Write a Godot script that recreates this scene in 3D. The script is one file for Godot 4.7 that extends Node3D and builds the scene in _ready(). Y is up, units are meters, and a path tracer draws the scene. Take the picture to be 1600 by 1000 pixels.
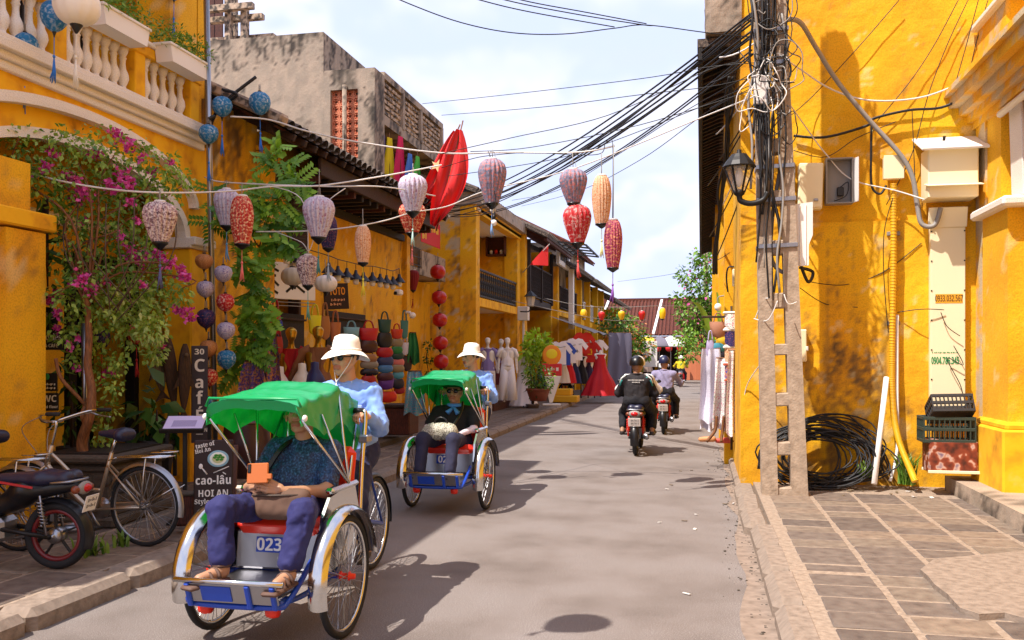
extends Node3D

const I3 := Basis.IDENTITY
const T0 := Transform3D.IDENTITY
var M := {}
var rng := RandomNumberGenerator.new()

# ---------------------------------------------------------------- objects
func tag(o: Node3D, label: String, category: String, group := "", kind := "") -> Node3D:
	if label: o.set_meta("label", label)
	if category: o.set_meta("category", category)
	if group: o.set_meta("group", group)
	if kind: o.set_meta("kind", kind)
	return o

func thing(called: String, label: String, category: String, at := Vector3.ZERO, turn := 0.0, group := "") -> Node3D:
	var o := Node3D.new()
	o.name = called
	add_child(o, true)
	o.position = at
	o.rotation.y = turn
	return tag(o, label, category, group)

func fin(st: SurfaceTool) -> ArrayMesh:
	st.generate_normals()
	return st.commit()

func part(called: String, m, material: Material, parent: Node3D = self, xf := T0, label := "") -> MeshInstance3D:
	var o := MeshInstance3D.new()
	o.name = called
	o.mesh = fin(m) if m is SurfaceTool else m
	o.material_override = material
	parent.add_child(o, true)
	o.transform = xf
	if label: o.set_meta("label", label)
	return o

func struct(called: String, m, material: Material, parent: Node3D = self) -> MeshInstance3D:
	var o := part(called, m, material, parent)
	if parent == self: o.set_meta("kind", "structure")
	return o

func stuff(o: Node3D) -> Node3D:
	o.set_meta("kind", "stuff")
	return o

func copy(src: Node3D, label: String, at: Vector3, turn := 0.0, group := "") -> Node3D:
	var o: Node3D = src.duplicate()
	o.name = src.name
	add_child(o, true)
	o.position = at
	o.rotation.y = turn
	o.set_meta("label", label)
	if group: o.set_meta("group", group)
	return o

# ---------------------------------------------------------------- shapes
func ST(smooth := false) -> SurfaceTool:
	var st := SurfaceTool.new()
	st.begin(Mesh.PRIMITIVE_TRIANGLES)
	st.set_smooth_group(0 if smooth else -1)
	return st

func tri(st: SurfaceTool, a: Vector3, b: Vector3, c: Vector3, out := Vector3.ZERO) -> void:
	if out != Vector3.ZERO and (b - a).cross(c - a).dot(out) > 0.0:
		st.add_vertex(a); st.add_vertex(c); st.add_vertex(b)
	else:
		st.add_vertex(a); st.add_vertex(b); st.add_vertex(c)

func quad(st: SurfaceTool, a: Vector3, b: Vector3, c: Vector3, d: Vector3, out := Vector3.ZERO) -> void:
	tri(st, a, b, c, out)
	tri(st, a, c, d, out)

# a box with chamfered edges
func box(st: SurfaceTool, c: Vector3, s: Vector3, b := I3, bev := 0.0) -> void:
	var h := s * 0.5
	bev = minf(bev, minf(h.x, minf(h.y, h.z)) * 0.9)
	for ax in 3:
		var u := (ax + 1) % 3
		var v := (ax + 2) % 3
		for sg in [-1.0, 1.0]:
			var p := []
			for k in [[-1, -1], [1, -1], [1, 1], [-1, 1]]:
				var q := Vector3.ZERO
				q[ax] = sg * h[ax]
				q[u] = k[0] * (h[u] - bev)
				q[v] = k[1] * (h[v] - bev)
				p.append(c + b * q)
			var n := Vector3.ZERO
			n[ax] = sg
			quad(st, p[0], p[1], p[2], p[3], b * n)
			if bev > 0.0:
				for sv in [-1.0, 1.0]:
					# edge between face ax(sg) and face u(sv), running along v
					var e := []
					for k in [[0, -1], [0, 1], [1, 1], [1, -1]]:
						var q := Vector3.ZERO
						q[ax] = sg * (h[ax] - (bev if k[0] == 1 else 0.0))
						q[u] = sv * (h[u] - (bev if k[0] == 0 else 0.0))
						q[v] = k[1] * (h[v] - bev)
						e.append(c + b * q)
					var en := Vector3.ZERO
					en[ax] = sg
					en[u] = sv
					quad(st, e[0], e[1], e[2], e[3], b * en)
	if bev > 0.0:
		for sx in [-1.0, 1.0]:
			for sy in [-1.0, 1.0]:
				for sz in [-1.0, 1.0]:
					var g := Vector3(sx, sy, sz)
					tri(st, c + b * (g * (h - Vector3(0, bev, bev))), c + b * (g * (h - Vector3(bev, 0, bev))), c + b * (g * (h - Vector3(bev, bev, 0))), b * g)

func boxm(s: Vector3, bev := 0.0, c := Vector3.ZERO) -> ArrayMesh:
	var st := ST()
	box(st, c, s, I3, bev)
	return fin(st)

func frame_of(d: Vector3) -> Basis:
	var z := d.normalized()
	var x := Vector3.UP.cross(z)
	if x.length() < 0.02: x = Vector3.RIGHT.cross(z)
	x = x.normalized()
	return Basis(x, z.cross(x), z)

# box from a to b with cross-section w x h
func bar(st: SurfaceTool, a: Vector3, b: Vector3, w: float, h: float, bev := 0.0) -> void:
	box(st, (a + b) * 0.5, Vector3(w, h, a.distance_to(b)), frame_of(b - a), bev)

func tube(st: SurfaceTool, pts: Array, r: float, n := 6, r2 := -1.0, closed := false) -> void:
	if r2 < 0.0: r2 = r
	var m := pts.size()
	var rings := []
	var f := I3
	for i in m:
		var d: Vector3
		if closed: d = pts[(i + 1) % m] - pts[(i - 1 + m) % m]
		else: d = pts[mini(i + 1, m - 1)] - pts[maxi(i - 1, 0)]
		if d.length() < 1e-6: d = Vector3.UP
		d = d.normalized()
		if i == 0: f = frame_of(d)
		else:
			var x := (f.x - d * f.x.dot(d)).normalized()
			f = Basis(x, d.cross(x), d)
		var rr := lerpf(r, r2, float(i) / maxf(1, m - 1))
		var ring := []
		for k in n:
			var a := TAU * k / n
			ring.append(pts[i] + (f.x * cos(a) + f.y * sin(a)) * rr)
		rings.append(ring)
	for i in (m if closed else m - 1):
		var p: Array = rings[i]
		var q: Array = rings[(i + 1) % m]
		for k in n:
			var l := (k + 1) % n
			tri(st, p[k], q[k], q[l])
			tri(st, p[k], q[l], p[l])
	if not closed:
		for k in range(1, n - 1):
			tri(st, rings[0][0], rings[0][k], rings[0][k + 1])
			tri(st, rings[m - 1][0], rings[m - 1][k + 1], rings[m - 1][k])

# smooth curve through points
func curve(pts: Array, per := 6) -> Array:
	var out := []
	var m := pts.size()
	for i in m - 1:
		var a: Vector3 = pts[maxi(i - 1, 0)]
		var b: Vector3 = pts[i]
		var c: Vector3 = pts[i + 1]
		var d: Vector3 = pts[mini(i + 2, m - 1)]
		for k in per:
			out.append(b.cubic_interpolate(c, a, d, float(k) / per))
	out.append(pts[m - 1])
	return out

func sag(a: Vector3, b: Vector3, drop: float, n := 14) -> Array:
	var out := []
	for i in n + 1:
		var t := float(i) / n
		out.append(a.lerp(b, t) + Vector3.DOWN * drop * 4.0 * t * (1.0 - t))
	return out

func arc(c: Vector3, ux: Vector3, uy: Vector3, r: float, a0: float, a1: float, n := 16) -> Array:
	var out := []
	for i in n + 1:
		var a := lerpf(a0, a1, float(i) / n)
		out.append(c + (ux * cos(a) + uy * sin(a)) * r)
	return out

# profile points are (radius, height); ribs pull the surface in between
func lathe(st: SurfaceTool, prof: Array, n := 16, xf := T0, ribs := 0, amp := 0.0) -> void:
	for i in prof.size() - 1:
		var a: Vector2 = prof[i]
		var b: Vector2 = prof[i + 1]
		for k in n:
			var p := []
			for q in [[a, k], [b, k], [b, k + 1], [a, k + 1]]:
				var ang: float = TAU * (q[1] % n) / n
				var r: float = q[0].x
				if ribs > 0: r *= 1.0 - amp * pow(0.5 + 0.5 * cos(ang * ribs), 2.0)
				p.append(xf * Vector3(cos(ang) * r, q[0].y, sin(ang) * r))
			for j in [0, 1, 2, 0, 2, 3]: st.add_vertex(p[j])

# a sheet: f(u, v) -> Vector3 for u, v in 0..1
func sheet(st: SurfaceTool, nu: int, nv: int, f: Callable) -> void:
	var g := []
	for j in nv + 1:
		var row := []
		for i in nu + 1: row.append(f.call(float(i) / nu, float(j) / nv))
		g.append(row)
	for j in nv:
		for i in nu:
			for k in [[i, j], [i + 1, j], [i + 1, j + 1], [i, j], [i + 1, j + 1], [i, j + 1]]:
				st.add_vertex(g[k[1]][k[0]])

# a painted wall: grid from o along u and v, coloured per point by f(p)
func wall(st: SurfaceTool, o: Vector3, u: Vector3, v: Vector3, cell: float, f: Callable, bump := 0.0) -> void:
	var nu := maxi(1, int(ceil(u.length() / cell)))
	var nv := maxi(1, int(ceil(v.length() / cell)))
	var n := u.cross(v).normalized()
	var P := PackedVector3Array()
	var C := PackedColorArray()
	for j in nv + 1:
		for i in nu + 1:
			var p := o + u * (float(i) / nu) + v * (float(j) / nv)
			C.append(f.call(p))
			if bump > 0.0 and i > 0 and j > 0 and i < nu and j < nv: p += n * bump * nz(p * 2.3)
			P.append(p)
	for j in nv:
		for i in nu:
			var k := j * (nu + 1) + i
			for q in [k, k + nu + 2, k + 1, k, k + nu + 1, k + nu + 2]:
				st.set_color(C[q])
				st.add_vertex(P[q])

# a painted solid between two corners; faces lists which sides get the fine grid
func pbox(st: SurfaceTool, lo: Vector3, hi: Vector3, cell: float, f: Callable, bump := 0.0) -> void:
	var d := hi - lo
	var X := Vector3(d.x, 0, 0)
	var Y := Vector3(0, d.y, 0)
	var Z := Vector3(0, 0, d.z)
	wall(st, lo + Z, X, Y, cell, f, bump)
	wall(st, hi - Y - Z, -X, Y, cell * 4.0, f)
	wall(st, hi - Y, -Z, Y, cell, f, bump)
	wall(st, lo, Z, Y, cell, f, bump)
	wall(st, lo + Y + Z, X, -Z, cell * 2.0, f)
	wall(st, lo, X, Z, cell * 2.0, f)

# flat polygon in the xy plane pushed out to depth along +z
func prism(st: SurfaceTool, poly: Array, depth: float, xf := T0) -> void:
	var pk := PackedVector2Array(poly)
	if Geometry2D.is_polygon_clockwise(pk): pk.reverse()
	var ix := Geometry2D.triangulate_polygon(pk)
	var f := Vector3(0, 0, depth)
	for t in range(0, ix.size(), 3):
		var a := Vector3(pk[ix[t]].x, pk[ix[t]].y, 0)
		var b := Vector3(pk[ix[t + 1]].x, pk[ix[t + 1]].y, 0)
		var c := Vector3(pk[ix[t + 2]].x, pk[ix[t + 2]].y, 0)
		tri(st, xf * a, xf * b, xf * c, xf.basis * Vector3(0, 0, -1))
		tri(st, xf * (a + f), xf * (b + f), xf * (c + f), xf.basis * Vector3(0, 0, 1))
	for i in pk.size():
		var a := Vector3(pk[i].x, pk[i].y, 0)
		var j := (i + 1) % pk.size()
		var b := Vector3(pk[j].x, pk[j].y, 0)
		quad(st, xf * a, xf * b, xf * (b + f), xf * (a + f), xf.basis * Vector3(b.y - a.y, a.x - b.x, 0))

func ball(st: SurfaceTool, c: Vector3, r: Vector3, n := 10, b := I3) -> void:
	var pr := []
	var m := int(n * 0.6) + 2
	for i in m + 1:
		var a := PI * i / m
		pr.append(Vector2(sin(a), -cos(a)))
	lathe(st, pr, n, Transform3D(b * Basis.from_scale(r), c))

func txt(s: String, size: float, depth := 0.004, bold := false, serif := false) -> TextMesh:
	var t := TextMesh.new()
	t.text = s
	var f := SystemFont.new()
	f.font_names = PackedStringArray(["Droid Serif" if serif else "Droid Sans"])
	if bold: f.font_weight = 700
	t.font = f
	t.font_size = 48
	t.pixel_size = size / 48.0
	t.depth = depth
	t.curve_step = 2.0
	return t

# ---------------------------------------------------------------- noise and colour
var fnl := FastNoiseLite.new()
func nz(p: Vector3) -> float:
	return fnl.get_noise_3dv(p)

func lin(r: float, g: float, b: float) -> Color:
	return Color(r, g, b).linear_to_srgb()

func hexl(h: String) -> Color:
	return Color(h).srgb_to_linear()

func mk(key: String, c: Color, rough := 0.7, metal := 0.0) -> StandardMaterial3D:
	var m := StandardMaterial3D.new()
	m.resource_name = key
	m.albedo_color = c
	m.roughness = rough
	m.metallic = metal
	M[key] = m
	return m

# colour of a name like "c:aa3322" made once, with its roughness
func col(hex: String, rough := 0.7, metal := 0.0) -> StandardMaterial3D:
	var key := "%s_%.2f_%.2f" % [hex, rough, metal]
	return M[key] if M.has(key) else mk(key, Color(hex), rough, metal)

func vmat(key: String, rough := 0.8) -> StandardMaterial3D:
	var m := mk(key, Color.WHITE, rough)
	m.vertex_color_use_as_albedo = true
	return m

func noise_img(size: int, freq: float, seed_: int, oct := 4, kind := FastNoiseLite.TYPE_SIMPLEX_SMOOTH) -> Image:
	var n := FastNoiseLite.new()
	n.seed = seed_
	n.noise_type = kind
	n.frequency = freq
	n.fractal_octaves = oct
	n.fractal_type = FastNoiseLite.FRACTAL_FBM if oct > 1 else FastNoiseLite.FRACTAL_NONE
	return n.get_seamless_image(size, size)

# colours by the value of one noise, steps = [[value, Color], ...]
func ramp_tex(img: Image, steps: Array, hard := false) -> ImageTexture:
	var lut := PackedByteArray()
	for i in 256:
		var v := i / 255.0
		var c: Color = steps[0][1]
		for k in steps.size():
			if v >= steps[k][0]:
				c = steps[k][1]
				if not hard and k + 1 < steps.size():
					c = c.lerp(steps[k + 1][1], clampf((v - steps[k][0]) / maxf(1e-4, steps[k + 1][0] - steps[k][0]), 0, 1))
		lut.append_array([int(c.r * 255), int(c.g * 255), int(c.b * 255)])
	var src := img.get_data()
	var out := PackedByteArray()
	out.resize(src.size() * 3)
	for i in src.size():
		var k := src[i] * 3
		out[i * 3] = lut[k]
		out[i * 3 + 1] = lut[k + 1]
		out[i * 3 + 2] = lut[k + 2]
	return ImageTexture.create_from_image(Image.create_from_data(img.get_width(), img.get_height(), false, Image.FORMAT_RGB8, out))

func triplanar(m: StandardMaterial3D, tex: Texture2D, metres: float, bump: Texture2D = null, depth := 0.0) -> StandardMaterial3D:
	m.albedo_texture = tex
	m.uv1_triplanar = true
	m.uv1_world_triplanar = true
	m.uv1_scale = Vector3.ONE / metres
	if bump:
		m.heightmap_enabled = true
		m.heightmap_texture = bump
		m.heightmap_scale = depth
	return m

# ---------------------------------------------------------------- bodies: tapered capsules joined smoothly, surface nets
# bone: [a, b, radius_a, radius_b, colour]
func net(st: SurfaceTool, bones: Array, cell: float, k := 0.03, clip = null, fold := 0.0) -> void:
	var lo := Vector3.ONE * 1e9
	var hi := -lo
	for q in bones:
		var r: float = maxf(q[2], q[3]) + cell * 3.0
		lo = lo.min(q[0].min(q[1]) - Vector3.ONE * r)
		hi = hi.max(q[0].max(q[1]) + Vector3.ONE * r)
	var nx := int((hi.x - lo.x) / cell) + 2
	var ny := int((hi.y - lo.y) / cell) + 2
	var nq := int((hi.z - lo.z) / cell) + 2
	var sy := nx
	var sz := nx * ny
	var F := PackedFloat32Array()
	F.resize(nx * ny * nq)
	F.fill(1.0)
	var W := PackedByteArray()
	W.resize(nx * ny * nq)
	var best := PackedFloat32Array()
	best.resize(nx * ny * nq)
	best.fill(1.0)
	for bi in bones.size():
		var q: Array = bones[bi]
		var a: Vector3 = q[0]
		var ab: Vector3 = q[1] - a
		var l2 := maxf(ab.length_squared(), 1e-9)
		var ra: float = q[2]
		var rb: float = q[3]
		var r := maxf(ra, rb) + maxf(k, cell * 2.0)
		var mn := ((a.min(q[1]) - Vector3.ONE * r - lo) / cell).floor()
		var mx := ((a.max(q[1]) + Vector3.ONE * r - lo) / cell).ceil()
		for z in range(maxi(0, int(mn.z)), mini(nq, int(mx.z) + 1)):
			for y in range(maxi(0, int(mn.y)), mini(ny, int(mx.y) + 1)):
				var at := z * sz + y * sy
				for x in range(maxi(0, int(mn.x)), mini(nx, int(mx.x) + 1)):
					var p := lo + Vector3(x, y, z) * cell - a
					var t := clampf(p.dot(ab) / l2, 0.0, 1.0)
					var d := (p - ab * t).length() - ra - (rb - ra) * t
					var i := at + x
					if d < best[i]:
						best[i] = d
						W[i] = bi
					var h := maxf(k - absf(F[i] - d), 0.0)
					F[i] = minf(F[i], d) - h * h * 0.25 / k
	if clip != null:
		for z in nq:
			for y in ny:
				for x in nx:
					var i := z * sz + y * sy + x
					if F[i] < cell * 2.0: F[i] = maxf(F[i], clip.call(lo + Vector3(x, y, z) * cell))
	if fold > 0.0:
		for z in nq:
			for y in ny:
				for x in nx:
					var i := z * sz + y * sy + x
					if absf(F[i]) < cell * 2.5: F[i] += fold * (nz((lo + Vector3(x, y, z) * cell) * Vector3(13, 8, 13)) + 0.4 * nz((lo + Vector3(x, y, z) * cell) * Vector3(30, 22, 30)))
	var idx := PackedInt32Array()
	idx.resize(nx * ny * nq)
	idx.fill(-1)
	var V := PackedVector3Array()
	var C := PackedColorArray()
	for z in nq - 1:
		for y in ny - 1:
			var at := z * sz + y * sy
			for x in nx - 1:
				var i := at + x
				var f0 := F[i]
				var f1 := F[i + 1]
				var f2 := F[i + sy]
				var f3 := F[i + sy + 1]
				var f4 := F[i + sz]
				var f5 := F[i + sz + 1]
				var f6 := F[i + sz + sy]
				var f7 := F[i + sz + sy + 1]
				if minf(minf(minf(f0, f1), minf(f2, f3)), minf(minf(f4, f5), minf(f6, f7))) >= 0.0: continue
				if maxf(maxf(maxf(f0, f1), maxf(f2, f3)), maxf(maxf(f4, f5), maxf(f6, f7))) < 0.0: continue
				var s := Vector3.ZERO
				var n := 0
				for e in [[f0, f1, 0, 0, 0, 0], [f2, f3, 0, 0, 1, 0], [f4, f5, 0, 0, 0, 1], [f6, f7, 0, 0, 1, 1], [f0, f2, 1, 0, 0, 0], [f1, f3, 1, 1, 0, 0], [f4, f6, 1, 0, 0, 1], [f5, f7, 1, 1, 0, 1], [f0, f4, 2, 0, 0, 0], [f1, f5, 2, 1, 0, 0], [f2, f6, 2, 0, 1, 0], [f3, f7, 2, 1, 1, 0]]:
					if (e[0] < 0.0) != (e[1] < 0.0):
						var p := Vector3(e[3], e[4], e[5])
						p[e[2]] = e[0] / (e[0] - e[1])
						s += p
						n += 1
				idx[i] = V.size()
				V.append(lo + (Vector3(x, y, z) + s / n) * cell)
				C.append(bones[W[i]][4])
	for z in range(1, nq - 1):
		for y in range(1, ny - 1):
			for x in range(1, nx - 1):
				var i := z * sz + y * sy + x
				if idx[i] < 0: continue
				var inside := F[i] < 0.0
				for ax in 3:
					var o := 1 if ax == 0 else sy if ax == 1 else sz
					if inside == (F[i + o] < 0.0): continue
					var u := sy if ax == 0 else sz if ax == 1 else 1
					var v := sz if ax == 0 else 1 if ax == 1 else sy
					var q := [idx[i], idx[i - u], idx[i - u - v], idx[i - v]]
					if q.min() < 0: continue
					for j in ([0, 2, 1, 0, 3, 2] if inside else [0, 1, 2, 0, 2, 3]):
						st.set_color(C[q[j]])
						st.add_vertex(V[q[j]])

# ---------------------------------------------------------------- materials
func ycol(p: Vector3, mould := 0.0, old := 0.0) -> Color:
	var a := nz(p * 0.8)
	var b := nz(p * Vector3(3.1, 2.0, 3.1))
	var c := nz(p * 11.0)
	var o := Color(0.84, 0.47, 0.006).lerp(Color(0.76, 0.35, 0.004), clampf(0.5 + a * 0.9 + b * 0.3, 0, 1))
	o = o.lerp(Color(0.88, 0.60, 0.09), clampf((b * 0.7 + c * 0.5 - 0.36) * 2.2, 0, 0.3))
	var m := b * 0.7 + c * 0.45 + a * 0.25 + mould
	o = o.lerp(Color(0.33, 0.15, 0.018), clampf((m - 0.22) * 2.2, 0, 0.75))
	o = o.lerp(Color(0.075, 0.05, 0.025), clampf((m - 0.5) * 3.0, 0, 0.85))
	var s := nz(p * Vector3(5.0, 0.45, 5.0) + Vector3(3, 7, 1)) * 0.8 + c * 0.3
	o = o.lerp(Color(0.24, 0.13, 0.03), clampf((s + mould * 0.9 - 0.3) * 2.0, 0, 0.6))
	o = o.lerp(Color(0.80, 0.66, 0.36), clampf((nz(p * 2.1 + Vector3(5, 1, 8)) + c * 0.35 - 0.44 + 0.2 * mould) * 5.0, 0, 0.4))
	if old > 0.0:
		o = o.lerp(Color(0.52, 0.45, 0.33), clampf((nz(p * 1.7 + Vector3(9, 3, 1)) * 0.9 + c * 0.3 + old - 0.5) * 5.0, 0, 0.85))
	return o

func gcol(p: Vector3, dark := 0.0) -> Color:
	var a := nz(p * Vector3(1.6, 0.55, 1.6) + Vector3(4, 4, 4))
	var b := nz(p * Vector3(5.0, 2.2, 5.0))
	var c := nz(p * 14.0)
	var o := Color(0.33, 0.265, 0.205).lerp(Color(0.43, 0.33, 0.25), clampf(0.5 + b * 1.4, 0, 1))
	o = o.lerp(Color(0.13, 0.1, 0.075), clampf((a * 1.1 + b * 0.7 + c * 0.6 + dark - 0.08) * 2.6, 0, 0.9))
	o = o.lerp(Color(0.035, 0.028, 0.024), clampf((a * 0.7 + b * 0.8 + c * 0.6 + dark - 0.4) * 3.0, 0, 0.9))
	return o

func make_materials() -> void:
	fnl.seed = 11
	fnl.frequency = 1.0
	fnl.fractal_octaves = 3
	var fine := noise_img(512, 0.03, 3, 5)
	var finer := noise_img(512, 0.11, 5, 3)
	var fine_t := ImageTexture.create_from_image(fine)
	var finer_t := ImageTexture.create_from_image(finer)
	var pl := ramp_tex(finer, [[0.0, Color(0.84, 0.84, 0.84)], [0.4, Color(0.95, 0.95, 0.95)], [0.6, Color.WHITE], [1.0, Color(1, 1, 1)]])
	triplanar(vmat("plaster", 0.88), pl, 1.3, fine_t, 0.25)
	triplanar(vmat("vstone", 0.85), pl, 0.6, finer_t, 0.5)
	vmat("vcloth", 0.9)
	vmat("vleaf", 0.5)
	for k in ["vleaf"]:
		M[k].backlight_enabled = true
		M[k].backlight = Color(0.7, 0.75, 0.3)
	vmat("vpetal", 0.6)
	M.vpetal.backlight_enabled = true
	M.vpetal.backlight = Color(0.7, 0.3, 0.6)
	vmat("vskin", 0.55)
	vmat("vpaint", 0.4)
	var asp := ramp_tex(noise_img(1024, 0.3, 8, 2), [[0.0, Color("5c524c")], [0.3, Color("7c7068")], [0.5, Color("887b72")], [0.64, Color("90837a")], [0.74, Color("a89b92")], [0.86, Color("d0c6be")], [1.0, Color("e8e0d8")]])
	triplanar(mk("asphalt", Color(0.9, 0.925, 0.96), 0.85), asp, 2.6, finer_t, 0.1)
	blotch(M.asphalt, ramp_tex(noise_img(512, 0.012, 9, 5), [[0.0, Color("d0cac4")], [0.4, Color("eeeae6")], [0.6, Color("f8f6f4")], [1.0, Color.WHITE]]), 7.0)
	var sp := ramp_tex(noise_img(512, 0.02, 21, 5), [[0.0, Color("706860")], [0.3, Color("8d8378")], [0.6, Color("979084")], [1.0, Color("aa9f92")]])
	var mo := ramp_tex(noise_img(512, 0.03, 22, 5), [[0.0, Color("8a8078")], [0.4, Color("a29890")], [0.6, Color("aaa098")], [1.0, Color("bcb2aa")]])
	for k in [["stone_a", Color("cabdb5")], ["stone_b", Color("b6aaa8")], ["stone_c", Color("d6c5ba")], ["stone_d", Color("a69b9a")]]:
		triplanar(mk(k[0], k[1], 0.8), sp, 1.4, finer_t, 0.12)
	triplanar(mk("mortar", Color("e4d6c6"), 0.95), mo, 0.9, finer_t, 0.25)
	triplanar(mk("kerb", Color("d4c8bc"), 0.85), mo, 1.3, finer_t, 0.2)
	triplanar(mk("ground", Color("d0c2b6"), 0.95), mo, 1.7)
	triplanar(mk("old_stone", Color("8a827c"), 0.85), sp, 0.5, finer_t, 0.4)
	var tl := ramp_tex(noise_img(512, 0.03, 31, 5), [[0.0, Color("2c2624")], [0.45, Color("4a403b")], [0.6, Color("63564d")], [1.0, Color("8a7a6a")]])
	triplanar(mk("tile_dark", Color.WHITE, 0.9), tl, 0.9, finer_t, 0.6)
	triplanar(mk("tile_brown", Color("fa8a68"), 0.9), tl, 1.5)
	var wd := ramp_tex(noise_img(256, 0.03, 41, 4), [[0.0, Color("5a4a3c")], [0.5, Color("9c8873")], [1.0, Color("d8c8b2")]])
	for k in [["wood_dark", Color("5a4030")], ["wood_black", Color("2c221e")], ["wood_red", Color("7c4030")], ["wood_grey", Color("8f8478")], ["wood_violet", Color("4a4250")], ["wood_tan", Color("c08a58")]]:
		triplanar(mk(k[0], k[1], 0.7), wd, 0.35, fine_t, 0.2)
		M[k[0]].uv1_scale = Vector3(9, 1.2, 9)
		M[k[0]].uv1_world_triplanar = false
	mk("white_paint", Color("e9e4de"), 0.6)
	triplanar(mk("white_trim", Color("ece4da"), 0.7), pl, 0.8, finer_t, 0.4)
	triplanar(mk("orange_block", Color("e08a66"), 0.8), pl, 0.5)
	mk("chrome", Color(0.8, 0.8, 0.8), 0.16, 1.0)
	mk("steel", Color(0.62, 0.62, 0.64), 0.35, 1.0)
	mk("iron", Color("1c1a1a"), 0.5, 0.3)
	mk("rubber", Color("19181a"), 0.8)
	mk("black_plastic", Color("141317"), 0.35)
	mk("cable", Color("151417"), 0.55)
	mk("cable_grey", Color("8d8883"), 0.6)
	mk("cable_white", Color("dcd8d4"), 0.5)
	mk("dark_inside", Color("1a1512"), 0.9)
	mk("cream", Color("eee2bd"), 0.45)
	mk("vinyl_green", Color("08995a"), 0.32)
	M.vinyl_green.backlight_enabled = true
	M.vinyl_green.backlight = Color(0.02, 0.5, 0.12)
	mk("red_vinyl", Color("e02c17"), 0.35)
	mk("blue_paint", Color("1540a8"), 0.4)
	mk("glass_dark", Color("0a0b0e"), 0.08)
	var gl := mk("glass", Color(1, 1, 1, 0.12), 0.05)
	gl.transparency = BaseMaterial3D.TRANSPARENCY_ALPHA
	# printed silk of the lanterns and cloths
	var blot := noise_img(256, 0.035, 77, 3)
	var speck := noise_img(256, 0.09, 78, 2)
	var P := {
		"silk_lilac": [blot, [[0.0, Color("8f7fa8")], [0.3, Color("b9aecb")], [0.42, Color("d6cfe0")], [0.7, Color("cfc6dc")], [0.72, Color("a8688a")], [1.0, Color("8c4a66")]], 0.5],
		"silk_cream": [speck, [[0.0, Color("4c2a34")], [0.34, Color("6a3c48")], [0.41, Color("ecdcd4")], [0.62, Color("e8d8d0")], [0.67, Color("a87884")], [1.0, Color("6a4060")]], 0.9],
		"silk_red": [speck, [[0.0, Color("b00c10")], [0.52, Color("c01818")], [0.58, Color("d86848")], [0.64, Color("f0d0a0")], [1.0, Color("f2e0c8")]], 0.8],
		"silk_redflower": [blot, [[0.0, Color("b81a22")], [0.62, Color("c82028")], [0.66, Color("e8c0b8")], [1.0, Color("f0d4cc")]], 0.5],
		"silk_orange": [speck, [[0.0, Color("a04a20")], [0.3, Color("d88a58")], [0.45, Color("efd2b4")], [0.6, Color("e8b890")], [1.0, Color("c06a38")]], 0.7],
		"silk_blue": [blot, [[0.0, Color("0a5f96")], [0.6, Color("1a7cb4")], [0.66, Color("9ab0c8")], [1.0, Color("c0c8d8")]], 0.5],
		"silk_navy": [speck, [[0.0, Color("16184a")], [0.6, Color("23286a")], [0.7, Color("8a4060")], [1.0, Color("c8a060")]], 0.6],
		"silk_violet": [blot, [[0.0, Color("6a68b0")], [0.4, Color("c8c0dc")], [0.6, Color("dcd4e4")], [0.7, Color("8878b8")], [1.0, Color("5a4898")]], 0.35],
		"silk_magenta": [speck, [[0.0, Color("5a1848")], [0.4, Color("a02858")], [0.55, Color("b83868")], [0.64, Color("d89a60")], [1.0, Color("e0c0a0")]], 0.7],
		"silk_tan": [speck, [[0.0, Color("8a4a28")], [0.5, Color("c08048")], [0.7, Color("d8a068")], [1.0, Color("e8c8a0")]], 0.2],
		"silk_grey": [blot, [[0.0, Color("4a485e")], [0.4, Color("7d7a92")], [0.6, Color("9a97ac")], [0.66, Color("d85848")], [1.0, Color("e8e0e4")]], 0.45],
		"print_lace": [speck, [[0.0, Color("8f8aa6")], [0.45, Color("bdb8cf")], [0.5, Color("e8e4ec")], [1.0, Color("f0ecf2")]], 0.25],
		"print_floral": [blot, [[0.0, Color("9a2848")], [0.3, Color("c8547c")], [0.36, Color("f0ece8")], [0.68, Color("f2eeea")], [0.72, Color("7a9a78")], [1.0, Color("4a5a88")]], 0.3],
		"print_wild": [blot, [[0.0, Color("1c2a7a")], [0.35, Color("5a2a8a")], [0.48, Color("3a70a8")], [0.56, Color("d84878")], [0.64, Color("e8b030")], [1.0, Color("20201c")]], 0.5],
		"print_teal": [speck, [[0.0, Color("2a9ab0")], [0.6, Color("3aaac0")], [0.68, Color("e85a50")], [1.0, Color("f0e0c0")]], 0.5],
		"print_tartan": [speck, [[0.0, Color("8a1828")], [0.5, Color("6a1420")], [0.7, Color("20141c")], [1.0, Color("20141c")]], 0.2],
		"print_snake": [blot, [[0.0, Color("3c3c34")], [0.42, Color("6c6a58")], [0.5, Color("b8b4a0")], [0.7, Color("d8d4c4")], [1.0, Color("46503c")]], 0.16],
		"shirt_navy": [speck, [[0.0, Color("0c1838")], [0.5, Color("16284e")], [0.62, Color("2c5486")], [1.0, Color("5a86b4")]], 0.4],
		"rust": [blot, [[0.0, Color("2a120c")], [0.35, Color("6a2a18")], [0.6, Color("8a3c22")], [0.72, Color("c8a898")], [1.0, Color("5a4a6a")]], 1.5],
	}
	for k in P:
		var m := mk(k, Color.WHITE, 0.6)
		m.albedo_texture = ramp_tex(P[k][0], P[k][1])
		m.uv1_triplanar = true
		m.uv1_scale = Vector3.ONE / float(P[k][2])
		if k.begins_with("silk"):
			m.backlight_enabled = true
			m.backlight = Color(0.45, 0.4, 0.4)
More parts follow.
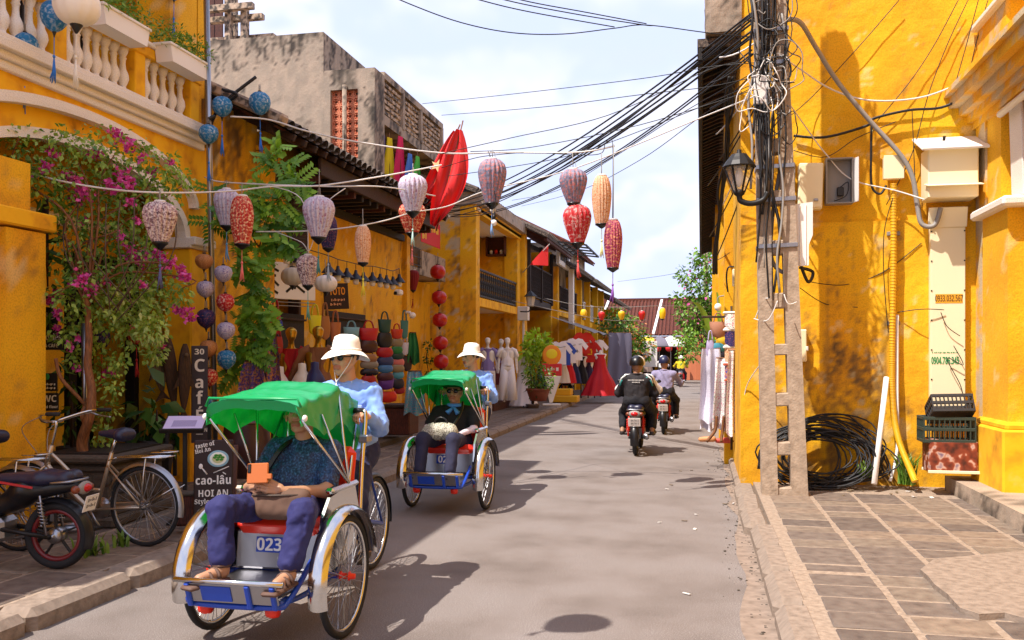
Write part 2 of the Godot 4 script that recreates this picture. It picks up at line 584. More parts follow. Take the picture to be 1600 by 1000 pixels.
	var yt := ramp_tex(noise_img(1024, 0.008, 51, 6), [[0.0, Color("a0700e")], [0.2, Color("d8980a")], [0.42, Color("e6a808")], [0.55, Color("edb208")], [0.75, Color("efb610")], [1.0, Color("e8bc58")]])
	triplanar(mk("yellow", Color.WHITE, 0.88), yt, 3.1, fine_t, 0.25)
	var ct := ramp_tex(noise_img(1024, 0.012, 61, 6), [[0.0, Color("2a2522")], [0.36, Color("5a5048")], [0.5, Color("a08c78")], [0.7, Color("b8a08a")], [1.0, Color("d0bca6")]])
	triplanar(mk("concrete", Color.WHITE, 0.9), ct, 2.4, fine_t, 0.3)
	triplanar(mk("pole_concrete", Color("fff0dc"), 0.9), mo, 1.9, finer_t, 0.3)

func blotch(m: StandardMaterial3D, tex: Texture2D, metres: float) -> void:
	m.detail_enabled = true
	m.detail_blend_mode = BaseMaterial3D.BLEND_MODE_MUL
	m.detail_albedo = tex
	m.detail_uv_layer = BaseMaterial3D.DETAIL_UV_2
	m.uv2_triplanar = true
	m.uv2_world_triplanar = true
	m.uv2_scale = Vector3.ONE / metres

func B(parent: Node3D, called: String, mat: Material, lo: Vector3, hi: Vector3, bev := 0.0) -> MeshInstance3D:
	return part(called, boxm((hi - lo).abs(), bev, (lo + hi) * 0.5), mat, parent)

func PB(parent: Node3D, called: String, lo: Vector3, hi: Vector3, cell: float, f: Callable, bump := 0.0) -> MeshInstance3D:
	var st := ST()
	pbox(st, lo.min(hi), hi.max(lo), cell, f, bump)
	return part(called, st, M.plaster, parent)

# polygon in (distance along the street, height), pushed out in +x from X
func SX(X: float) -> Transform3D:
	return Transform3D(Basis(Vector3(0, 0, -1), Vector3(0, 1, 0), Vector3(1, 0, 0)), Vector3(X, 0, 0))

# ---------------------------------------------------------------- ground, road, pavements
func build_ground() -> void:
	var st := ST()
	quad(st, Vector3(-400, -0.02, 60), Vector3(400, -0.02, 60), Vector3(400, -0.02, -700), Vector3(-400, -0.02, -700), Vector3.UP)
	struct("ground", st, M.ground)
	st = ST()
	quad(st, Vector3(-4.6, 0, 8), Vector3(1.4, 0, 8), Vector3(1.4, 0, -75), Vector3(-4.9, 0, -75), Vector3.UP)
	struct("road", st, M.asphalt)
	# dust and grit along the right gutter
	st = ST()
	sheet(st, 3, 150, func(u, v):
		var z: float = 4.0 - v * 52.0
		var w: float = 0.1 + 0.12 * (nz(Vector3(z * 0.9, 0, 0)) + 0.5) + 0.05 * nz(Vector3(z * 3.0, 3, 0))
		return Vector3(0.47 - u * w, 0.004, z))
	struct("road_dust", st, M.ground)
	st = ST()
	for i in 1500:
		var z := 3.0 - rng.randf() * 19.0
		var x := 0.44 - absf(rng.randfn(0, 0.1))
		var s := 0.002 + rng.randf() * rng.randf() * 0.01
		box(st, Vector3(x, s * 0.4, z), Vector3(s * 2, s, s * 1.6), Basis(Vector3.UP, rng.randf() * 6.0))
	stuff(struct("gutter_gravel", st, M.old_stone))
	# left pavement
	var lp := Node3D.new()
	lp.name = "left_pavement"
	add_child(lp)
	tag(lp, "", "", "", "structure")
	B(lp, "bed", M.mortar, Vector3(-7.6, -0.05, 6), Vector3(-4.03, 0.1165, -62))
	stones(lp, -6.9, -4.04, 0.415, 4.2, 14.5, 0.5, 3)
	var far := ST()
	for i in 9:
		for j in 70:
			var z := -14.7 - j * 0.52
			box(far, Vector3(-4.24 - i * 0.33, 0.112, z), Vector3(0.31, 0.022, 0.5))
	stuff(part("paving_stones", far, M.stone_b, lp))
	# right pavement
	var rp := Node3D.new()
	rp.name = "right_pavement"
	add_child(rp)
	tag(rp, "", "", "", "structure")
	B(rp, "bed", M.mortar, Vector3(0.6, -0.05, 4), Vector3(4.6, 0.1165, -10.9))
	stones(rp, 0.69, 3.35, 0.4433, 2.6, 10.0, 0.31, 5)
	# kerbs
	var lk := Node3D.new()
	lk.name = "left_kerb"
	add_child(lk)
	tag(lk, "", "", "", "structure")
	for i in 58:
		var s := 3.0 + i * 0.98
		var x := -3.90 - (s - 4.3) * 0.0093
		part("kerb_stone", boxm(Vector3(0.27, 0.19, 0.965), 0.045), M.kerb, lk, Transform3D(Basis(Vector3.UP, 0.0093) * Basis(Vector3.FORWARD, rng.randfn(0, 0.012)), Vector3(x, 0.034 + rng.randfn(0, 0.003), -s)))
	var rk := Node3D.new()
	rk.name = "right_kerb"
	add_child(rk)
	tag(rk, "", "", "", "structure")
	for i in 10:
		var s := 2.6 + i * 0.86
		part("kerb_stone", boxm(Vector3(0.235, 0.18, 0.82), 0.055), M.kerb, rk, Transform3D(Basis(Vector3.UP, rng.randfn(0, 0.012)), Vector3(0.545 - (0.05 if i > 6 else 0.0), 0.03 + rng.randfn(0, 0.004), -s)))
	for i in 45:
		part("kerb_stone", boxm(Vector3(0.2, 0.16, 0.97), 0.03), M.kerb, rk, Transform3D(I3, Vector3(0.50, 0.015, -11.4 - i)))

func stones(parent: Node3D, x0: float, x1: float, w: float, s0: float, s1: float, l: float, seed_: int) -> void:
	var r := RandomNumberGenerator.new()
	r.seed = seed_
	var meshes := []
	for k in 5:
		var st := ST()
		box(st, Vector3.ZERO, Vector3(w - 0.034 - 0.008 * (k % 3), 0.05, l - 0.03 - 0.01 * (k % 2)), I3, 0.008)
		meshes.append(fin(st))
	var n := int((x1 - x0) / w + 0.1)
	for i in n:
		var s := s0 + r.randf() * l * 0.3
		while s < s1:
			var g := l * (0.88 + r.randf() * 0.24)
			var xf := Transform3D(Basis(Vector3.UP, r.randfn(0, 0.014)) * Basis(Vector3.RIGHT, r.randfn(0, 0.004)) * Basis.from_scale(Vector3(1, 1, g / l)), Vector3(x1 - (i + 0.5) * w, 0.0975 + r.randfn(0, 0.0025), -s - g * 0.5))
			part("paving_stone", meshes[r.randi() % 5], M["stone_" + "aabbcd"[r.randi() % 6]], parent, xf)
			s += g

# ---------------------------------------------------------------- the café under the balcony
func build_cafe() -> void:
	var c := thing("cafe_building", "mustard yellow café house with white balustrade balcony over a wide white moulded arch", "building")
	var half := func(cx: float, a: float, y0: float, b: float, t0: float, t1: float) -> Array:
		var o := []
		for i in 33:
			var t: float = lerpf(t0, t1, i / 32.0)
			o.append(Vector2(cx + a * cos(t), y0 + b * sin(t)))
		return o
	var st := ST()
	var poly: Array = [Vector2(3.0, 0.1), Vector2(3.0, 4.12), Vector2(10.0, 4.12), Vector2(10.0, 0.1), Vector2(9.5, 0.1), Vector2(9.5, 2.9)]
	poly.append_array(half.call(7.7, 1.8, 2.98, 0.71, 0.0, PI))
	poly.append_array([Vector2(5.9, 2.9), Vector2(5.9, 0.1)])
	prism(st, poly, 0.3, SX(-6.2))
	part("arch_wall", st, M.yellow, c)
	for k in [[1.95, 3.33, 0.66, 0.11, 0.06], [1.9, 3.33, 0.60, 0.05, 0.10], [1.82, 2.98, 0.73, 0.1, 0.035]]:
		st = ST()
		poly = half.call(7.7, k[0], k[1], k[2], 0.0, PI)
		var inner: Array = half.call(7.7, k[0] - k[3], k[1], k[2] - k[3], 0.0, PI)
		inner.reverse()
		poly.append_array(inner)
		prism(st, poly, k[4] + 0.1, SX(-6.0))
		part("arch_moulding", st, M.white_trim, c)
	for k in [[2.98, 0.1, 0.16], [2.9, 0.05, 0.1]]:
		B(c, "capital", M.white_trim, Vector3(-6.22, k[0] - k[1], -9.42), Vector3(-5.9 + k[2], k[0], -9.88), 0.012)
	B(c, "arch_column", M.yellow, Vector3(-6.18, 0.1, -9.46), Vector3(-5.82, 2.85, -9.84), 0.02)
	# recess behind the arch
	var rec := func(p): return ycol(p, 0.06)
	var g := func(u0: float, u1: float) -> float: return 0.0
	PB(c, "back_wall", Vector3(-7.2, 0.1, -3.0), Vector3(-6.9, 3.95, Vector3(-6.9, 1.281, -8.686).z), 0.1, rec)
	PB(c, "back_wall", Vector3(-7.2, 0.1, Vector3(-6.9, 1.239, -10.024).z), Vector3(-6.9, 3.95, -13.2), 0.1, rec)
	PB(c, "back_wall", Vector3(-7.2, 2.75, Vector3(-6.9, 1.281, -8.686).z), Vector3(-6.9, 3.95, Vector3(-6.9, 1.239, -10.024).z), 0.1, rec)
	B(c, "door_post", M.wood_black, Vector3(-7.0, 0.1, Vector3(-6.9, 1.28, -8.727).z), Vector3(-6.86, 2.75, Vector3(-6.9, 1.276, -8.851).z), 0.01)
	B(c, "door_post", M.wood_black, Vector3(-7.0, 0.1, Vector3(-6.9, 1.243, -9.895).z), Vector3(-6.86, 2.75, Vector3(-6.9, 1.239, -10.024).z), 0.01)
	B(c, "door_lintel", M.wood_black, Vector3(-7.0, 2.62, Vector3(-6.9, 1.28, -8.727).z), Vector3(-6.86, 2.75, Vector3(-6.9, 1.239, -10.024).z), 0.01)
	B(c, "inner_cornice", M.white_trim, Vector3(-6.9, 3.02, -5.5), Vector3(-6.78, 3.14, -9.9), 0.02)
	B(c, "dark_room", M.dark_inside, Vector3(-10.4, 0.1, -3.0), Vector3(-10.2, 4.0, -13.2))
	B(c, "room_floor", M.old_stone, Vector3(-10.4, 0.05, -3.0), Vector3(-6.9, 0.16, -13.2))
	B(c, "room_ceiling", M.yellow, Vector3(-10.4, 3.9, -3.0), Vector3(-6.0, 4.1, -10.0))
	B(c, "room_wall", M.yellow, Vector3(-10.2, 0.1, -13.0), Vector3(-7.2, 3.9, -13.2))
	B(c, "room_wall", M.yellow, Vector3(-10.2, 0.1, -2.8), Vector3(-6.2, 3.9, -3.0))
	# balcony
	for k in [[4.06, 4.14, 0.05], [4.14, 4.21, 0.09], [4.21, 4.29, 0.15], [4.29, 4.35, 0.11]]:
		B(c, "cornice_band", M.white_trim, Vector3(-7.2, k[0], -2.5), Vector3(-5.9 + k[2], k[1], -9.78 - k[2] * 0.5), 0.008)
	var bal := ST(true)
	var pr := [Vector2(0.058, 0), Vector2(0.058, 0.035), Vector2(0.035, 0.05), Vector2(0.032, 0.07), Vector2(0.05, 0.105), Vector2(0.064, 0.15), Vector2(0.056, 0.2), Vector2(0.034, 0.25), Vector2(0.028, 0.31), Vector2(0.032, 0.35), Vector2(0.04, 0.36), Vector2(0.03, 0.38), Vector2(0.05, 0.42), Vector2(0.062, 0.47), Vector2(0.0, 0.47)]
	lathe(bal, pr, 12)
	var bm := fin(bal)
	for s in [5.3, 5.47, 5.64, 5.81, 5.98, 6.36, 6.53, 6.69, 6.85, 7.01, 7.16, 7.5, 7.64, 7.78, 7.92, 8.06, 8.2, 8.35, 8.73, 8.89, 9.06, 9.23, 9.4]:
		part("baluster", bm, M.white_trim, c, Transform3D(Basis(Vector3.UP, s * 9.0), Vector3(-5.93, 4.35, -s)))
	for k in [[6.1, 6.24], [7.25, 7.41], [8.45, 8.63], [9.5, 9.68]]:
		B(c, "balcony_post", M.yellow, Vector3(-6.02, 4.35, -k[0]), Vector3(-5.85, 4.85, -k[1]), 0.01)
	B(c, "rail", M.yellow, Vector3(-6.04, 4.82, -3.0), Vector3(-5.83, 4.93, -9.72), 0.01)
	B(c, "rail_cap", M.white_trim, Vector3(-6.06, 4.93, -3.0), Vector3(-5.8, 4.98, -9.75), 0.012)
	# upper storey
	for k in [[3.0, 7.2], [8.35, 8.7], [9.3, 10.2]]:
		PB(c, "upper_wall", Vector3(-7.5, 4.35, -k[0]), Vector3(-7.1, 7.6, -k[1]), 0.12, rec)
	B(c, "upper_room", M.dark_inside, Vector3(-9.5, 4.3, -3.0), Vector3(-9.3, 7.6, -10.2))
	B(c, "upper_ceiling", M.yellow, Vector3(-9.5, 7.4, -3.0), Vector3(-5.7, 7.6, -10.2))
	PB(c, "pilaster", Vector3(-6.35, 4.98, -9.2), Vector3(-5.93, 7.4, -9.76), 0.08, func(p): return ycol(p, 0.04))
	PB(c, "end_wall", Vector3(-9.4, 4.35, -9.9), Vector3(-6.0, 7.6, -10.05), 0.12, rec)
	B(c, "roof", M.tile_dark, Vector3(-9.6, 7.6, -2.6), Vector3(-5.45, 7.75, -10.1))
	for k in [7.25, 8.3, 8.75, 9.25]:
		B(c, "shutter", M.wood_black, Vector3(-7.1, 4.4, -k + 0.05), Vector3(-7.05, 6.9, -k - 0.05), 0.01)
	# porch pillar at the left edge
	var q := thing("porch_pillar", "plain yellow porch pillar with projecting lintel left of the bicycle", "pillar")
	PB(q, "recess_wall", Vector3(-6.1, 0.1, -5.0), Vector3(-5.74, 2.66, -6.36), 0.07, func(p): return ycol(p, 0.0))
	PB(q, "shaft", Vector3(-6.0, 0.1, -6.36), Vector3(-5.6, 2.66, -6.82), 0.07, func(p): return ycol(p, 0.0 if p.y < 2.3 else 0.05))
	B(q, "lintel", M.yellow, Vector3(-6.1, 2.68, -5.0), Vector3(-5.56, 2.83, -6.92), 0.015)
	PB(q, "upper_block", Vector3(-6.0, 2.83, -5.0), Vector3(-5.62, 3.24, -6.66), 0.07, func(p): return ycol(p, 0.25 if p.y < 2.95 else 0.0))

# ---------------------------------------------------------------- the bag shop with the tiled roof
func build_shop() -> void:
	var c := thing("bag_shop_building", "low yellow shop house with a long dark tiled eave over the bag display", "building")
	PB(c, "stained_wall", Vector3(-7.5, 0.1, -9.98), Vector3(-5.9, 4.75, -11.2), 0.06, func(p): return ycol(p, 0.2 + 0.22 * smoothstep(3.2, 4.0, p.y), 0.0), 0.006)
	PB(c, "pilaster", Vector3(-6.0, 0.1, -11.2), Vector3(-5.84, 4.3, -11.62), 0.06, func(p): return ycol(p, 0.2))
	for k in [[4.3, 0.06], [4.22, 0.02], [4.38, 0.1]]:
		B(c, "corbel", M.yellow, Vector3(-6.0, k[0], -11.16), Vector3(-5.84 + k[1], k[0] + 0.07, -11.68), 0.01)
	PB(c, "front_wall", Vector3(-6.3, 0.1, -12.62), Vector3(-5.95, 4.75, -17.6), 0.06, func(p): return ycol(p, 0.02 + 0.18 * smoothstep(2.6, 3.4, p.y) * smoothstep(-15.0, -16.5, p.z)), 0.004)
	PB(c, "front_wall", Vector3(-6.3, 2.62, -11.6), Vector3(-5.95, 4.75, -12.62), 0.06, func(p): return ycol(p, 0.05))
	PB(c, "corner_strip", Vector3(-5.96, 0.1, -17.42), Vector3(-5.86, 4.2, -17.62), 0.06, func(p): return ycol(p, -0.05))
	B(c, "side_wall", M.yellow, Vector3(-9.0, 0.1, -17.4), Vector3(-5.97, 4.7, -17.6))
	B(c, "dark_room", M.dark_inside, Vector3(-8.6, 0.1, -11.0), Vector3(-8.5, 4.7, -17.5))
	B(c, "room_floor", M.old_stone, Vector3(-8.5, 0.05, -11.0), Vector3(-5.9, 0.3, -17.5))
	B(c, "door_frame", M.wood_dark, Vector3(-6.1, 0.3, -11.6), Vector3(-5.92, 2.62, -11.68), 0.01)
	B(c, "door_frame", M.wood_dark, Vector3(-6.1, 0.3, -12.54), Vector3(-5.92, 2.62, -12.62), 0.01)
	B(c, "door_frame", M.wood_dark, Vector3(-6.1, 2.54, -11.6), Vector3(-5.92, 2.62, -12.62), 0.01)
	B(c, "step_block", M.old_stone, Vector3(-6.0, 0.1, -12.7), Vector3(-5.3, 0.33, -15.4), 0.02)
	B(c, "step_block", M.old_stone, Vector3(-5.4, 0.1, -12.9), Vector3(-5.0, 0.22, -15.2), 0.02)
	# wooden shutter
	var w := part("shutter", boxm(Vector3(0.05, 0.95, 0.6), 0.01), M.wood_black, c, Transform3D(I3, Vector3(-5.9, 3.45, -12.472)))
	for i in 10:
		part("slat", boxm(Vector3(0.05, 0.05, 0.5)), M.wood_dark, w, Transform3D(Basis(Vector3(0, 0, 1), -0.5), Vector3(0.02, -0.4 + i * 0.09, 0)))
	# roof: rafters, battens, boards, tiles
	var e0 := Vector3(-5.1, 4.42, 0)
	var e1 := Vector3(-8.6, 6.1, 0)
	var dirr := (e1 - e0).normalized()
	var upn := Vector3(0.43, 0.9, 0).normalized()
	for i in 22:
		var z := -10.6 - i * 0.33
		var st := ST()
		bar(st, e0 + Vector3(0.04, -0.06, z), e0 + dirr * 1.6 + Vector3(0, -0.06, z), 0.06, 0.09, 0.008)
		part("rafter", st, M.wood_dark, c)
	for i in 6:
		B(c, "batten", M.wood_red, e0 + dirr * (0.1 + i * 0.24) + Vector3(-0.02, -0.012, -10.3), e0 + dirr * (0.1 + i * 0.24) + Vector3(0.03, 0.0, -17.75))
	B(c, "eave_beam", M.wood_dark, Vector3(-5.36, 4.42, -10.4), Vector3(-5.28, 4.52, -17.7), 0.01)
	var st2 := ST()
	quad(st2, e0 + Vector3(0, 0.006, -10.2), e0 + Vector3(0, 0.006, -17.9), e1 + Vector3(0, 0.006, -17.9), e1 + Vector3(0, 0.006, -10.2), upn)
	quad(st2, e0 + Vector3(0, 0.05, -10.2), e0 + Vector3(0, 0.05, -17.9), e1 + Vector3(0, 0.05, -17.9), e1 + Vector3(0, 0.05, -10.2), upn)
	part("roof_deck", st2, M.tile_dark, c)
	B(c, "soffit", M.wood_dark, Vector3(-5.95, 4.13, -11.7), Vector3(-5.2, 4.17, -17.2))
	B(c, "fascia", M.wood_dark, Vector3(-5.24, 4.12, -11.7), Vector3(-5.19, 4.36, -17.2), 0.006)
	for i in 17: B(c, "soffit_joist", M.wood_black if i % 4 else M.wood_red, Vector3(-5.94, 4.03, -11.75 - i * 0.33), Vector3(-5.25, 4.13, -11.83 - i * 0.33), 0.008)
	B(c, "wall_plate", M.wood_black, Vector3(-5.95, 3.9, -11.7), Vector3(-5.86, 4.03, -17.3), 0.01)
	# one tile: half round, tapered
	var t := ST(true)
	var tb := Basis(dirr, upn, dirr.cross(upn))
	sheet(t, 8, 1, func(u, v):
		var a: float = PI * u
		return tb * Vector3(v * 0.42, sin(a) * (0.085 - 0.015 * v), cos(a) * (0.095 - 0.015 * v)))
	for i in range(1, 8):
		var a := PI * i / 8.0
	var tm := fin(t)
	var pan := ST(true)
	sheet(pan, 6, 1, func(u, v):
		var a: float = PI * u
		return tb * Vector3(v * 0.42 - 0.03, 0.02 - sin(a) * 0.05, cos(a) * 0.11))
	var pm := fin(pan)
	var rest := ST()
	var roll := fin(rl(tb, 0.075, 4.0))
	for i in 36:
		var z := -10.3 - i * 0.208
		part("roof_tile", tm, M.tile_dark, c, Transform3D(I3, e0 + Vector3(0.03, 0.06, z)))
		part("pan_tile", pm, M.tile_dark, c, Transform3D(I3, e0 + Vector3(0.03, 0.05, z - 0.104)))
		rest.append_from(roll, 0, Transform3D(I3, e0 + dirr * 0.4 + Vector3(0, 0.065, z)))
	stuff(part("roof_tile_rows", rest, M.tile_dark, c))
	# gable verge facing the café
	st2 = ST()
	bar(st2, e0 + Vector3(0.1, 0.06, -10.2), e1 + Vector3(0, 0.08, -10.2), 0.2, 0.14, 0.03)
	part("verge", st2, M.concrete, c)

func rl(b: Basis, r: float, l: float) -> SurfaceTool:
	var st := ST(true)
	sheet(st, 6, 12, func(u, v):
		var a: float = PI * u
		var q: float = r * (1.0 - 0.18 * fposmod(v * 12.0, 1.0))
		return b * Vector3(v * l, sin(a) * q, cos(a) * q))
	return st

# ---------------------------------------------------------------- concrete house behind the shop roof
func build_concrete() -> void:
	var c := thing("concrete_building", "stained grey concrete house with orange lattice blocks and slatted upper balcony", "building")
	var gf := func(p): return gcol(p, 0.55 * smoothstep(6.9, 8.0, p.y) - 0.14)
	PB(c, "rear_block", Vector3(-10.6, 4.2, -17.2), Vector3(-7.58, 8.24, -21.5), 0.06, gf, 0.006)
	var gd := func(p): return gcol(p, 0.22)
	PB(c, "frame_beam", Vector3(-7.575, 7.02, -17.18), Vector3(-6.46, 7.43, -17.75), 0.06, gd)
	PB(c, "frame_column", Vector3(-7.575, 4.2, -17.18), Vector3(-7.42, 7.02, -17.7), 0.06, gd)
	PB(c, "frame_column", Vector3(-6.82, 4.2, -17.17), Vector3(-6.46, 7.02, -17.75), 0.06, gd)
	var st := ST(true)
	tube(st, [Vector3(-7.1, 4.5, -17.15), Vector3(-7.1, 7.1, -17.15)], 0.045, 10)
	part("drain_pipe", st, M.concrete, c)
	# lattice of clay blocks
	var bl := ST()
	var h := 0.148
	for k in [[0, 0.07, 0.148, 0.014], [0, -0.07, 0.148, 0.014]]:
		box(bl, Vector3(0, k[1], 0), Vector3(k[2], k[3], 0.07))
		box(bl, Vector3(k[1], 0, 0), Vector3(k[3], k[2] - 0.03, 0.07))
	for a in 4:
		box(bl, Basis(Vector3(0, 0, 1), a * PI / 2 + PI / 4) * Vector3(0.062, 0, 0), Vector3(0.06, 0.016, 0.064), Basis(Vector3(0, 0, 1), a * PI / 2 + PI / 4))
	var rg := arc(Vector3.ZERO, Vector3(1, 0, 0), Vector3(0, 1, 0), 0.036, 0, TAU, 10)
	rg.pop_back()
	for i in 10: bar(bl, rg[i], rg[(i + 1) % 10], 0.014, 0.06)
	var bm := fin(bl)
	for i in 4:
		for j in 17:
			part("lattice_block", bm, M.orange_block, c, Transform3D(Basis.from_scale(Vector3(1, 1, 1)), Vector3(-7.34 + i * 0.152, 4.52 + j * 0.152, -17.3)))
	B(c, "lattice_backing", M.wood_red, Vector3(-7.5, 4.2, -17.72), Vector3(-6.8, 7.0, -17.75))
	# slatted balcony towards the street
	PB(c, "balcony_top", Vector3(-6.62, 7.38, -17.75), Vector3(-6.46, 7.52, -22.1), 0.08, gd)
	PB(c, "balcony_slab", Vector3(-7.6, 6.42, -17.75), Vector3(-6.46, 6.62, -22.1), 0.08, gd)
	for i in 6:
		B(c, "balcony_slat", M.concrete, Vector3(-6.57, 6.68 + i * 0.118, -17.75), Vector3(-6.5, 6.745 + i * 0.118, -22.08))
	for s in [18.9, 20.2, 21.95]:
		PB(c, "balcony_post", Vector3(-6.6, 6.6, -s), Vector3(-6.44, 7.4, -s - 0.12), 0.1, gd)
	PB(c, "upper_wall", Vector3(-8.0, 3.4, -17.75), Vector3(-7.2, 7.4, -22.4), 0.12, func(p): return ycol(p, 0.1))
	B(c, "upper_door", M.white_trim, Vector3(-7.2, 4.9, -18.0), Vector3(-7.16, 6.2, -18.5), 0.01)
	var rl_ := part("red_lattice", boxm(Vector3(0.03, 1.15, 0.06)), M.wood_red, c, Transform3D(I3, Vector3(-7.0, 5.75, -18.9)))
	for i in 12:
		part("lattice_bar", boxm(Vector3(0.04, 1.2, 0.035)), M.wood_red, c, Transform3D(I3, Vector3(-6.98, 5.75, -19.0 - i * 0.18)))
	for j in 8:
		part("lattice_bar", boxm(Vector3(0.03, 0.035, 2.1)), M.wood_red, c, Transform3D(I3, Vector3(-6.98, 5.22 + j * 0.155, -20.0)))
	PB(c, "lower_wall", Vector3(-8.4, 0.1, -17.62), Vector3(-6.75, 3.4, -22.6), 0.07, func(p): return ycol(p, 0.03), 0.004)
	# small front balcony
	PB(c, "low_balcony", Vector3(-6.9, 3.42, -18.5), Vector3(-6.2, 3.56, -21.4), 0.08, gd)
	PB(c, "low_balcony_front", Vector3(-6.3, 3.56, -19.5), Vector3(-6.2, 3.98, -21.4), 0.07, func(p): return gcol(p, 0.0))
	st = ST()
	for i in 12: bar(st, Vector3(-6.22, 3.56, -18.52 - i * 0.08), Vector3(-6.22, 4.0, -18.52 - i * 0.08), 0.012, 0.012)
	for y in [3.62, 3.8, 4.0]: bar(st, Vector3(-6.22, y, -18.5), Vector3(-6.22, y, -19.5), 0.016, 0.016)
	part("low_railing", st, M.iron, c)
	# roof terrace frame behind the café
	var r := thing("roof_terrace_frame", "concrete posts with red timber on the roof terrace behind the café", "roof terrace")
	for u in [Vector3(-11.2, 0, -20), Vector3(-11.047, 10.067, -19.5), Vector3(-10.631, 10.033, -19.5)]:
		B(r, "post", M.concrete, Vector3(u.x - 0.08, 8.0, u.z), Vector3(u.x + 0.08, 10.4 if u.x < -10.8 else 9.95, u.z - 0.16), 0.01)
	B(r, "beam", M.concrete, Vector3(-12.6, 9.75, -19.45), Vector3(-10.3, 9.9, -19.3), 0.01)
	B(r, "beam", M.concrete, Vector3(-11.6, 9.6, -19.75), Vector3(-10.2, 9.74, -19.6), 0.01)
	B(r, "slab", M.concrete, Vector3(-12.0, 9.2, -19.8), Vector3(-10.0, 9.32, -22.5), 0.02)
	B(r, "back_wall", M.yellow, Vector3(-12.4, 7.4, -22.5), Vector3(-10.2, 9.2, -22.7))
	for u in [326, 338, 347]:
		B(r, "red_board", M.wood_red, Vector3(-12.3 + (u - 326) * 0.025, 8.0, -20.2), Vector3(-12.1 + (u - 326) * 0.025, 11.0, -20.25))

# ---------------------------------------------------------------- houses farther along the left side
func railing(c: Node3D, X: float, y0: float, y1: float, s0: float, s1: float, mat: Material, ornate: bool) -> void:
	var r := B(c, "railing", mat, Vector3(X - 0.03, y1 - 0.05, -s0), Vector3(X + 0.03, y1, -s1), 0.005)
	part("bottom_rail", boxm(Vector3(0.04, 0.04, s1 - s0), 0.0, Vector3(X, y0 + 0.08, -(s0 + s1) / 2)), mat, r)
	var n := int((s1 - s0) / 0.22)
	var bm := boxm(Vector3(0.022, y1 - y0 - 0.08, 0.022))
	var st := ST()
	if ornate:
		for k in [-1, 1]:
			var p := []
			for i in 9: p.append(Vector3(0, lerpf(-0.28, 0.28, i / 8.0), sin(i / 8.0 * TAU) * 0.07 * k))
			tube(st, p, 0.012, 4)
		for y in [-0.14, 0.14]:
			var p := arc(Vector3(0, y, 0), Vector3(0, 0, 1), Vector3(0, 1, 0), 0.07, 0, TAU, 10)
			p.pop_back()
			tube(st, p, 0.01, 4, -1.0, true)
	else:
		box(st, Vector3.ZERO, Vector3(0.016, y1 - y0 - 0.1, 0.016))
	var om := fin(st)
	for i in n + 1:
		var s := lerpf(s0, s1, float(i) / n)
		part("baluster", bm, mat, r, Transform3D(I3, Vector3(X, (y0 + y1) / 2, -s)))
		if i < n: part("scroll", om, mat, r, Transform3D(I3, Vector3(X, (y0 + y1) / 2, -(s + (s1 - s0) / n / 2))))

func tile_slope(c: Node3D, e: Vector3, up: Vector3, s0: float, s1: float, mat: Material, step := 0.24) -> void:
	var d := up.normalized()
	var n := d.cross(Vector3(0, 0, 1))
	if n.y < 0: n = -n
	var b := Basis(d, n, d.cross(n))
	var st := ST()
	quad(st, e + Vector3(0, 0, -s0), e + Vector3(0, 0, -s1), e + up + Vector3(0, 0, -s1), e + up + Vector3(0, 0, -s0), n)
	quad(st, e + Vector3(0, -0.08, -s0), e + Vector3(0, -0.08, -s1), e + up + Vector3(0, -0.08, -s1), e + up + Vector3(0, -0.08, -s0), n)
	quad(st, e + Vector3(0, -0.08, -s0), e + Vector3(0, -0.08, -s1), e + Vector3(0, 0, -s1), e + Vector3(0, 0, -s0), Vector3(1, 0, 0))
	quad(st, e + Vector3(0, -0.08, -s0), e + Vector3(0, 0, -s0), e + up + Vector3(0, 0, -s0), e + up + Vector3(0, -0.08, -s0), Vector3(0, 0, 1))
	quad(st, e + Vector3(0, -0.08, -s1), e + Vector3(0, 0, -s1), e + up + Vector3(0, 0, -s1), e + up + Vector3(0, -0.08, -s1), Vector3(0, 0, -1))
	var r := part("roof", st, mat, c)
	var rows := ST()
	var m := fin(rl(b, 0.07, up.length() + 0.03))
	var s := s0 + 0.1
	while s < s1:
		rows.append_from(m, 0, Transform3D(I3, e - d * 0.03 + n * 0.02 + Vector3(0, 0, -s)))
		s += step
	stuff(part("roof_tile_rows", rows, mat, r))

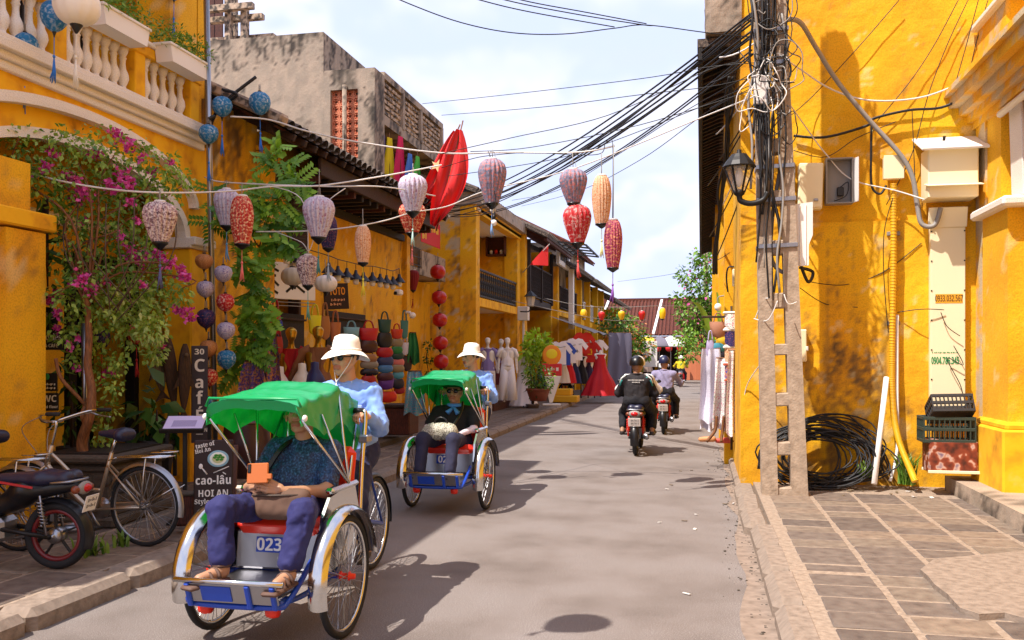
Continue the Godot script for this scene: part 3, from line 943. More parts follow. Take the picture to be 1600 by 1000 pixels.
func house(c: Node3D, X: float, s0: float, s1: float, floor2: float, top: float, balcony := true, dark := false) -> void:
	var f := func(p): return ycol(p, 0.05)
	var back := X - 1.0
	PB(c, "party_wall", Vector3(X - 6.0, 0.08, -s0), Vector3(X, top, -s0 - 0.35), 0.12, f)
	PB(c, "party_wall", Vector3(X - 6.0, 0.08, -s1 + 0.35), Vector3(X, top, -s1), 0.12, f)
	PB(c, "back_wall", Vector3(back - 0.3, 0.08, -s0), Vector3(back, top, -s1), 0.15, f)
	B(c, "balcony_floor", M.wood_violet if dark else M.white_trim, Vector3(back, floor2 - 0.2, -s0 - 0.3), Vector3(X - 0.03, floor2 - 0.05, -s1 + 0.3))
	B(c, "balcony_edge", M.wood_violet if dark else M.yellow, Vector3(X - 0.15, floor2 - 0.22, -s0 - 0.3), Vector3(X + 0.02, floor2 + 0.02, -s1 + 0.3), 0.01)
	for k in 2:
		var y0: float = 0.15 if k == 0 else floor2
		var h: float = 2.3 if k == 0 else 2.0
		var n := maxi(1, int((s1 - s0 - 0.8) / 1.7))
		for i in n:
			var s := s0 + 0.5 + (i + 0.5) * (s1 - s0 - 1.0) / n
			var d := B(c, "door", M.dark_inside if k == 0 else M.wood_black, Vector3(back, y0, -s + 0.5), Vector3(back + 0.03, y0 + h, -s - 0.5))
			for q in [-0.5, 0.5]:
				part("shutter", boxm(Vector3(0.04, h, 0.34), 0.006), M.wood_dark if not dark else M.wood_violet, d, Transform3D(I3, Vector3(back + 0.05, y0 + h / 2, -s + q * 1.25)))

func build_row() -> void:
	# third house: open loggia with iron railing
	var c := thing("loggia_house", "yellow house with open upper loggia and ornate black iron railing", "building")
	PB(c, "stained_wall", Vector3(-9.5, 0.08, -21.9), Vector3(-5.6, 5.5, -22.2), 0.06, func(p): return ycol(p, 0.2 + 0.1 * smoothstep(3.2, 4.8, p.y), 0.2 + 0.4 * smoothstep(3.0, 4.6, p.y)), 0.008)
	PB(c, "near_pillar", Vector3(-5.95, 0.08, -21.88), Vector3(-5.54, 5.4, -22.28), 0.06, func(p): return ycol(p, 0.05))
	PB(c, "far_pillar", Vector3(-5.95, 0.08, -27.1), Vector3(-5.54, 5.5, -27.55), 0.08, func(p): return ycol(p, 0.05))
	PB(c, "back_wall", Vector3(-7.0, 0.08, -22.2), Vector3(-6.75, 5.6, -27.5), 0.08, func(p): return ycol(p, 0.05))
	PB(c, "far_wall", Vector3(-7.0, 0.08, -27.2), Vector3(-5.9, 5.5, -27.4), 0.08, func(p): return ycol(p, 0.12 * smoothstep(4.5, 5.0, p.y)))
	B(c, "loggia_floor", M.white_trim, Vector3(-6.8, 2.9, -22.2), Vector3(-5.62, 3.02, -27.2))
	B(c, "floor_edge", M.yellow, Vector3(-5.75, 2.86, -22.28), Vector3(-5.56, 3.08, -27.1), 0.01)
	B(c, "loggia_ceiling", M.white_trim, Vector3(-6.8, 5.26, -22.0), Vector3(-5.5, 5.34, -27.5))
	PB(c, "roof_beam", Vector3(-5.75, 5.2, -22.25), Vector3(-5.5, 5.4, -27.5), 0.08, func(p): return ycol(p, 0.0, 0.15))
	PB(c, "roof_edge", Vector3(-7.4, 5.4, -21.85), Vector3(-5.36, 5.72, -27.7), 0.07, func(p): return gcol(p, -0.2), 0.03)
	tile_slope(c, Vector3(-5.5, 5.74, 0), Vector3(-3.2, 1.3, 0), 21.7, 27.8, M.tile_dark)
	B(c, "upper_door", M.wood_black, Vector3(-6.75, 3.02, -22.5), Vector3(-6.7, 4.9, -23.5), 0.01)
	B(c, "shutter", M.wood_dark, Vector3(-6.7, 3.02, -23.5), Vector3(-6.66, 4.9, -23.9), 0.01)
	B(c, "lower_door", M.wood_black, Vector3(-6.75, 0.1, -22.6), Vector3(-6.7, 2.5, -23.6), 0.01)
	B(c, "white_door", M.white_paint, Vector3(-6.74, 0.1, -23.65), Vector3(-6.68, 2.4, -24.6), 0.01)
	railing(c, -5.6, 3.06, 3.84, 22.3, 27.1, M.iron, true)
	B(c, "plinth_step", M.wood_red, Vector3(-5.9, 0.1, -22.9), Vector3(-5.3, 0.34, -26.6), 0.02)
	var al := thing("altar_box", "dark red altar box with small offerings on the loggia wall", "shrine", Vector3(-6.188, 4.683, -27.15))
	B(al, "back", M.wood_red, Vector3(-0.3, -0.02, -0.02), Vector3(0.3, 0.62, 0.0))
	for k in [[-0.3, -0.26, -0.02, 0.62], [0.26, 0.3, -0.02, 0.62], [-0.3, 0.3, -0.02, 0.03], [-0.3, 0.3, 0.59, 0.62]]:
		B(al, "case_board", M.wood_red, Vector3(k[0], k[2], 0.0), Vector3(k[1], k[3], 0.3), 0.006)
	for i in 3:
		part("offering_cup", fin(lat([Vector2(0.0, 0), Vector2(0.04, 0), Vector2(0.05, 0.1), Vector2(0.03, 0.14), Vector2(0, 0.14)], 8)), M.white_paint if i != 1 else M.red_vinyl, al, Transform3D(I3, Vector3(-0.16 + i * 0.16, 0.03, 0.16)))
	# fourth house: dark timber balcony
	c = thing("timber_balcony_house", "narrow house with dark violet timber balcony and red roof beam", "building")
	house(c, -5.4, 27.6, 32.9, 3.45, 5.4, true, true)
	railing(c, -5.36, 3.45, 4.55, 27.95, 32.5, M.wood_violet, false)
	for i in 3: B(c, "balcony_post", M.wood_violet, Vector3(-5.42, 3.4, -28.0 - i * 2.2), Vector3(-5.3, 5.3, -28.1 - i * 2.2), 0.01)
	B(c, "red_beam", M.wood_red, Vector3(-4.78, 5.16, -27.5), Vector3(-4.68, 5.28, -33.0), 0.01)
	for i in 6:
		var st := ST()
		bar(st, Vector3(-4.75, 5.22, -27.8 - i), Vector3(-6.2, 5.95, -27.8 - i), 0.07, 0.09)
		part("rafter", st, M.wood_red, c)
	tile_slope(c, Vector3(-4.65, 5.34, 0), Vector3(-3.6, 1.75, 0), 27.4, 33.1, M.tile_dark)
	var sg := part("white_upper_panel", boxm(Vector3(0.12, 0.75, 2.6), 0.01), M.cable_white, c, Transform3D(I3, Vector3(-4.95, 5.2, -32.621)))
	for i in 3:
		part("panel_vent", boxm(Vector3(0.05, 0.4, 0.5)), M.wood_violet, sg, Transform3D(I3, Vector3(0.06, 0, 0.8 - i * 0.7)))
	var st9 := ST()
	for k in 5: bar(st9, Vector3(-4.5, 5.25, -28.557) + Vector3(0, 0, -k * 0.9), Vector3(-4.5, 5.25, -28.557) + Vector3(0.9, -0.12, -k * 0.9), 0.05, 0.05)
	for k in 3: bar(st9, Vector3(-4.5, 5.25, -28.557) + Vector3(k * 0.45, -0.06 * k, 0), Vector3(-4.5, 5.25, -28.557) + Vector3(k * 0.45, -0.06 * k, -3.6), 0.05, 0.05)
	part("awning_frame", st9, M.iron, c)
	# fifth to eighth
	c = thing("tshirt_shop_house", "yellow shop house with grey awning behind the hanging white shirts", "building")
	house(c, -5.2, 32.9, 38.0, 3.3, 4.9)
	railing(c, -5.15, 3.3, 4.2, 33.2, 37.7, M.wood_violet, false)
	tile_slope(c, Vector3(-4.5, 4.85, 0), Vector3(-3.4, 1.6, 0), 32.8, 38.2, M.tile_dark)
	B(c, "white_column", M.white_paint, Vector3(-4.95, 2.6, -33.9), Vector3(-4.75, 4.9, -34.15), 0.02)
	var st := ST()
	sheet(st, 6, 10, func(u, v): return Vector3(-5.1 + u * 1.5, 2.95 - u * 0.55 - 0.1 * sin(v * PI * 5.0) * u * 0.4, -30.2 - v * 7.2))
	part("awning", st, col("8a807c", 0.8), c)
	c = thing("column_house", "yellow two storey house with slim columns and pale upper balcony", "building")
	house(c, -5.0, 38.0, 45.0, 3.1, 4.8)
	railing(c, -4.95, 3.1, 3.9, 38.3, 44.7, M.cable_white, false)
	tile_slope(c, Vector3(-4.35, 4.75, 0), Vector3(-3.4, 1.5, 0), 37.9, 45.2, M.tile_dark)
	for s in [39.0, 42.0, 44.6]:
		PB(c, "column", Vector3(-5.0, 0.1, -s), Vector3(-4.75, 4.8, -s - 0.25), 0.2, func(p): return ycol(p))
	c = thing("upper_gable_house", "small dark gable roofs rising behind the column house", "building")
	PB(c, "gable_wall", Vector3(-8.0, 4.0, -36.0), Vector3(-5.6, 6.2, -44.0), 0.25, func(p): return gcol(p, 0.0))
	tile_slope(c, Vector3(-5.2, 6.1, 0), Vector3(-2.4, 1.2, 0), 35.4, 44.5, M.tile_brown)
	c = thing("far_yellow_house", "last yellow house on the left before the street end", "building")
	house(c, -4.8, 45.0, 55.0, 2.9, 4.4)
	tile_slope(c, Vector3(-4.2, 4.4, 0), Vector3(-3.0, 1.4, 0), 44.9, 55.2, M.tile_dark)
	# street end
	c = thing("tiled_hall", "long low hall with brown tiled roof closing the far street end", "building")
	var rf := ST()
	quad(rf, Vector3(-16, 2.9, -60.5), Vector3(12, 2.9, -60.5), Vector3(12, 5.6, -66), Vector3(-16, 5.6, -66), Vector3(0, 1, 1))
	var r := part("roof", rf, M.tile_brown, c)
	var rows := ST()
	var dd := Vector3(0, 2.7, -5.5).normalized()
	var m := fin(rl(Basis(dd, Vector3(0, 1, 0.5).normalized(), dd.cross(Vector3(0, 1, 0.5).normalized())), 0.085, 6.1))
	for i in 110: rows.append_from(m, 0, Transform3D(I3, Vector3(-15.9 + i * 0.25, 2.92, -60.5)))
	stuff(part("roof_tile_rows", rows, M.tile_brown, r))
	for x in [-6.6, -2.75]:
		var b := ST()
		bar(b, Vector3(x - 0.35, 3.0, -60.4), Vector3(x, 5.68, -66), 0.16, 0.12)
		part("white_ridge", b, M.white_paint, c)
	B(c, "main_ridge", M.tile_brown, Vector3(-16, 5.5, -65.8), Vector3(12, 5.75, -66.2))
	tile_slope2(c)
	B(c, "front_wall", M.yellow, Vector3(-16, 0.0, -62.5), Vector3(12, 2.9, -63))
	for i in 8: B(c, "shopfront", M.dark_inside, Vector3(-7.4 + i * 1.5, 0.0, -62.3), Vector3(-6.1 + i * 1.5, 2.1, -62.5))
	B(c, "awning_strip", M.cable_grey, Vector3(-6.5, 2.15, -60.2), Vector3(4, 2.25, -62.4))
	# backdrop houses that close the sides
	c = thing("rear_house", "yellow side house at the right of the tiled hall", "building")
	PB(c, "wall", Vector3(1.0, 0, -52.0), Vector3(6, 4.5, -60), 0.4, func(p): return ycol(p))
	B(c, "roof", M.tile_brown, Vector3(0.7, 4.5, -51.5), Vector3(6.3, 4.8, -60.5))

func tile_slope2(c: Node3D) -> void:
	var st := ST()
	quad(st, Vector3(-12, 2.35, -59.2), Vector3(8, 2.35, -59.2), Vector3(8, 2.85, -60.6), Vector3(-12, 2.85, -60.6), Vector3(0, 1, 1))
	box(st, Vector3(-2, 2.3, -59.2), Vector3(20, 0.12, 0.06))
	part("porch_roof", st, M.wood_red, c)

func lat(prof: Array, n := 12) -> SurfaceTool:
	var st := ST(true)
	lathe(st, prof, n)
	return st

# ---------------------------------------------------------------- right side
func build_right() -> void:
	var c := thing("corner_house", "tall sunlit yellow corner house with cracked weathered plaster behind the concrete pole", "building")
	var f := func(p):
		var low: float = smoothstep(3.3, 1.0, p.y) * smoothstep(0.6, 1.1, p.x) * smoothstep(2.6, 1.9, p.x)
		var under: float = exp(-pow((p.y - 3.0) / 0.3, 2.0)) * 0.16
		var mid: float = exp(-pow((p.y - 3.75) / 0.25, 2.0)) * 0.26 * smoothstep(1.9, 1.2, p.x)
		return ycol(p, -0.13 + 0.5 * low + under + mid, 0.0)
	PB(c, "front_wall", Vector3(0.46, 0.0, -10.9), Vector3(3.4, 9.0, -11.3), 0.035, f, 0.012)
	PB(c, "lower_skin", Vector3(0.458, 0.0, -10.84), Vector3(3.2, 3.13, -10.9), 0.035, f, 0.012)
	PB(c, "street_wall", Vector3(0.46, 0.0, -11.3), Vector3(0.9, 6.5, -13.4), 0.08, func(p): return ycol(p, 0.0))
	PB(c, "rear_mass", Vector3(0.9, 0.0, -11.3), Vector3(6.0, 9.0, -20.0), 0.4, func(p): return ycol(p, 0.0))
	PB(c, "grey_cornice", Vector3(0.06, 5.42, -10.86), Vector3(0.47, 6.6, -13.2), 0.06, func(p): return gcol(p, -0.05), 0.02)
	# eave seen from below
	var ev := part("eave", boxm(Vector3(0.06, 0.16, 22.0), 0.01, Vector3(0.0, 5.22, -22.0)), M.wood_black, c)
	for i in 90:
		var st := ST()
		bar(st, Vector3(0.0, 5.18, -11.1 - i * 0.24), Vector3(0.62, 5.42, -11.1 - i * 0.24), 0.07, 0.06)
		part("rafter", st, M.wood_dark if i % 3 else M.wood_black, ev)
	B(ev, "eave_boards", M.tile_dark, Vector3(-0.04, 5.3, -11.0), Vector3(0.7, 5.4, -33.0))
	c = thing("right_row_house", "yellow shop house beyond the corner on the right with hanging cloths", "building")
	PB(c, "street_wall", Vector3(0.62, 0.0, -13.4), Vector3(1.0, 5.3, -33.0), 0.15, func(p): return ycol(p, 0.0))
	for s in [13.5, 17.5, 22.0, 28.0]:
		PB(c, "pilaster", Vector3(0.34, 0.0, -s), Vector3(0.64, 5.2, -s - 0.4), 0.08, func(p): return ycol(p, 0.0))
	B(c, "gable_end", M.yellow, Vector3(0.64, 0.0, -33.0), Vector3(6.0, 6.0, -33.3))
	B(c, "roof", M.tile_dark, Vector3(0.1, 5.45, -13.2), Vector3(6.2, 5.6, -33.2))
	# gate building on the far right
	c = thing("gate_building", "yellow building with heavy moulded cornice and pilasters at the right edge", "building")
	var y := func(p): return ycol(p, -0.25)
	PB(c, "wall", Vector3(3.12, 0.1, 4.0), Vector3(5.0, 4.3, -10.88), 0.07, y, 0.004)
	PB(c, "upper_wall", Vector3(3.3, 4.7, 4.0), Vector3(5.0, 9.0, -10.88), 0.08, func(p): return ycol(p, -0.15))
	PB(c, "old_strip", Vector3(3.0, 0.27, -10.5), Vector3(3.3, 4.2, -10.84), 0.05, func(p): return ycol(p, -0.1, 0.62))
	PB(c, "pilaster", Vector3(2.93, 0.9, -9.55), Vector3(3.2, 3.05, -10.35), 0.06, y)
	PB(c, "pilaster_upper", Vector3(3.02, 3.05, -10.05), Vector3(3.2, 4.2, -10.5), 0.06, y)
	B(c, "pilaster_plinth", M.yellow, Vector3(2.84, 0.25, -9.4), Vector3(3.2, 0.88, -10.45), 0.02)
	B(c, "plinth_moulding", M.yellow, Vector3(2.88, 0.86, -9.45), Vector3(3.2, 0.95, -10.4), 0.03)
	B(c, "pilaster_cap", M.white_trim, Vector3(2.84, 3.04, -9.4), Vector3(3.2, 3.14, -10.48), 0.025)
	B(c, "pilaster", M.yellow, Vector3(2.95, 0.25, -6.6), Vector3(3.2, 4.2, -7.4), 0.01)
	for k in [[4.12, 4.2, 2.98], [4.2, 4.28, 2.92], [4.28, 4.38, 2.84], [4.38, 4.5, 2.74], [4.5, 4.56, 2.68]]:
		PB(c, "cornice_band", Vector3(k[2], k[0], 4.0), Vector3(3.4, k[1], -10.98 - (3.0 - k[2]) * 0.4), 0.08, func(p): return ycol(p, -0.05, 0.5))
	PB(c, "parapet_block", Vector3(3.02, 4.56, -9.9), Vector3(3.5, 5.2, -10.86), 0.06, func(p): return ycol(p, -0.1, 0.45))
	B(c, "parapet_cap", M.white_trim, Vector3(2.95, 5.2, -9.8), Vector3(3.5, 5.28, -10.87), 0.02)
	B(c, "window_reveal", M.yellow, Vector3(3.06, 3.2, -9.25), Vector3(3.13, 4.1, -9.3), 0.01)
	part("leaning_panel", boxm(Vector3(0.03, 0.95, 0.34), 0.006), M.white_trim, c, Transform3D(Basis(Vector3(0, 0, 1), 0.03), Vector3(3.08, 3.65, -9.75)))
	var st := ST(true)
	tube(st, [Vector3(2.98, 4.05, -6.0), Vector3(2.98, 4.05, -9.95)], 0.035, 8)
	part("rail_pipe", st, M.cable_white, c)
	var sp := thing("stone_platform", "low weathered stone platform step in front of the gate building", "step")
	PB(sp, "lower_step", Vector3(2.62, 0.05, 3.0), Vector3(3.3, 0.28, -10.6), 0.06, func(p): return gcol(p, -0.15 + 0.3 * smoothstep(0.26, 0.1, p.y)), 0.01)
	PB(sp, "upper_step", Vector3(3.0, 0.28, 3.0), Vector3(3.3, 0.42, -9.2), 0.06, func(p): return gcol(p, -0.1), 0.008)
	# broken slab of cement over the paving
	var poly := []
	for q in [[1438,892], [1460,875], [1540,868], [1600,862], [1660,870], [1680,980], [1600,968], [1570,960], [1530,962], [1500,952], [1480,930], [1460,915], [1450,902]]:
		var cx: float = (q[0] - 800.0) / 1400.0
		var D: float = 1400.0 * 1.455 / (q[1] - 555.0)
		poly.append(Vector2((-0.2062 + 0.9785 * cx) * D, (0.9785 + 0.2062 * cx) * D))
	st = ST()
	prism(st, poly, 0.055, Transform3D(Basis(Vector3(1, 0, 0), Vector3(0, 0, -1), Vector3(0, 1, 0)), Vector3(0, 0.1, 0)))
	var sl := part("cement_patch", st, M.kerb)
	tag(sl, "", "", "", "structure")

# ---------------------------------------------------------------- people
var head_mesh: ArrayMesh
var hand_mesh: ArrayMesh      # closed round a grip
var open_mesh: ArrayMesh      # loosely curled
const SK := Color(0.40, 0.205, 0.115)

func mirror(p: Vector3, s: float) -> Vector3: return Vector3(p.x * s, p.y, p.z)

func make_head() -> void:
	var S := Color.WHITE
	var lip := Color(0.8, 0.5, 0.5)
	var brow := Color(0.12, 0.1, 0.1)
	var b := [
		[Vector3(0, 0.035, -0.035), Vector3(0, 0.03, 0.015), 0.079, 0.075, S],
		[Vector3(0, 0.0, 0.028), Vector3(0, -0.055, 0.038), 0.06, 0.046, S],
		[Vector3(0, -0.085, 0.06), Vector3(0, -0.094, 0.064), 0.027, 0.022, S],
		[Vector3(0, 0.018, 0.084), Vector3(0, -0.022, 0.102), 0.008, 0.013, S],
		[Vector3(-0.02, -0.055, 0.084), Vector3(0.02, -0.055, 0.084), 0.007, 0.007, lip],
		[Vector3(-0.017, -0.066, 0.083), Vector3(0.017, -0.066, 0.083), 0.008, 0.008, lip],
		[Vector3(0, -0.07, -0.02), Vector3(0, -0.17, -0.035), 0.053, 0.056, S]]
	for s in [-1.0, 1.0]:
		b.append([mirror(Vector3(0.05, -0.04, 0.005), s), mirror(Vector3(0.022, -0.085, 0.05), s), 0.027, 0.022, S])
		b.append([mirror(Vector3(0.042, -0.018, 0.055), s), mirror(Vector3(0.035, -0.03, 0.06), s), 0.024, 0.02, S])
		b.append([mirror(Vector3(0.014, 0.03, 0.087), s), mirror(Vector3(0.046, 0.03, 0.073), s), 0.007, 0.005, brow])
		b.append([mirror(Vector3(0.079, 0.012, -0.012), s), mirror(Vector3(0.08, -0.028, -0.004), s), 0.013, 0.009, S])
		b.append([mirror(Vector3(0.012, -0.024, 0.094), s), mirror(Vector3(0.013, -0.024, 0.09), s), 0.009, 0.009, S])
		b.append([mirror(Vector3(0.024, 0.012, 0.08), s), mirror(Vector3(0.036, 0.012, 0.077), s), 0.0075, 0.0065, Color(0.2, 0.15, 0.12)])
	var st := ST(true)
	net(st, b, 0.0045, 0.018)
	head_mesh = fin(st)

func make_hand(curl: float) -> ArrayMesh:
	var b := []
	var S := Color.WHITE
	b.append([Vector3(0, 0, -0.03), Vector3(0, 0, 0.02), 0.024, 0.026, S])
	var len := [0.07, 0.085, 0.08, 0.066]
	for i in 4:
		var x := 0.031 - i * 0.0205
		var p := Vector3(x, 0, 0.088 - 0.004 * absf(i - 1.3))
		b.append([Vector3(x * 0.6, 0, 0.02), p, 0.015, 0.0115, S])
		var a := 0.0
		for k in 3:
			a += curl * [0.7, 1.0, 0.7][k]
			var q: Vector3 = p + Vector3(0, -sin(a), cos(a)) * len[i] * [0.46, 0.32, 0.25][k]
			b.append([p, q, 0.0092 - 0.0008 * k, 0.0086 - 0.0008 * k, S])
			p = q
	b.append([Vector3(0.024, -0.006, 0.015), Vector3(0.05, -0.016, 0.05), 0.015, 0.011, S])
	b.append([Vector3(0.05, -0.016, 0.05), Vector3(0.05 - curl * 0.012, -0.034, 0.077), 0.0105, 0.0095, S])
	b.append([Vector3(0.05 - curl * 0.012, -0.034, 0.077), Vector3(0.045 - curl * 0.02, -0.045, 0.097), 0.0095, 0.008, S])
	var st := ST(true)
	net(st, b, 0.0036, 0.006)
	return fin(st)

# tint a mesh's vertex colours while adding it
func add_tinted(st: SurfaceTool, m: ArrayMesh, xf: Transform3D, c: Color) -> void:
	var d := m.surface_get_arrays(0)
	var v: PackedVector3Array = d[Mesh.ARRAY_VERTEX]
	var k: PackedColorArray = d[Mesh.ARRAY_COLOR]
	var ix = d[Mesh.ARRAY_INDEX]
	var flip := xf.basis.determinant() < 0.0
	var n: int = ix.size() if ix else v.size()
	for i in range(0, n, 3):
		for j in ([0, 2, 1] if flip else [0, 1, 2]):
			var q: int = ix[i + j] if ix else i + j
			st.set_color(k[q] * c)
			st.add_vertex(xf * v[q])

func look(dir: Vector3, up: Vector3) -> Basis:
	var z := dir.normalized()
	var x := up.cross(z).normalized()
	return Basis(x, z.cross(x), z)

# joints: Dictionary of points in the thing's own axes; opt: colours, sleeves, cell
func person(t: Node3D, J: Dictionary, opt: Dictionary) -> void:
	var cell: float = opt.get("cell", 0.014)
	var sk: Color = opt.get("skin", SK)
	var fine: bool = opt.get("fine", true)
	var st := ST(true)
	var b := []
	var hb := look(J.face, J.get("up", Vector3.UP))
	var neck: Vector3 = J.chest
	var hd: Vector3 = J.head
	b.append([neck + Vector3(0, -0.05, 0), hd + hb * Vector3(0, -0.09, -0.025), 0.06, 0.05, sk])
	b.append([J.pelvis, neck - Vector3(0, 0.08, 0), 0.06, 0.06, sk])
	var shoe: Color = opt.get("shoe", Color(0.05, 0.04, 0.04))
	for s in ["L", "R"]:
		b.append([neck - Vector3(0, 0.06, 0), J["sh" + s], 0.06, 0.05, sk])
		b.append([J["sh" + s], J["el" + s], 0.045, 0.038, sk])
		b.append([J["el" + s], J["wr" + s], 0.039, 0.026, opt.get("arm", sk)])
		b.append([J["hip" + s], J["kn" + s], 0.075, 0.055, sk])
		b.append([J["kn" + s], J["an" + s], 0.05, 0.036, sk])
		b.append([J["an" + s] + Vector3(0, -0.03, 0), J["to" + s], 0.038, 0.03, shoe])
	net(st, b, cell, 0.03)
	if fine:
		add_tinted(st, head_mesh, Transform3D(hb, hd), sk)
		for s in ["L", "R"]:
			var d: Vector3 = (J["hd" + s] - J["wr" + s]) if J.has("hd" + s) else (J["wr" + s] - J["el" + s])
			var hx := Transform3D(look(d, J.get("palm" + s, Vector3.UP)), J["wr" + s])
			if s == "R": hx = hx * Transform3D(Basis.from_scale(Vector3(-1, 1, 1)), Vector3.ZERO)
			add_tinted(st, open_mesh if opt.get("open", false) else hand_mesh, hx, sk)
	else:
		ball(st, hd, Vector3(0.08, 0.115, 0.095), 12, hb)
		var q := []
		for s in ["L", "R"]:
			var d: Vector3 = (J["wr" + s] - J["el" + s]).normalized()
			q.append([J["wr" + s], J["wr" + s] + d * 0.07, 0.03, 0.03, sk])
		net(st, q, 0.012, 0.01)
	part("body", st, M.vskin, t)
	# shirt
	b = []
	var ax: Vector3 = (J.shL - J.shR).normalized()
	var fw: Vector3 = ax.cross(Vector3.UP).normalized()
	b.append([J.pelvis, neck - Vector3(0, 0.1, 0), 0.12, 0.12, Color.WHITE])
	for s in [-1.0, 1.0]:
		b.append([J.pelvis + ax * 0.075 * s + Vector3(0, -0.02, 0), neck + ax * 0.085 * s - Vector3(0, 0.13, 0), 0.115, 0.112, Color.WHITE])
		b.append([neck + ax * 0.05 * s - Vector3(0, 0.05, 0), (J.shL if s > 0 else J.shR), 0.07, 0.064, Color.WHITE])
	for s in ["L", "R"]:
		var e: Vector3 = J["el" + s]
		if opt.get("sleeve", "short") == "short":
			b.append([J["sh" + s], J["sh" + s].lerp(e, 0.72), 0.066, 0.068, Color.WHITE])
		else:
			b.append([J["sh" + s], e, 0.065, 0.055, Color.WHITE])
			b.append([e, e.lerp(J["wr" + s], 0.9), 0.055, 0.044, Color.WHITE])
	st = ST(true)
	net(st, b, cell, 0.05, null, opt.get("fold", 0.008))
	var sh := part("shirt", st, opt.shirt, t)
	st = ST(true)
	var nr := []
	for i in 14:
		var a := TAU * i / 14.0
		nr.append(neck + Vector3(0, 0.0, 0) + ax * cos(a) * 0.068 + fw * sin(a) * 0.07 + Vector3(0, 0.015 - 0.025 * maxf(0, sin(a)), 0))
	tube(st, nr, 0.017, 6, -1.0, true)
	part("collar", st, opt.shirt, sh)
	# trousers
	b = [[J.hipL, J.hipR, 0.122, 0.122, Color.WHITE], [J.pelvis, J.pelvis + Vector3(0, 0.05, 0), 0.12, 0.115, Color.WHITE]]
	for s in ["L", "R"]:
		b.append([J["hip" + s], J["kn" + s], 0.092, 0.072, Color.WHITE])
		b.append([J["kn" + s], J["kn" + s].lerp(J["an" + s], opt.get("cuff", 0.86)), 0.068, opt.get("hem", 0.06), Color.WHITE])
	st = ST(true)
	net(st, b, cell, 0.04, null, opt.get("fold", 0.008))
	part("trousers", st, opt.trousers, t)

func sun_hat(t: Node3D, at: Vector3, b: Basis, mat: Material) -> void:
	var st := ST(true)
	var pr := [Vector2(0.0, 0.118), Vector2(0.05, 0.114), Vector2(0.082, 0.098), Vector2(0.094, 0.06), Vector2(0.1, 0.012), Vector2(0.103, 0.0)]
	lathe(st, pr, 24)
	sheet(st, 32, 4, func(u, v):
		var a: float = TAU * u
		var r: float = 0.103 + v * 0.064
		return Vector3(cos(a) * r, -0.035 * v * v - 0.012 * v + 0.02 * v * sin(a * 2.0 + 0.6), sin(a) * r * 1.03))
	var h := part("sun_hat", st, mat, t, Transform3D(b, at))
	st = ST(true)
	var ring := arc(Vector3(0, 0.012, 0), Vector3(1, 0, 0), Vector3(0, 0, 1), 0.102, 0, TAU, 24)
	ring.pop_back()
	tube(st, ring, 0.006, 5, -1.0, true)
	part("hat_band", st, mat, h)

func sunglasses(t: Node3D, at: Vector3, b: Basis) -> void:
	var st := ST(true)
	for s in [-1.0, 1.0]:
		ball(st, Vector3(0.034 * s, 0.008, 0.088), Vector3(0.03, 0.022, 0.012), 12)
		tube(st, [Vector3(0.06 * s, 0.014, 0.082), Vector3(0.082 * s, 0.016, -0.005)], 0.004, 5)
	tube(st, [Vector3(-0.01, 0.016, 0.1), Vector3(0.01, 0.016, 0.1)], 0.004, 5)
	part("sunglasses", st, M.glass_dark, t, Transform3D(b, at))

func short_hair(t: Node3D, at: Vector3, b: Basis, mat: Material) -> void:
	var st := ST(true)
	sheet(st, 24, 10, func(u, v):
		var a: float = TAU * u
		var e: float = lerpf(PI / 2, -0.45 + 0.95 * maxf(0.0, sin(a)), v)
		var r := 1.0 + 0.02 * sin(a * 9.0)
		return Vector3(cos(a) * cos(e) * 0.086 * r, 0.035 + sin(e) * 0.09 * r, -0.012 + sin(a) * cos(e) * 0.1 * r))
	part("hair", st, mat, t, Transform3D(b, at))

func helmet(t: Node3D, at: Vector3, b: Basis, mat: Material) -> void:
	var st := ST(true)
	sheet(st, 24, 10, func(u, v):
		var a: float = TAU * u
		var e: float = lerpf(PI / 2, -0.35 + 0.55 * maxf(0.0, sin(a)), v)
		return Vector3(cos(a) * cos(e) * 0.118, 0.03 + sin(e) * 0.125, -0.01 + sin(a) * cos(e) * 0.138))
	var h := part("helmet", st, mat, t, Transform3D(b, at))
	st = ST(true)
	sheet(st, 10, 2, func(u, v): return Vector3(sin((u - 0.5) * 2.2) * (0.116 + v * 0.01), 0.075 - v * 0.02, -0.01 + cos((u - 0.5) * 2.2) * (0.13 + v * 0.055)))
	part("visor", st, M.black_plastic, h)

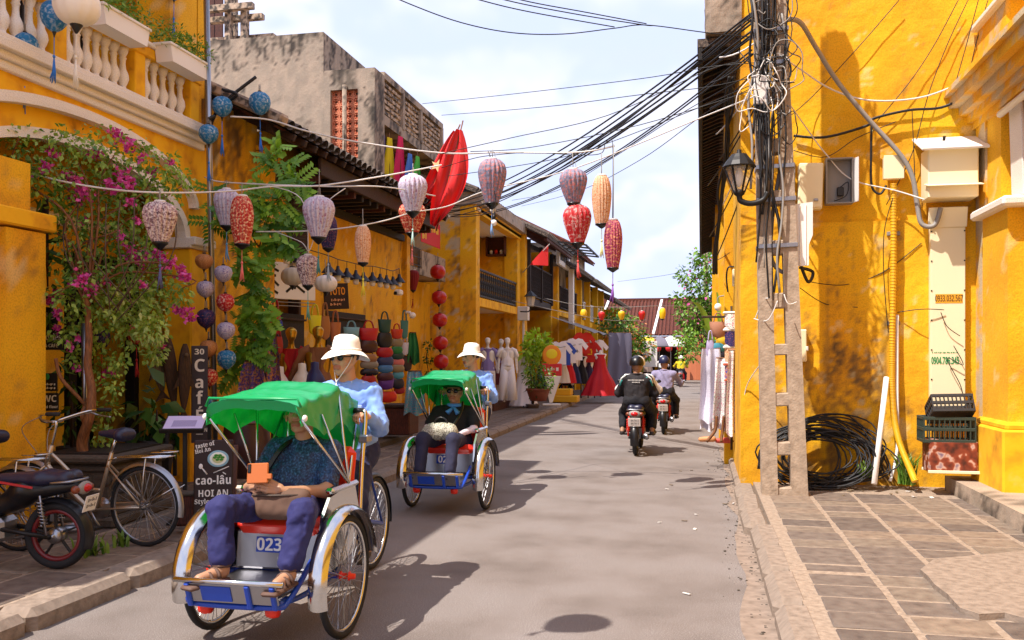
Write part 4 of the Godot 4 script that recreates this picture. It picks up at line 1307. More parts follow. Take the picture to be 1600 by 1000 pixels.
func driver(o: Vector3, label: String, face: Vector3, big: float) -> void:
	var t := thing("person", label, "person", o)
	var J := {"pelvis": Vector3(-0.05, 0.95, -1.2), "chest": Vector3(-0.05, 1.405, -1.12), "head": Vector3(-0.05, 1.575, -1.09), "face": face,
		"shL": Vector3(0.135, 1.335, -1.12), "shR": Vector3(-0.235, 1.335, -1.12), "elL": Vector3(0.23, 1.11, -1.02), "elR": Vector3(-0.34, 1.11, -1.02),
		"wrL": Vector3(0.215, 1.195, -0.83), "wrR": Vector3(-0.31, 1.195, -0.83), "hdL": Vector3(0.19, 1.22, -0.73), "hdR": Vector3(-0.28, 1.22, -0.73),
		"hipL": Vector3(0.04, 0.92, -1.2), "hipR": Vector3(-0.14, 0.92, -1.2), "knL": Vector3(0.09, 0.62, -0.95), "knR": Vector3(-0.2, 0.74, -0.92),
		"anL": Vector3(0.09, 0.24, -1.12), "anR": Vector3(-0.19, 0.38, -1.1), "toL": Vector3(0.1, 0.2, -0.96), "toR": Vector3(-0.2, 0.34, -0.94)}
	person(t, J, {"shirt": col("7fa4ea", 0.8), "trousers": col("232a52", 0.8), "sleeve": "long", "skin": Color(0.54, 0.27, 0.155), "cell": 0.012, "fold": 0.018})
	var hb := look(face, Vector3.UP)
	sun_hat(t, J.head + hb * Vector3(0, 0.055, -0.012), hb * Basis(Vector3.RIGHT, -0.06), col("f1ece2", 0.85))
	short_hair(t, J.head + Vector3(0, -0.006, 0), hb, col("1a1614", 0.6))
	if big > 0.5:
		sunglasses(t, J.head, hb)
		var st := ST(true)
		for s in [-1.0, 1.0]:
			tube(st, curve([J.head + hb * Vector3(0.083 * s, 0.05, 0.0), J.head + hb * Vector3(0.07 * s, -0.03, 0.035), J.head + hb * Vector3(0.03 * s, -0.11, 0.07), J.head + hb * Vector3(0.0, -0.16, 0.09)]), 0.003, 5)
		tube(st, [J.head + hb * Vector3(0, -0.15, 0.088), J.head + hb * Vector3(0, -0.26, 0.1)], 0.003, 5)
		part("chin_strap", st, M.white_paint, t)
	var st2 := ST()
	box(st2, Vector3(0.06, 1.2, -0.985), Vector3(0.11, 0.12, 0.012), Basis(Vector3.RIGHT, -0.12), 0.004)
	part("shirt_pocket", st2, col("9db4e6", 0.8), t)
	st2 = ST()
	for s in [-1.0, 1.0]:
		tri(st2, Vector3(-0.05 + 0.06 * s, 1.425, -1.075), Vector3(-0.05 + 0.015 * s, 1.39, -1.035), Vector3(-0.05 + 0.075 * s, 1.345, -1.02))
		box(st2, Vector3(-0.05 + 0.14 * s, 1.405, -1.12), Vector3(0.1, 0.012, 0.04), Basis(Vector3(0, 0, 1), -0.25 * s), 0.003)
	for i in 5: box(st2, Vector3(-0.05, 1.35 - i * 0.085, -0.985 - 0.003 * i), Vector3(0.008, 0.008, 0.008))
	part("shirt_trim", st2, col("bccdf4", 0.8), t)

# ---------------------------------------------------------------- the pedal cabs
func wheel(parent: Node3D, at: Vector3, R: float, tr: float, spokes: int, rim: Material, hubw := 0.07, hubm: Material = null, turn := 0.0) -> Node3D:
	var st := ST(true)
	var ring := arc(Vector3.ZERO, Vector3(0, 0, 1), Vector3(0, 1, 0), R - tr, 0, TAU, 40)
	ring.pop_back()
	tube(st, ring, tr, 8, -1.0, true)
	var w := part("wheel", st, M.rubber, parent, Transform3D(Basis(Vector3.UP, turn), at))
	st = ST(true)
	ring = arc(Vector3.ZERO, Vector3(0, 0, 1), Vector3(0, 1, 0), R - tr * 2.1, 0, TAU, 40)
	ring.pop_back()
	tube(st, ring, tr * 0.62, 6, -1.0, true)
	part("rim", st, rim, w)
	st = ST(true)
	lathe(st, [Vector2(0, -hubw), Vector2(0.016, -hubw), Vector2(0.018, -hubw * 0.5), Vector2(0.03, -hubw * 0.45), Vector2(0.018, -hubw * 0.3), Vector2(0.018, hubw * 0.3), Vector2(0.03, hubw * 0.45), Vector2(0.018, hubw * 0.5), Vector2(0.016, hubw), Vector2(0, hubw)], 10, Transform3D(Basis(Vector3(0, 0, 1), PI / 2), Vector3.ZERO))
	part("hub", st, hubm if hubm else M.steel, w)
	st = ST()
	for i in spokes:
		var a := TAU * i / spokes
		var s := (1.0 if i % 2 == 0 else -1.0)
		var a2 := a + (0.5 if (i / 2) % 2 == 0 else -0.5)
		bar(st, Vector3(s * hubw * 0.45, sin(a2) * 0.028, cos(a2) * 0.028), Vector3(0, sin(a), cos(a)) * (R - tr * 2.4), 0.0034, 0.0034)
	part("spokes", st, M.steel, w)
	return w

func mudguard(parent: Node3D, at: Vector3, R: float, w: float, a0: float, a1: float, mat: Material) -> MeshInstance3D:
	var st := ST(true)
	sheet(st, 8, 26, func(u, v):
		var a: float = lerpf(a0, a1, v)
		var q: float = (u - 0.5) * 2.0
		var r: float = R - 0.028 * q * q
		return Vector3(q * w * 0.5, sin(a) * r, cos(a) * r))
	return part("mudguard", st, mat, parent, Transform3D(I3, at))

func cyclo(label: String, at: Vector3, number: String) -> Node3D:
	var t := thing("pedal_cab", label, "pedal cab", at, 0.0)
	for s in [-1.0, 1.0]:
		wheel(t, Vector3(0.4 * s, 0.345, 0), 0.345, 0.021, 36, M.chrome, 0.06, M.red_vinyl)
		mudguard(t, Vector3(0.4 * s, 0.345, 0), 0.405, 0.11, -0.25, 3.0, M.chrome)
		var st := ST(true)
		for k in [0.3, 2.2]: tube(st, [Vector3(0.4 * s - 0.05 * s, 0.345, 0), Vector3(0.35 * s, 0.345 + 0.37 * sin(k), 0.37 * cos(k))], 0.006, 5)
		part("guard_stay", st, M.steel, t)
	wheel(t, Vector3(-0.03, 0.345, -1.57), 0.345, 0.021, 36, M.chrome)
	mudguard(t, Vector3(-0.03, 0.345, -1.57), 0.375, 0.06, 0.6, 3.3, M.black_plastic)
	# frame
	var fr := ST(true)
	for x in [-0.24, 0.24]:
		tube(fr, curve([Vector3(x, 0.31, 0.5), Vector3(x, 0.28, 0.2), Vector3(x, 0.3, -0.2), Vector3(x, 0.42, -0.5), Vector3(x * 0.5, 0.5, -0.85)]), 0.016, 8)
		tube(fr, [Vector3(x * 0.5, 0.5, -0.85), Vector3(x * 0.2, 0.345, -1.57)], 0.013, 8)
		tube(fr, [Vector3(x * 0.3, 0.78, -1.24), Vector3(x * 0.2, 0.345, -1.57)], 0.01, 8)
	tube(fr, [Vector3(0, 0.82, -1.22), Vector3(0, 0.3, -1.1)], 0.016, 8)
	tube(fr, [Vector3(0, 0.55, -0.6), Vector3(0, 0.3, -1.1)], 0.018, 8)
	tube(fr, [Vector3(-0.38, 0.345, 0), Vector3(0.38, 0.345, 0)], 0.018, 8)
	for z in [0.3, -0.25]: tube(fr, [Vector3(-0.24, 0.285, z), Vector3(0.24, 0.285, z)], 0.013, 8)
	part("frame", fr, M.blue_paint, t)
	var st := ST(true)
	lathe(st, [Vector2(0, -0.012), Vector2(0.09, -0.012), Vector2(0.095, 0), Vector2(0.09, 0.012), Vector2(0, 0.012)], 20, Transform3D(Basis(Vector3(0, 0, 1), PI / 2), Vector3(0.06, 0.3, -1.1)))
	tube(st, [Vector3(-0.08, 0.3, -1.1), Vector3(0.08, 0.3, -1.1)], 0.012, 6)
	for k in [-1, 1]:
		tube(st, [Vector3(0.08 * k, 0.3, -1.1), Vector3(0.08 * k, 0.3 - 0.07 * k, -1.05 + 0.05 * k)], 0.01, 6)
		box(st, Vector3(0.11 * k, 0.27 - 0.05 * k, -1.04 + 0.05 * k), Vector3(0.09, 0.02, 0.06), I3, 0.005)
	part("crank", st, M.steel, t)
	st = ST(true)
	net(st, [[Vector3(-0.04, 0.88, -1.3), Vector3(-0.05, 0.88, -1.1), 0.09, 0.03, Color.WHITE], [Vector3(-0.05, 0.86, -1.32), Vector3(-0.05, 0.86, -1.28), 0.1, 0.08, Color.WHITE]], 0.014)
	part("saddle", st, M.black_plastic, t)
	# seat, cushions, panels
	part("seat_cushion", boxm(Vector3(0.53, 0.1, 0.46), 0.045), M.red_vinyl, t, Transform3D(Basis(Vector3.RIGHT, -0.1), Vector3(0, 0.60, -0.17)))
	part("back_cushion", boxm(Vector3(0.52, 0.42, 0.09), 0.04), M.red_vinyl, t, Transform3D(Basis(Vector3.RIGHT, -0.25), Vector3(0, 0.82, -0.48)))
	var bx := part("seat_box", boxm(Vector3(0.53, 0.22, 0.4), 0.012), M.steel, t, Transform3D(Basis(Vector3.RIGHT, -0.12), Vector3(0, 0.455, -0.17)))
	var pl := part("number_plate", boxm(Vector3(0.165, 0.088, 0.006), 0.002), M.blue_paint, bx, Transform3D(I3, Vector3(-0.05, 0.03, 0.204)))
	part("number", txt(number, 0.098, 0.004, true), M.white_paint, pl, Transform3D(I3, Vector3(0, 0, 0.004)))
	for s in [-1.0, 1.0]:
		var poly := [Vector2(0.08, 0.33), Vector2(0.1, 0.5), Vector2(0.06, 0.68), Vector2(-0.04, 0.78), Vector2(-0.2, 0.8), Vector2(-0.42, 0.8), Vector2(-0.5, 0.6), Vector2(-0.4, 0.4)]
		st = ST()
		prism(st, poly, 0.018, Transform3D(Basis(Vector3(0, 0, 1), Vector3(0, 1, 0), Vector3(-1, 0, 0)), Vector3(0.285 * s + 0.009, 0, 0)))
		part("side_panel", st, M.chrome, t)
		part("arm_pad", boxm(Vector3(0.06, 0.035, 0.4), 0.015), M.chrome, t, Transform3D(I3, Vector3(0.285 * s, 0.815, -0.24)))
	part("floor_pan", boxm(Vector3(0.5, 0.012, 0.52), 0.004), M.steel, t, Transform3D(Basis(Vector3.RIGHT, 0.04), Vector3(0, 0.345, 0.28)))
	var ft := part("footrest", boxm(Vector3(0.52, 0.115, 0.014), 0.004), M.steel, t, Transform3D(Basis(Vector3.RIGHT, 0.35), Vector3(0, 0.365, 0.55)))
	part("blue_panel", boxm(Vector3(0.17, 0.085, 0.006)), M.blue_paint, ft, Transform3D(I3, Vector3(-0.08, 0, 0.009)))
	for k in [-0.24, 0.24, 0.1]: part("bracket", boxm(Vector3(0.03, 0.14, 0.03), 0.006), M.blue_paint, ft, Transform3D(I3, Vector3(k, -0.012, 0.004)))
	st = ST(true)
	tube(st, [Vector3(-0.31, 0.43, 0.575), Vector3(0.3, 0.43, 0.575)], 0.0145, 10)
	part("foot_rail", st, M.chrome, t)
	st = ST(true)
	tube(st, curve([Vector3(-0.25, 0.33, 0.54), Vector3(-0.22, 0.29, 0.5), Vector3(0.2, 0.29, 0.5), Vector3(0.26, 0.31, 0.42), Vector3(0.27, 0.46, 0.16)]), 0.016, 8)
	part("front_tube", st, M.blue_paint, t)
	for k in [-0.22, 0.17]:
		st = ST(true)
		lathe(st, [Vector2(0, -0.03), Vector2(0.034, -0.03), Vector2(0.04, 0.0), Vector2(0.034, 0.03), Vector2(0, 0.03)], 14, Transform3D(Basis(Vector3(0, 0, 1), PI / 2), Vector3(k, 0.25, 0.42)))
		part("red_reflector", st, M.red_vinyl, t)
	# canopy
	var S := [[0.15, 1.295, 0.275, 0.02, 0.0], [0.175, 1.352, 0.285, 0.12, 0.0], [0.02, 1.378, 0.285, 0.15, 0.02], [-0.18, 1.395, 0.292, 0.24, 0.035], [-0.46, 1.435, 0.29, 0.22, 0.0], [-0.66, 1.385, 0.285, 0.26, 0.03], [-0.86, 1.325, 0.28, 0.27, 0.0], [-0.84, 1.1, 0.27, 0.06, 0.0], [-0.72, 0.8, 0.26, 0.02, 0.0]]
	var can := ST(true)
	sheet(can, 40, 56, func(u, v):
		var q: float = v * (S.size() - 1)
		var i := mini(int(q), S.size() - 2)
		var f: float = q - i
		var z: float = lerpf(S[i][0], S[i + 1][0], f)
		var y: float = lerpf(S[i][1], S[i + 1][1], f)
		var w: float = lerpf(S[i][2], S[i + 1][2], f)
		var d: float = lerpf(S[i][3], S[i + 1][3], f)
		var lump := 0.014 * nz(Vector3(u * 6.0, v * 9.0, at.x)) + 0.007 * nz(Vector3(u * 17.0, v * 22.0, at.x))
		y -= 0.02 * sin(f * PI) if i > 0 and i < 6 else 0.0
		w *= 0.95
		lump -= 0.07 * v
		if u < 0.2: return Vector3(-w - 0.02 * (1 - u / 0.2) + lump, y - 0.03 - d * (1.0 - u / 0.2) + 0.025 * sin(f * PI) * (1.0 - u / 0.2), z)
		if u > 0.8: return Vector3(w + 0.02 * (u - 0.8) / 0.2 + lump, y - 0.03 - d * (u - 0.8) / 0.2 + 0.025 * sin(f * PI) * (u - 0.8) / 0.2, z)
		var x: float = (u - 0.5) / 0.3
		return Vector3(x * w - 0.07 * v, y - 0.03 * x * x * x * x + (lump + 0.07 * v) * 0.7, z))
	var cn := part("canopy", can, M.vinyl_green, t, Transform3D(I3, Vector3(-0.075, 0, 0)))
	st = ST(true)
	tube(st, [Vector3(-0.29, 1.31, 0.178), Vector3(-0.27, 1.357, 0.18), Vector3(0.27, 1.357, 0.18), Vector3(0.29, 1.31, 0.178)], 0.008, 6)
	part("hem", st, M.vinyl_green, cn)
	for s in [-1.0, 1.0]:
		st = ST(true)
		for e in [Vector3(0.295, 1.24, 0.15), Vector3(0.295, 1.25, -0.16), Vector3(0.29, 1.36, -0.46), Vector3(0.28, 1.2, -0.84)]:
			tube(st, [Vector3(0.3 * s, 0.83, -0.3), Vector3(e.x * s * 0.95 - 0.08 + 0.05 * (e.z - 0.15), e.y, e.z)], 0.0085, 8)
		part("canopy_strut", st, M.chrome, t)
		st = ST(true)
		ball(st, Vector3(0.305 * s - 0.075, 1.25, 0.16), Vector3(0.016, 0.02, 0.016), 8)
		part("strut_knob", st, M.white_paint, t)
	# push bar behind the seat
	st = ST(true)
	tube(st, curve([Vector3(-0.25, 0.5, -0.62), Vector3(-0.27, 0.9, -0.68), Vector3(-0.3, 1.2, -0.74), Vector3(-0.25, 1.235, -0.76), Vector3(0.0, 1.235, -0.76), Vector3(0.19, 1.235, -0.76), Vector3(0.235, 1.2, -0.74), Vector3(0.235, 0.9, -0.68), Vector3(0.24, 0.5, -0.62)], 5), 0.016, 8)
	part("push_bar", st, M.chrome, t)
	for k in [-0.24, 0.17]:
		st = ST(true)
		tube(st, [Vector3(k - 0.05, 1.235, -0.76), Vector3(k + 0.05, 1.235, -0.76)], 0.02, 8)
		part("grip", st, M.black_plastic, t)
	st = ST()
	box(st, Vector3(0.25, 1.06, -0.7), Vector3(0.07, 0.05, 0.08), I3, 0.01)
	part("brake_box", st, M.steel, t)
	return t

func passenger_near(o: Vector3) -> void:
	var t := thing("person", "seated passenger in blue patterned shirt holding an orange phone case under the nearer green canopy", "person", o)
	var face := Vector3(-0.08, 0.12, 1.0)
	var J := {"pelvis": Vector3(0, 0.7, -0.22), "chest": Vector3(0.02, 1.075, -0.36), "head": Vector3(0.02, 1.235, -0.33), "face": face,
		"shL": Vector3(0.2, 1.01, -0.35), "shR": Vector3(-0.16, 1.01, -0.35), "elL": Vector3(0.25, 0.80, -0.15), "elR": Vector3(-0.22, 0.81, -0.15),
		"wrL": Vector3(0.09, 0.83, 0.08), "wrR": Vector3(-0.13, 0.85, 0.06), "hdL": Vector3(0.0, 0.87, 0.13), "hdR": Vector3(-0.05, 0.89, 0.12),
		"palmL": Vector3(0.6, 0.3, 1), "palmR": Vector3(-0.6, 0.3, 1),
		"hipL": Vector3(0.09, 0.69, -0.2), "hipR": Vector3(-0.09, 0.69, -0.2), "knL": Vector3(0.3, 0.745, 0.27), "knR": Vector3(-0.16, 0.755, 0.32),
		"anL": Vector3(0.26, 0.45, 0.36), "anR": Vector3(-0.12, 0.46, 0.38), "toL": Vector3(0.26, 0.41, 0.5), "toR": Vector3(-0.17, 0.42, 0.52)}
	person(t, J, {"shirt": M.shirt_navy, "trousers": col("23245a", 0.85), "skin": Color(0.42, 0.22, 0.13), "cell": 0.012, "open": true, "fold": 0.016, "cuff": 0.84, "hem": 0.068, "shoe": Color(0.42, 0.22, 0.13)})
	short_hair(t, J.head, look(face, Vector3.UP), col("141110", 0.6))
	var st := ST(true)
	for s in ["L", "R"]:
		var a: Vector3 = J["an" + s]
		var e: Vector3 = J["to" + s]
		var d := (e - a)
		d.y = 0
		d = d.normalized()
		var sd := d.cross(Vector3.UP)
		var b := Basis(sd, Vector3.UP, d)
		box(st, (a + e) / 2 + Vector3(0, -0.05, 0) + d * 0.03, Vector3(0.095, 0.025, 0.27), b, 0.011)
		for k in [0.35, 0.65, 0.95]:
			tube(st, arc(a.lerp(e, k) + Vector3(0, -0.035, 0), sd, Vector3.UP, 0.046, 0.0, PI, 8), 0.011, 6)
		tube(st, arc(a + Vector3(0, 0.01, 0), sd, d, 0.042, 0, TAU, 12), 0.01, 6)
	part("sandals", st, col("5a4034", 0.7), t)
	var ph := thing("phone", "tan orange phone case held up by the seated passenger", "phone", o + Vector3(-0.03, 0.935, 0.15), 0.05)
	ph.rotation = Vector3(-0.25, 0.05, 0.06)
	part("case", boxm(Vector3(0.125, 0.115, 0.012), 0.005), col("b05c22", 0.6), ph)
	part("camera_bump", boxm(Vector3(0.02, 0.05, 0.006), 0.003), M.glass_dark, ph, Transform3D(I3, Vector3(-0.048, 0.028, 0.008)))
	part("clasp", boxm(Vector3(0.03, 0.03, 0.016), 0.003), col("b05c22", 0.6), ph, Transform3D(I3, Vector3(0.07, -0.02, 0)))
	var bg := thing("waist_bag", "brown fabric waist bag on the lap of the passenger with the phone", "bag", o + Vector3(0.07, 0.76, 0.07))
	st = ST(true)
	net(st, [[Vector3(-0.12, 0.02, 0), Vector3(0.13, 0.03, 0), 0.055, 0.055, Color.WHITE], [Vector3(-0.09, -0.04, 0.02), Vector3(0.08, -0.04, 0.02), 0.055, 0.05, Color.WHITE]], 0.012, 0.04, null, 0.008)
	part("pouch", st, col("5e4436", 0.85), bg)
	st = ST(true)
	tube(st, [Vector3(-0.15, 0.045, 0.045), Vector3(-0.03, 0.05, 0.065), Vector3(0.15, 0.055, 0.04)], 0.006, 6)
	part("zip", st, col("4a3a30", 0.6), bg)
	st = ST()
	tube(st, curve([Vector3(-0.15, 0.03, 0), Vector3(-0.2, 0.12, -0.18), Vector3(-0.14, 0.28, -0.3), Vector3(-0.08, 0.33, -0.42)]), 0.018, 5)
	part("strap", st, M.black_plastic, bg)

func passenger_far(o: Vector3) -> void:
	var t := thing("person", "seated passenger in black top with blue neckerchief and sunglasses in the farther pedal cab", "person", o)
	var face := Vector3(0.02, 0.02, 1.0)
	var J := {"pelvis": Vector3(-0.02, 0.7, -0.2), "chest": Vector3(-0.02, 1.05, -0.32), "head": Vector3(-0.02, 1.205, -0.27), "face": face,
		"shL": Vector3(0.17, 0.98, -0.31), "shR": Vector3(-0.21, 0.98, -0.31), "elL": Vector3(0.23, 0.82, -0.14), "elR": Vector3(-0.28, 0.82, -0.14),
		"wrL": Vector3(0.1, 0.77, 0.06), "wrR": Vector3(-0.17, 0.77, 0.08), "hdL": Vector3(0.0, 0.78, 0.12), "hdR": Vector3(-0.09, 0.77, 0.14),
		"hipL": Vector3(0.08, 0.69, -0.18), "hipR": Vector3(-0.12, 0.69, -0.18), "knL": Vector3(0.12, 0.74, 0.28), "knR": Vector3(-0.2, 0.74, 0.28),
		"anL": Vector3(0.12, 0.42, 0.4), "anR": Vector3(-0.2, 0.42, 0.4), "toL": Vector3(0.13, 0.39, 0.54), "toR": Vector3(-0.22, 0.39, 0.54)}
	person(t, J, {"shirt": col("101014", 0.85), "trousers": col("242540", 0.85), "arm": Color(0.72, 0.62, 0.72), "cell": 0.016, "fold": 0.01, "cuff": 0.92, "open": true})
	var hb := look(face, Vector3.UP)
	sunglasses(t, J.head, hb)
	short_hair(t, J.head, hb, col("0e0c0c", 0.6))
	var st := ST(true)
	tube(st, arc(J.chest + Vector3(0, 0.01, 0), Vector3(1, 0, 0), Vector3(0, 0, 1), 0.075, 0, TAU, 14), 0.024, 6)
	for s in [-1.0, 1.0]: tube(st, [J.chest + Vector3(0, -0.01, 0.085), J.chest + Vector3(0.06 * s, -0.07, 0.13)], 0.012, 6, 0.03)
	part("neckerchief", st, col("4f93d8", 0.8), t)
	st = ST(true)
	sheet(st, 16, 3, func(u, v): return J.head + Vector3(cos(TAU * u) * (0.09 + 0.06 * v), 0.075 - 0.02 * v, sin(TAU * u) * (0.1 + 0.06 * v)))
	lathe(st, [Vector2(0.092, 0.07), Vector2(0.088, 0.1), Vector2(0.05, 0.118), Vector2(0, 0.122)], 14, Transform3D(I3, J.head))
	part("dark_hat", st, col("16161c", 0.8), t)
	var bg := thing("shoulder_bag", "snake patterned fabric bag on the lap of the black clad passenger", "bag", o + Vector3(-0.06, 0.79, 0.16))
	st = ST(true)
	net(st, [[Vector3(-0.12, 0.0, 0), Vector3(0.12, 0.02, 0), 0.075, 0.08, Color.WHITE], [Vector3(-0.07, 0.05, 0.0), Vector3(0.08, 0.06, 0.0), 0.06, 0.05, Color.WHITE]], 0.014, 0.05, null, 0.012)
	part("pouch", st, M.print_snake, bg)
	st = ST(true)
	tube(st, arc(Vector3(0.02, 0.1, 0.02), Vector3(1, 0, 0), Vector3(0, 1, 0), 0.07, 0, PI, 10), 0.008, 6)
	part("handle", st, M.black_plastic, bg)
	st = ST(true)
	tube(st, curve([Vector3(0.12, 0.05, 0), Vector3(0.16, 0.2, -0.25), Vector3(0.14, 0.31, -0.4)]), 0.014, 6)
	part("strap", st, M.black_plastic, bg)

func build_cyclos() -> void:
	make_head()
	hand_mesh = make_hand(1.0)
	open_mesh = make_hand(0.45)
	var a := Vector3(-2.38, 0, -4.79)
	cyclo("nearest three wheeled pedal cab with green canopy and blue number plate 023", a, "023")
	passenger_near(a + Vector3(-0.03, 0, 0))
	driver(a, "pedal cab driver in white sun hat, sunglasses and light blue shirt pushing the nearest cab", Vector3(-0.35, 0.0, 1.0), 1.0)
	a = Vector3(-2.58, 0, -9.06)
	cyclo("farther pedal cab with green canopy and partly hidden number plate beginning 02", a, "02 ")
	passenger_far(a)
	driver(a, "pedal cab driver in white sun hat looking left, behind the farther green canopy", Vector3(-0.75, -0.02, 0.7), 0.0)

# ---------------------------------------------------------------- two wheelers, forward is +z from the rear wheel
func bicycle(label: String, at: Vector3, turn: float, paint: Material) -> Node3D:
	var t := thing("bicycle", label, "bicycle", at, turn)
	wheel(t, Vector3(0, 0.31, 0), 0.31, 0.017, 36, M.steel, 0.05)
	wheel(t, Vector3(0, 0.31, 1.09), 0.31, 0.017, 36, M.steel, 0.05, null, 0.35)
	mudguard(t, Vector3(0, 0.31, 0), 0.345, 0.055, 0.35, 3.35, M.steel)
	mudguard(t, Vector3(0, 0.31, 1.09), 0.345, 0.055, 0.6, 2.9, M.steel)
	var f := ST(true)
	tube(f, [Vector3(0, 0.27, 0.44), Vector3(0, 0.56, 0.35), Vector3(0, 0.72, 0.3)], 0.015, 8)
	tube(f, curve([Vector3(0, 0.27, 0.44), Vector3(0, 0.3, 0.55), Vector3(0, 0.56, 0.86), Vector3(0, 0.62, 0.9)]), 0.019, 8)
	tube(f, curve([Vector3(0, 0.42, 0.4), Vector3(0, 0.45, 0.55), Vector3(0, 0.66, 0.82), Vector3(0, 0.7, 0.88)]), 0.015, 8)
	for s in [-0.05, 0.05]:
		tube(f, [Vector3(s * 0.5, 0.27, 0.44), Vector3(s, 0.31, 0)], 0.009, 6)
		tube(f, [Vector3(s * 0.4, 0.62, 0.33), Vector3(s, 0.31, 0)], 0.008, 6)
	tube(f, [Vector3(0, 0.58, 0.915), Vector3(0, 0.76, 0.865)], 0.021, 8)
	part("frame", f, paint, t)
	f = ST(true)
	for s in [-0.05, 0.05]: tube(f, curve([Vector3(0, 0.6, 0.91), Vector3(s, 0.56, 0.93), Vector3(s, 0.44, 1.0), Vector3(s, 0.31, 1.09)]), 0.011, 6)
	part("fork", f, paint, t)
	f = ST(true)
	tube(f, [Vector3(0, 0.72, 0.3), Vector3(0, 0.83, 0.265)], 0.012, 8)
	part("seat_post", f, M.chrome, t)
	f = ST(true)
	net(f, [[Vector3(-0.05, 0.86, 0.18), Vector3(0.05, 0.86, 0.18), 0.05, 0.05, Color.WHITE], [Vector3(0, 0.865, 0.2), Vector3(0, 0.865, 0.4), 0.05, 0.022, Color.WHITE]], 0.011)
	part("saddle", f, col("1a1c3a", 0.4), t)
	f = ST(true)
	tube(f, curve([Vector3(0, 0.76, 0.865), Vector3(0, 0.92, 0.82), Vector3(0, 0.95, 0.83)]), 0.012, 8)
	tube(f, curve([Vector3(-0.28, 1.03, 0.62), Vector3(-0.26, 1.02, 0.74), Vector3(-0.1, 0.96, 0.86), Vector3(0, 0.95, 0.84), Vector3(0.1, 0.96, 0.86), Vector3(0.26, 1.02, 0.74), Vector3(0.28, 1.03, 0.62)]), 0.011, 8)
	part("handlebar", f, M.chrome, t)
	for s in [-1.0, 1.0]:
		f = ST(true)
		tube(f, [Vector3(0.277 * s, 1.03, 0.66), Vector3(0.285 * s, 1.033, 0.54)], 0.016, 8)
		part("grip", f, M.rubber, t)
		f = ST(true)
		tube(f, curve([Vector3(0.27 * s, 1.01, 0.72), Vector3(0.3 * s, 0.99, 0.68), Vector3(0.31 * s, 0.97, 0.56)]), 0.007, 6)
		part("brake_lever", f, M.steel, t)
		f = ST(true)
		tube(f, curve([Vector3(0.27 * s, 1.01, 0.72), Vector3(0.16 * s, 0.9, 1.0), Vector3(0.05 * s, 0.7, 0.95)]), 0.0035, 5)
		part("brake_cable", f, M.cable_grey, t)
	f = ST(true)
	for s in [-0.065, -0.022, 0.022, 0.065]: tube(f, [Vector3(s, 0.69, 0.2), Vector3(s, 0.7, -0.2)], 0.006, 6)
	tube(f, curve([Vector3(-0.065, 0.7, -0.19), Vector3(-0.04, 0.705, -0.24), Vector3(0.04, 0.705, -0.24), Vector3(0.065, 0.7, -0.19)]), 0.006, 6)
	tube(f, curve([Vector3(-0.065, 0.735, -0.1), Vector3(-0.05, 0.74, -0.26), Vector3(0.05, 0.74, -0.26), Vector3(0.065, 0.735, -0.1)]), 0.006, 6)
	for s in [-0.06, 0.06]:
		tube(f, [Vector3(s, 0.695, -0.05), Vector3(s, 0.31, 0)], 0.006, 6)
		tube(f, [Vector3(s, 0.69, 0.2), Vector3(s * 0.4, 0.66, 0.31)], 0.005, 6)
		tube(f, [Vector3(s, 0.31, 0), Vector3(s, 0.48, -0.31)], 0.004, 5)
	part("luggage_rack", f, M.chrome, t)
	f = ST(true)
	lathe(f, [Vector2(0, -0.005), Vector2(0.085, -0.005), Vector2(0.085, 0.005), Vector2(0, 0.005)], 20, Transform3D(Basis(Vector3(0, 0, 1), PI / 2), Vector3(-0.06, 0.27, 0.44)))
	tube(f, [Vector3(-0.08, 0.27, 0.44), Vector3(0.08, 0.27, 0.44)], 0.012, 6)
	for k in [-1, 1]:
		tube(f, [Vector3(0.075 * k, 0.27, 0.44), Vector3(0.085 * k, 0.27 - 0.12 * k, 0.44 - 0.1)], 0.009, 6)
	part("crank", f, M.steel, t)
	for k in [-1, 1]: part("pedal", boxm(Vector3(0.09, 0.025, 0.07), 0.006), M.rubber, t, Transform3D(I3, Vector3(0.13 * k, 0.27 - 0.12 * k, 0.34)))
	f = ST(true)
	tube(f, [Vector3(-0.03, 0.3, 0.03), Vector3(-0.16, 0.01, -0.06)], 0.008, 6)
	part("kickstand", f, M.steel, t)
	f = ST()
	box(f, Vector3(-0.06, 0.3, 0.22), Vector3(0.012, 0.05, 0.46), Basis(Vector3.RIGHT, 0.09), 0.005)
	part("chain_guard", f, paint, t)
	return t

func scribble(t: Node3D, at: Vector3, w: float, h: float, mat: Material, n: int) -> void:
	var st := ST()
	var x := -w / 2
	for i in n:
		var l := w / n * (0.6 + 0.25 * sin(i * 2.7 + w * 40.0))
		box(st, at + Vector3(x + l / 2, h * 0.1 * sin(i * 4.1), 0), Vector3(l, h * (0.75 + 0.25 * cos(i * 3.3)), 0.004))
		x += w / n
	stuff(part("illegible_line", st, mat, t))

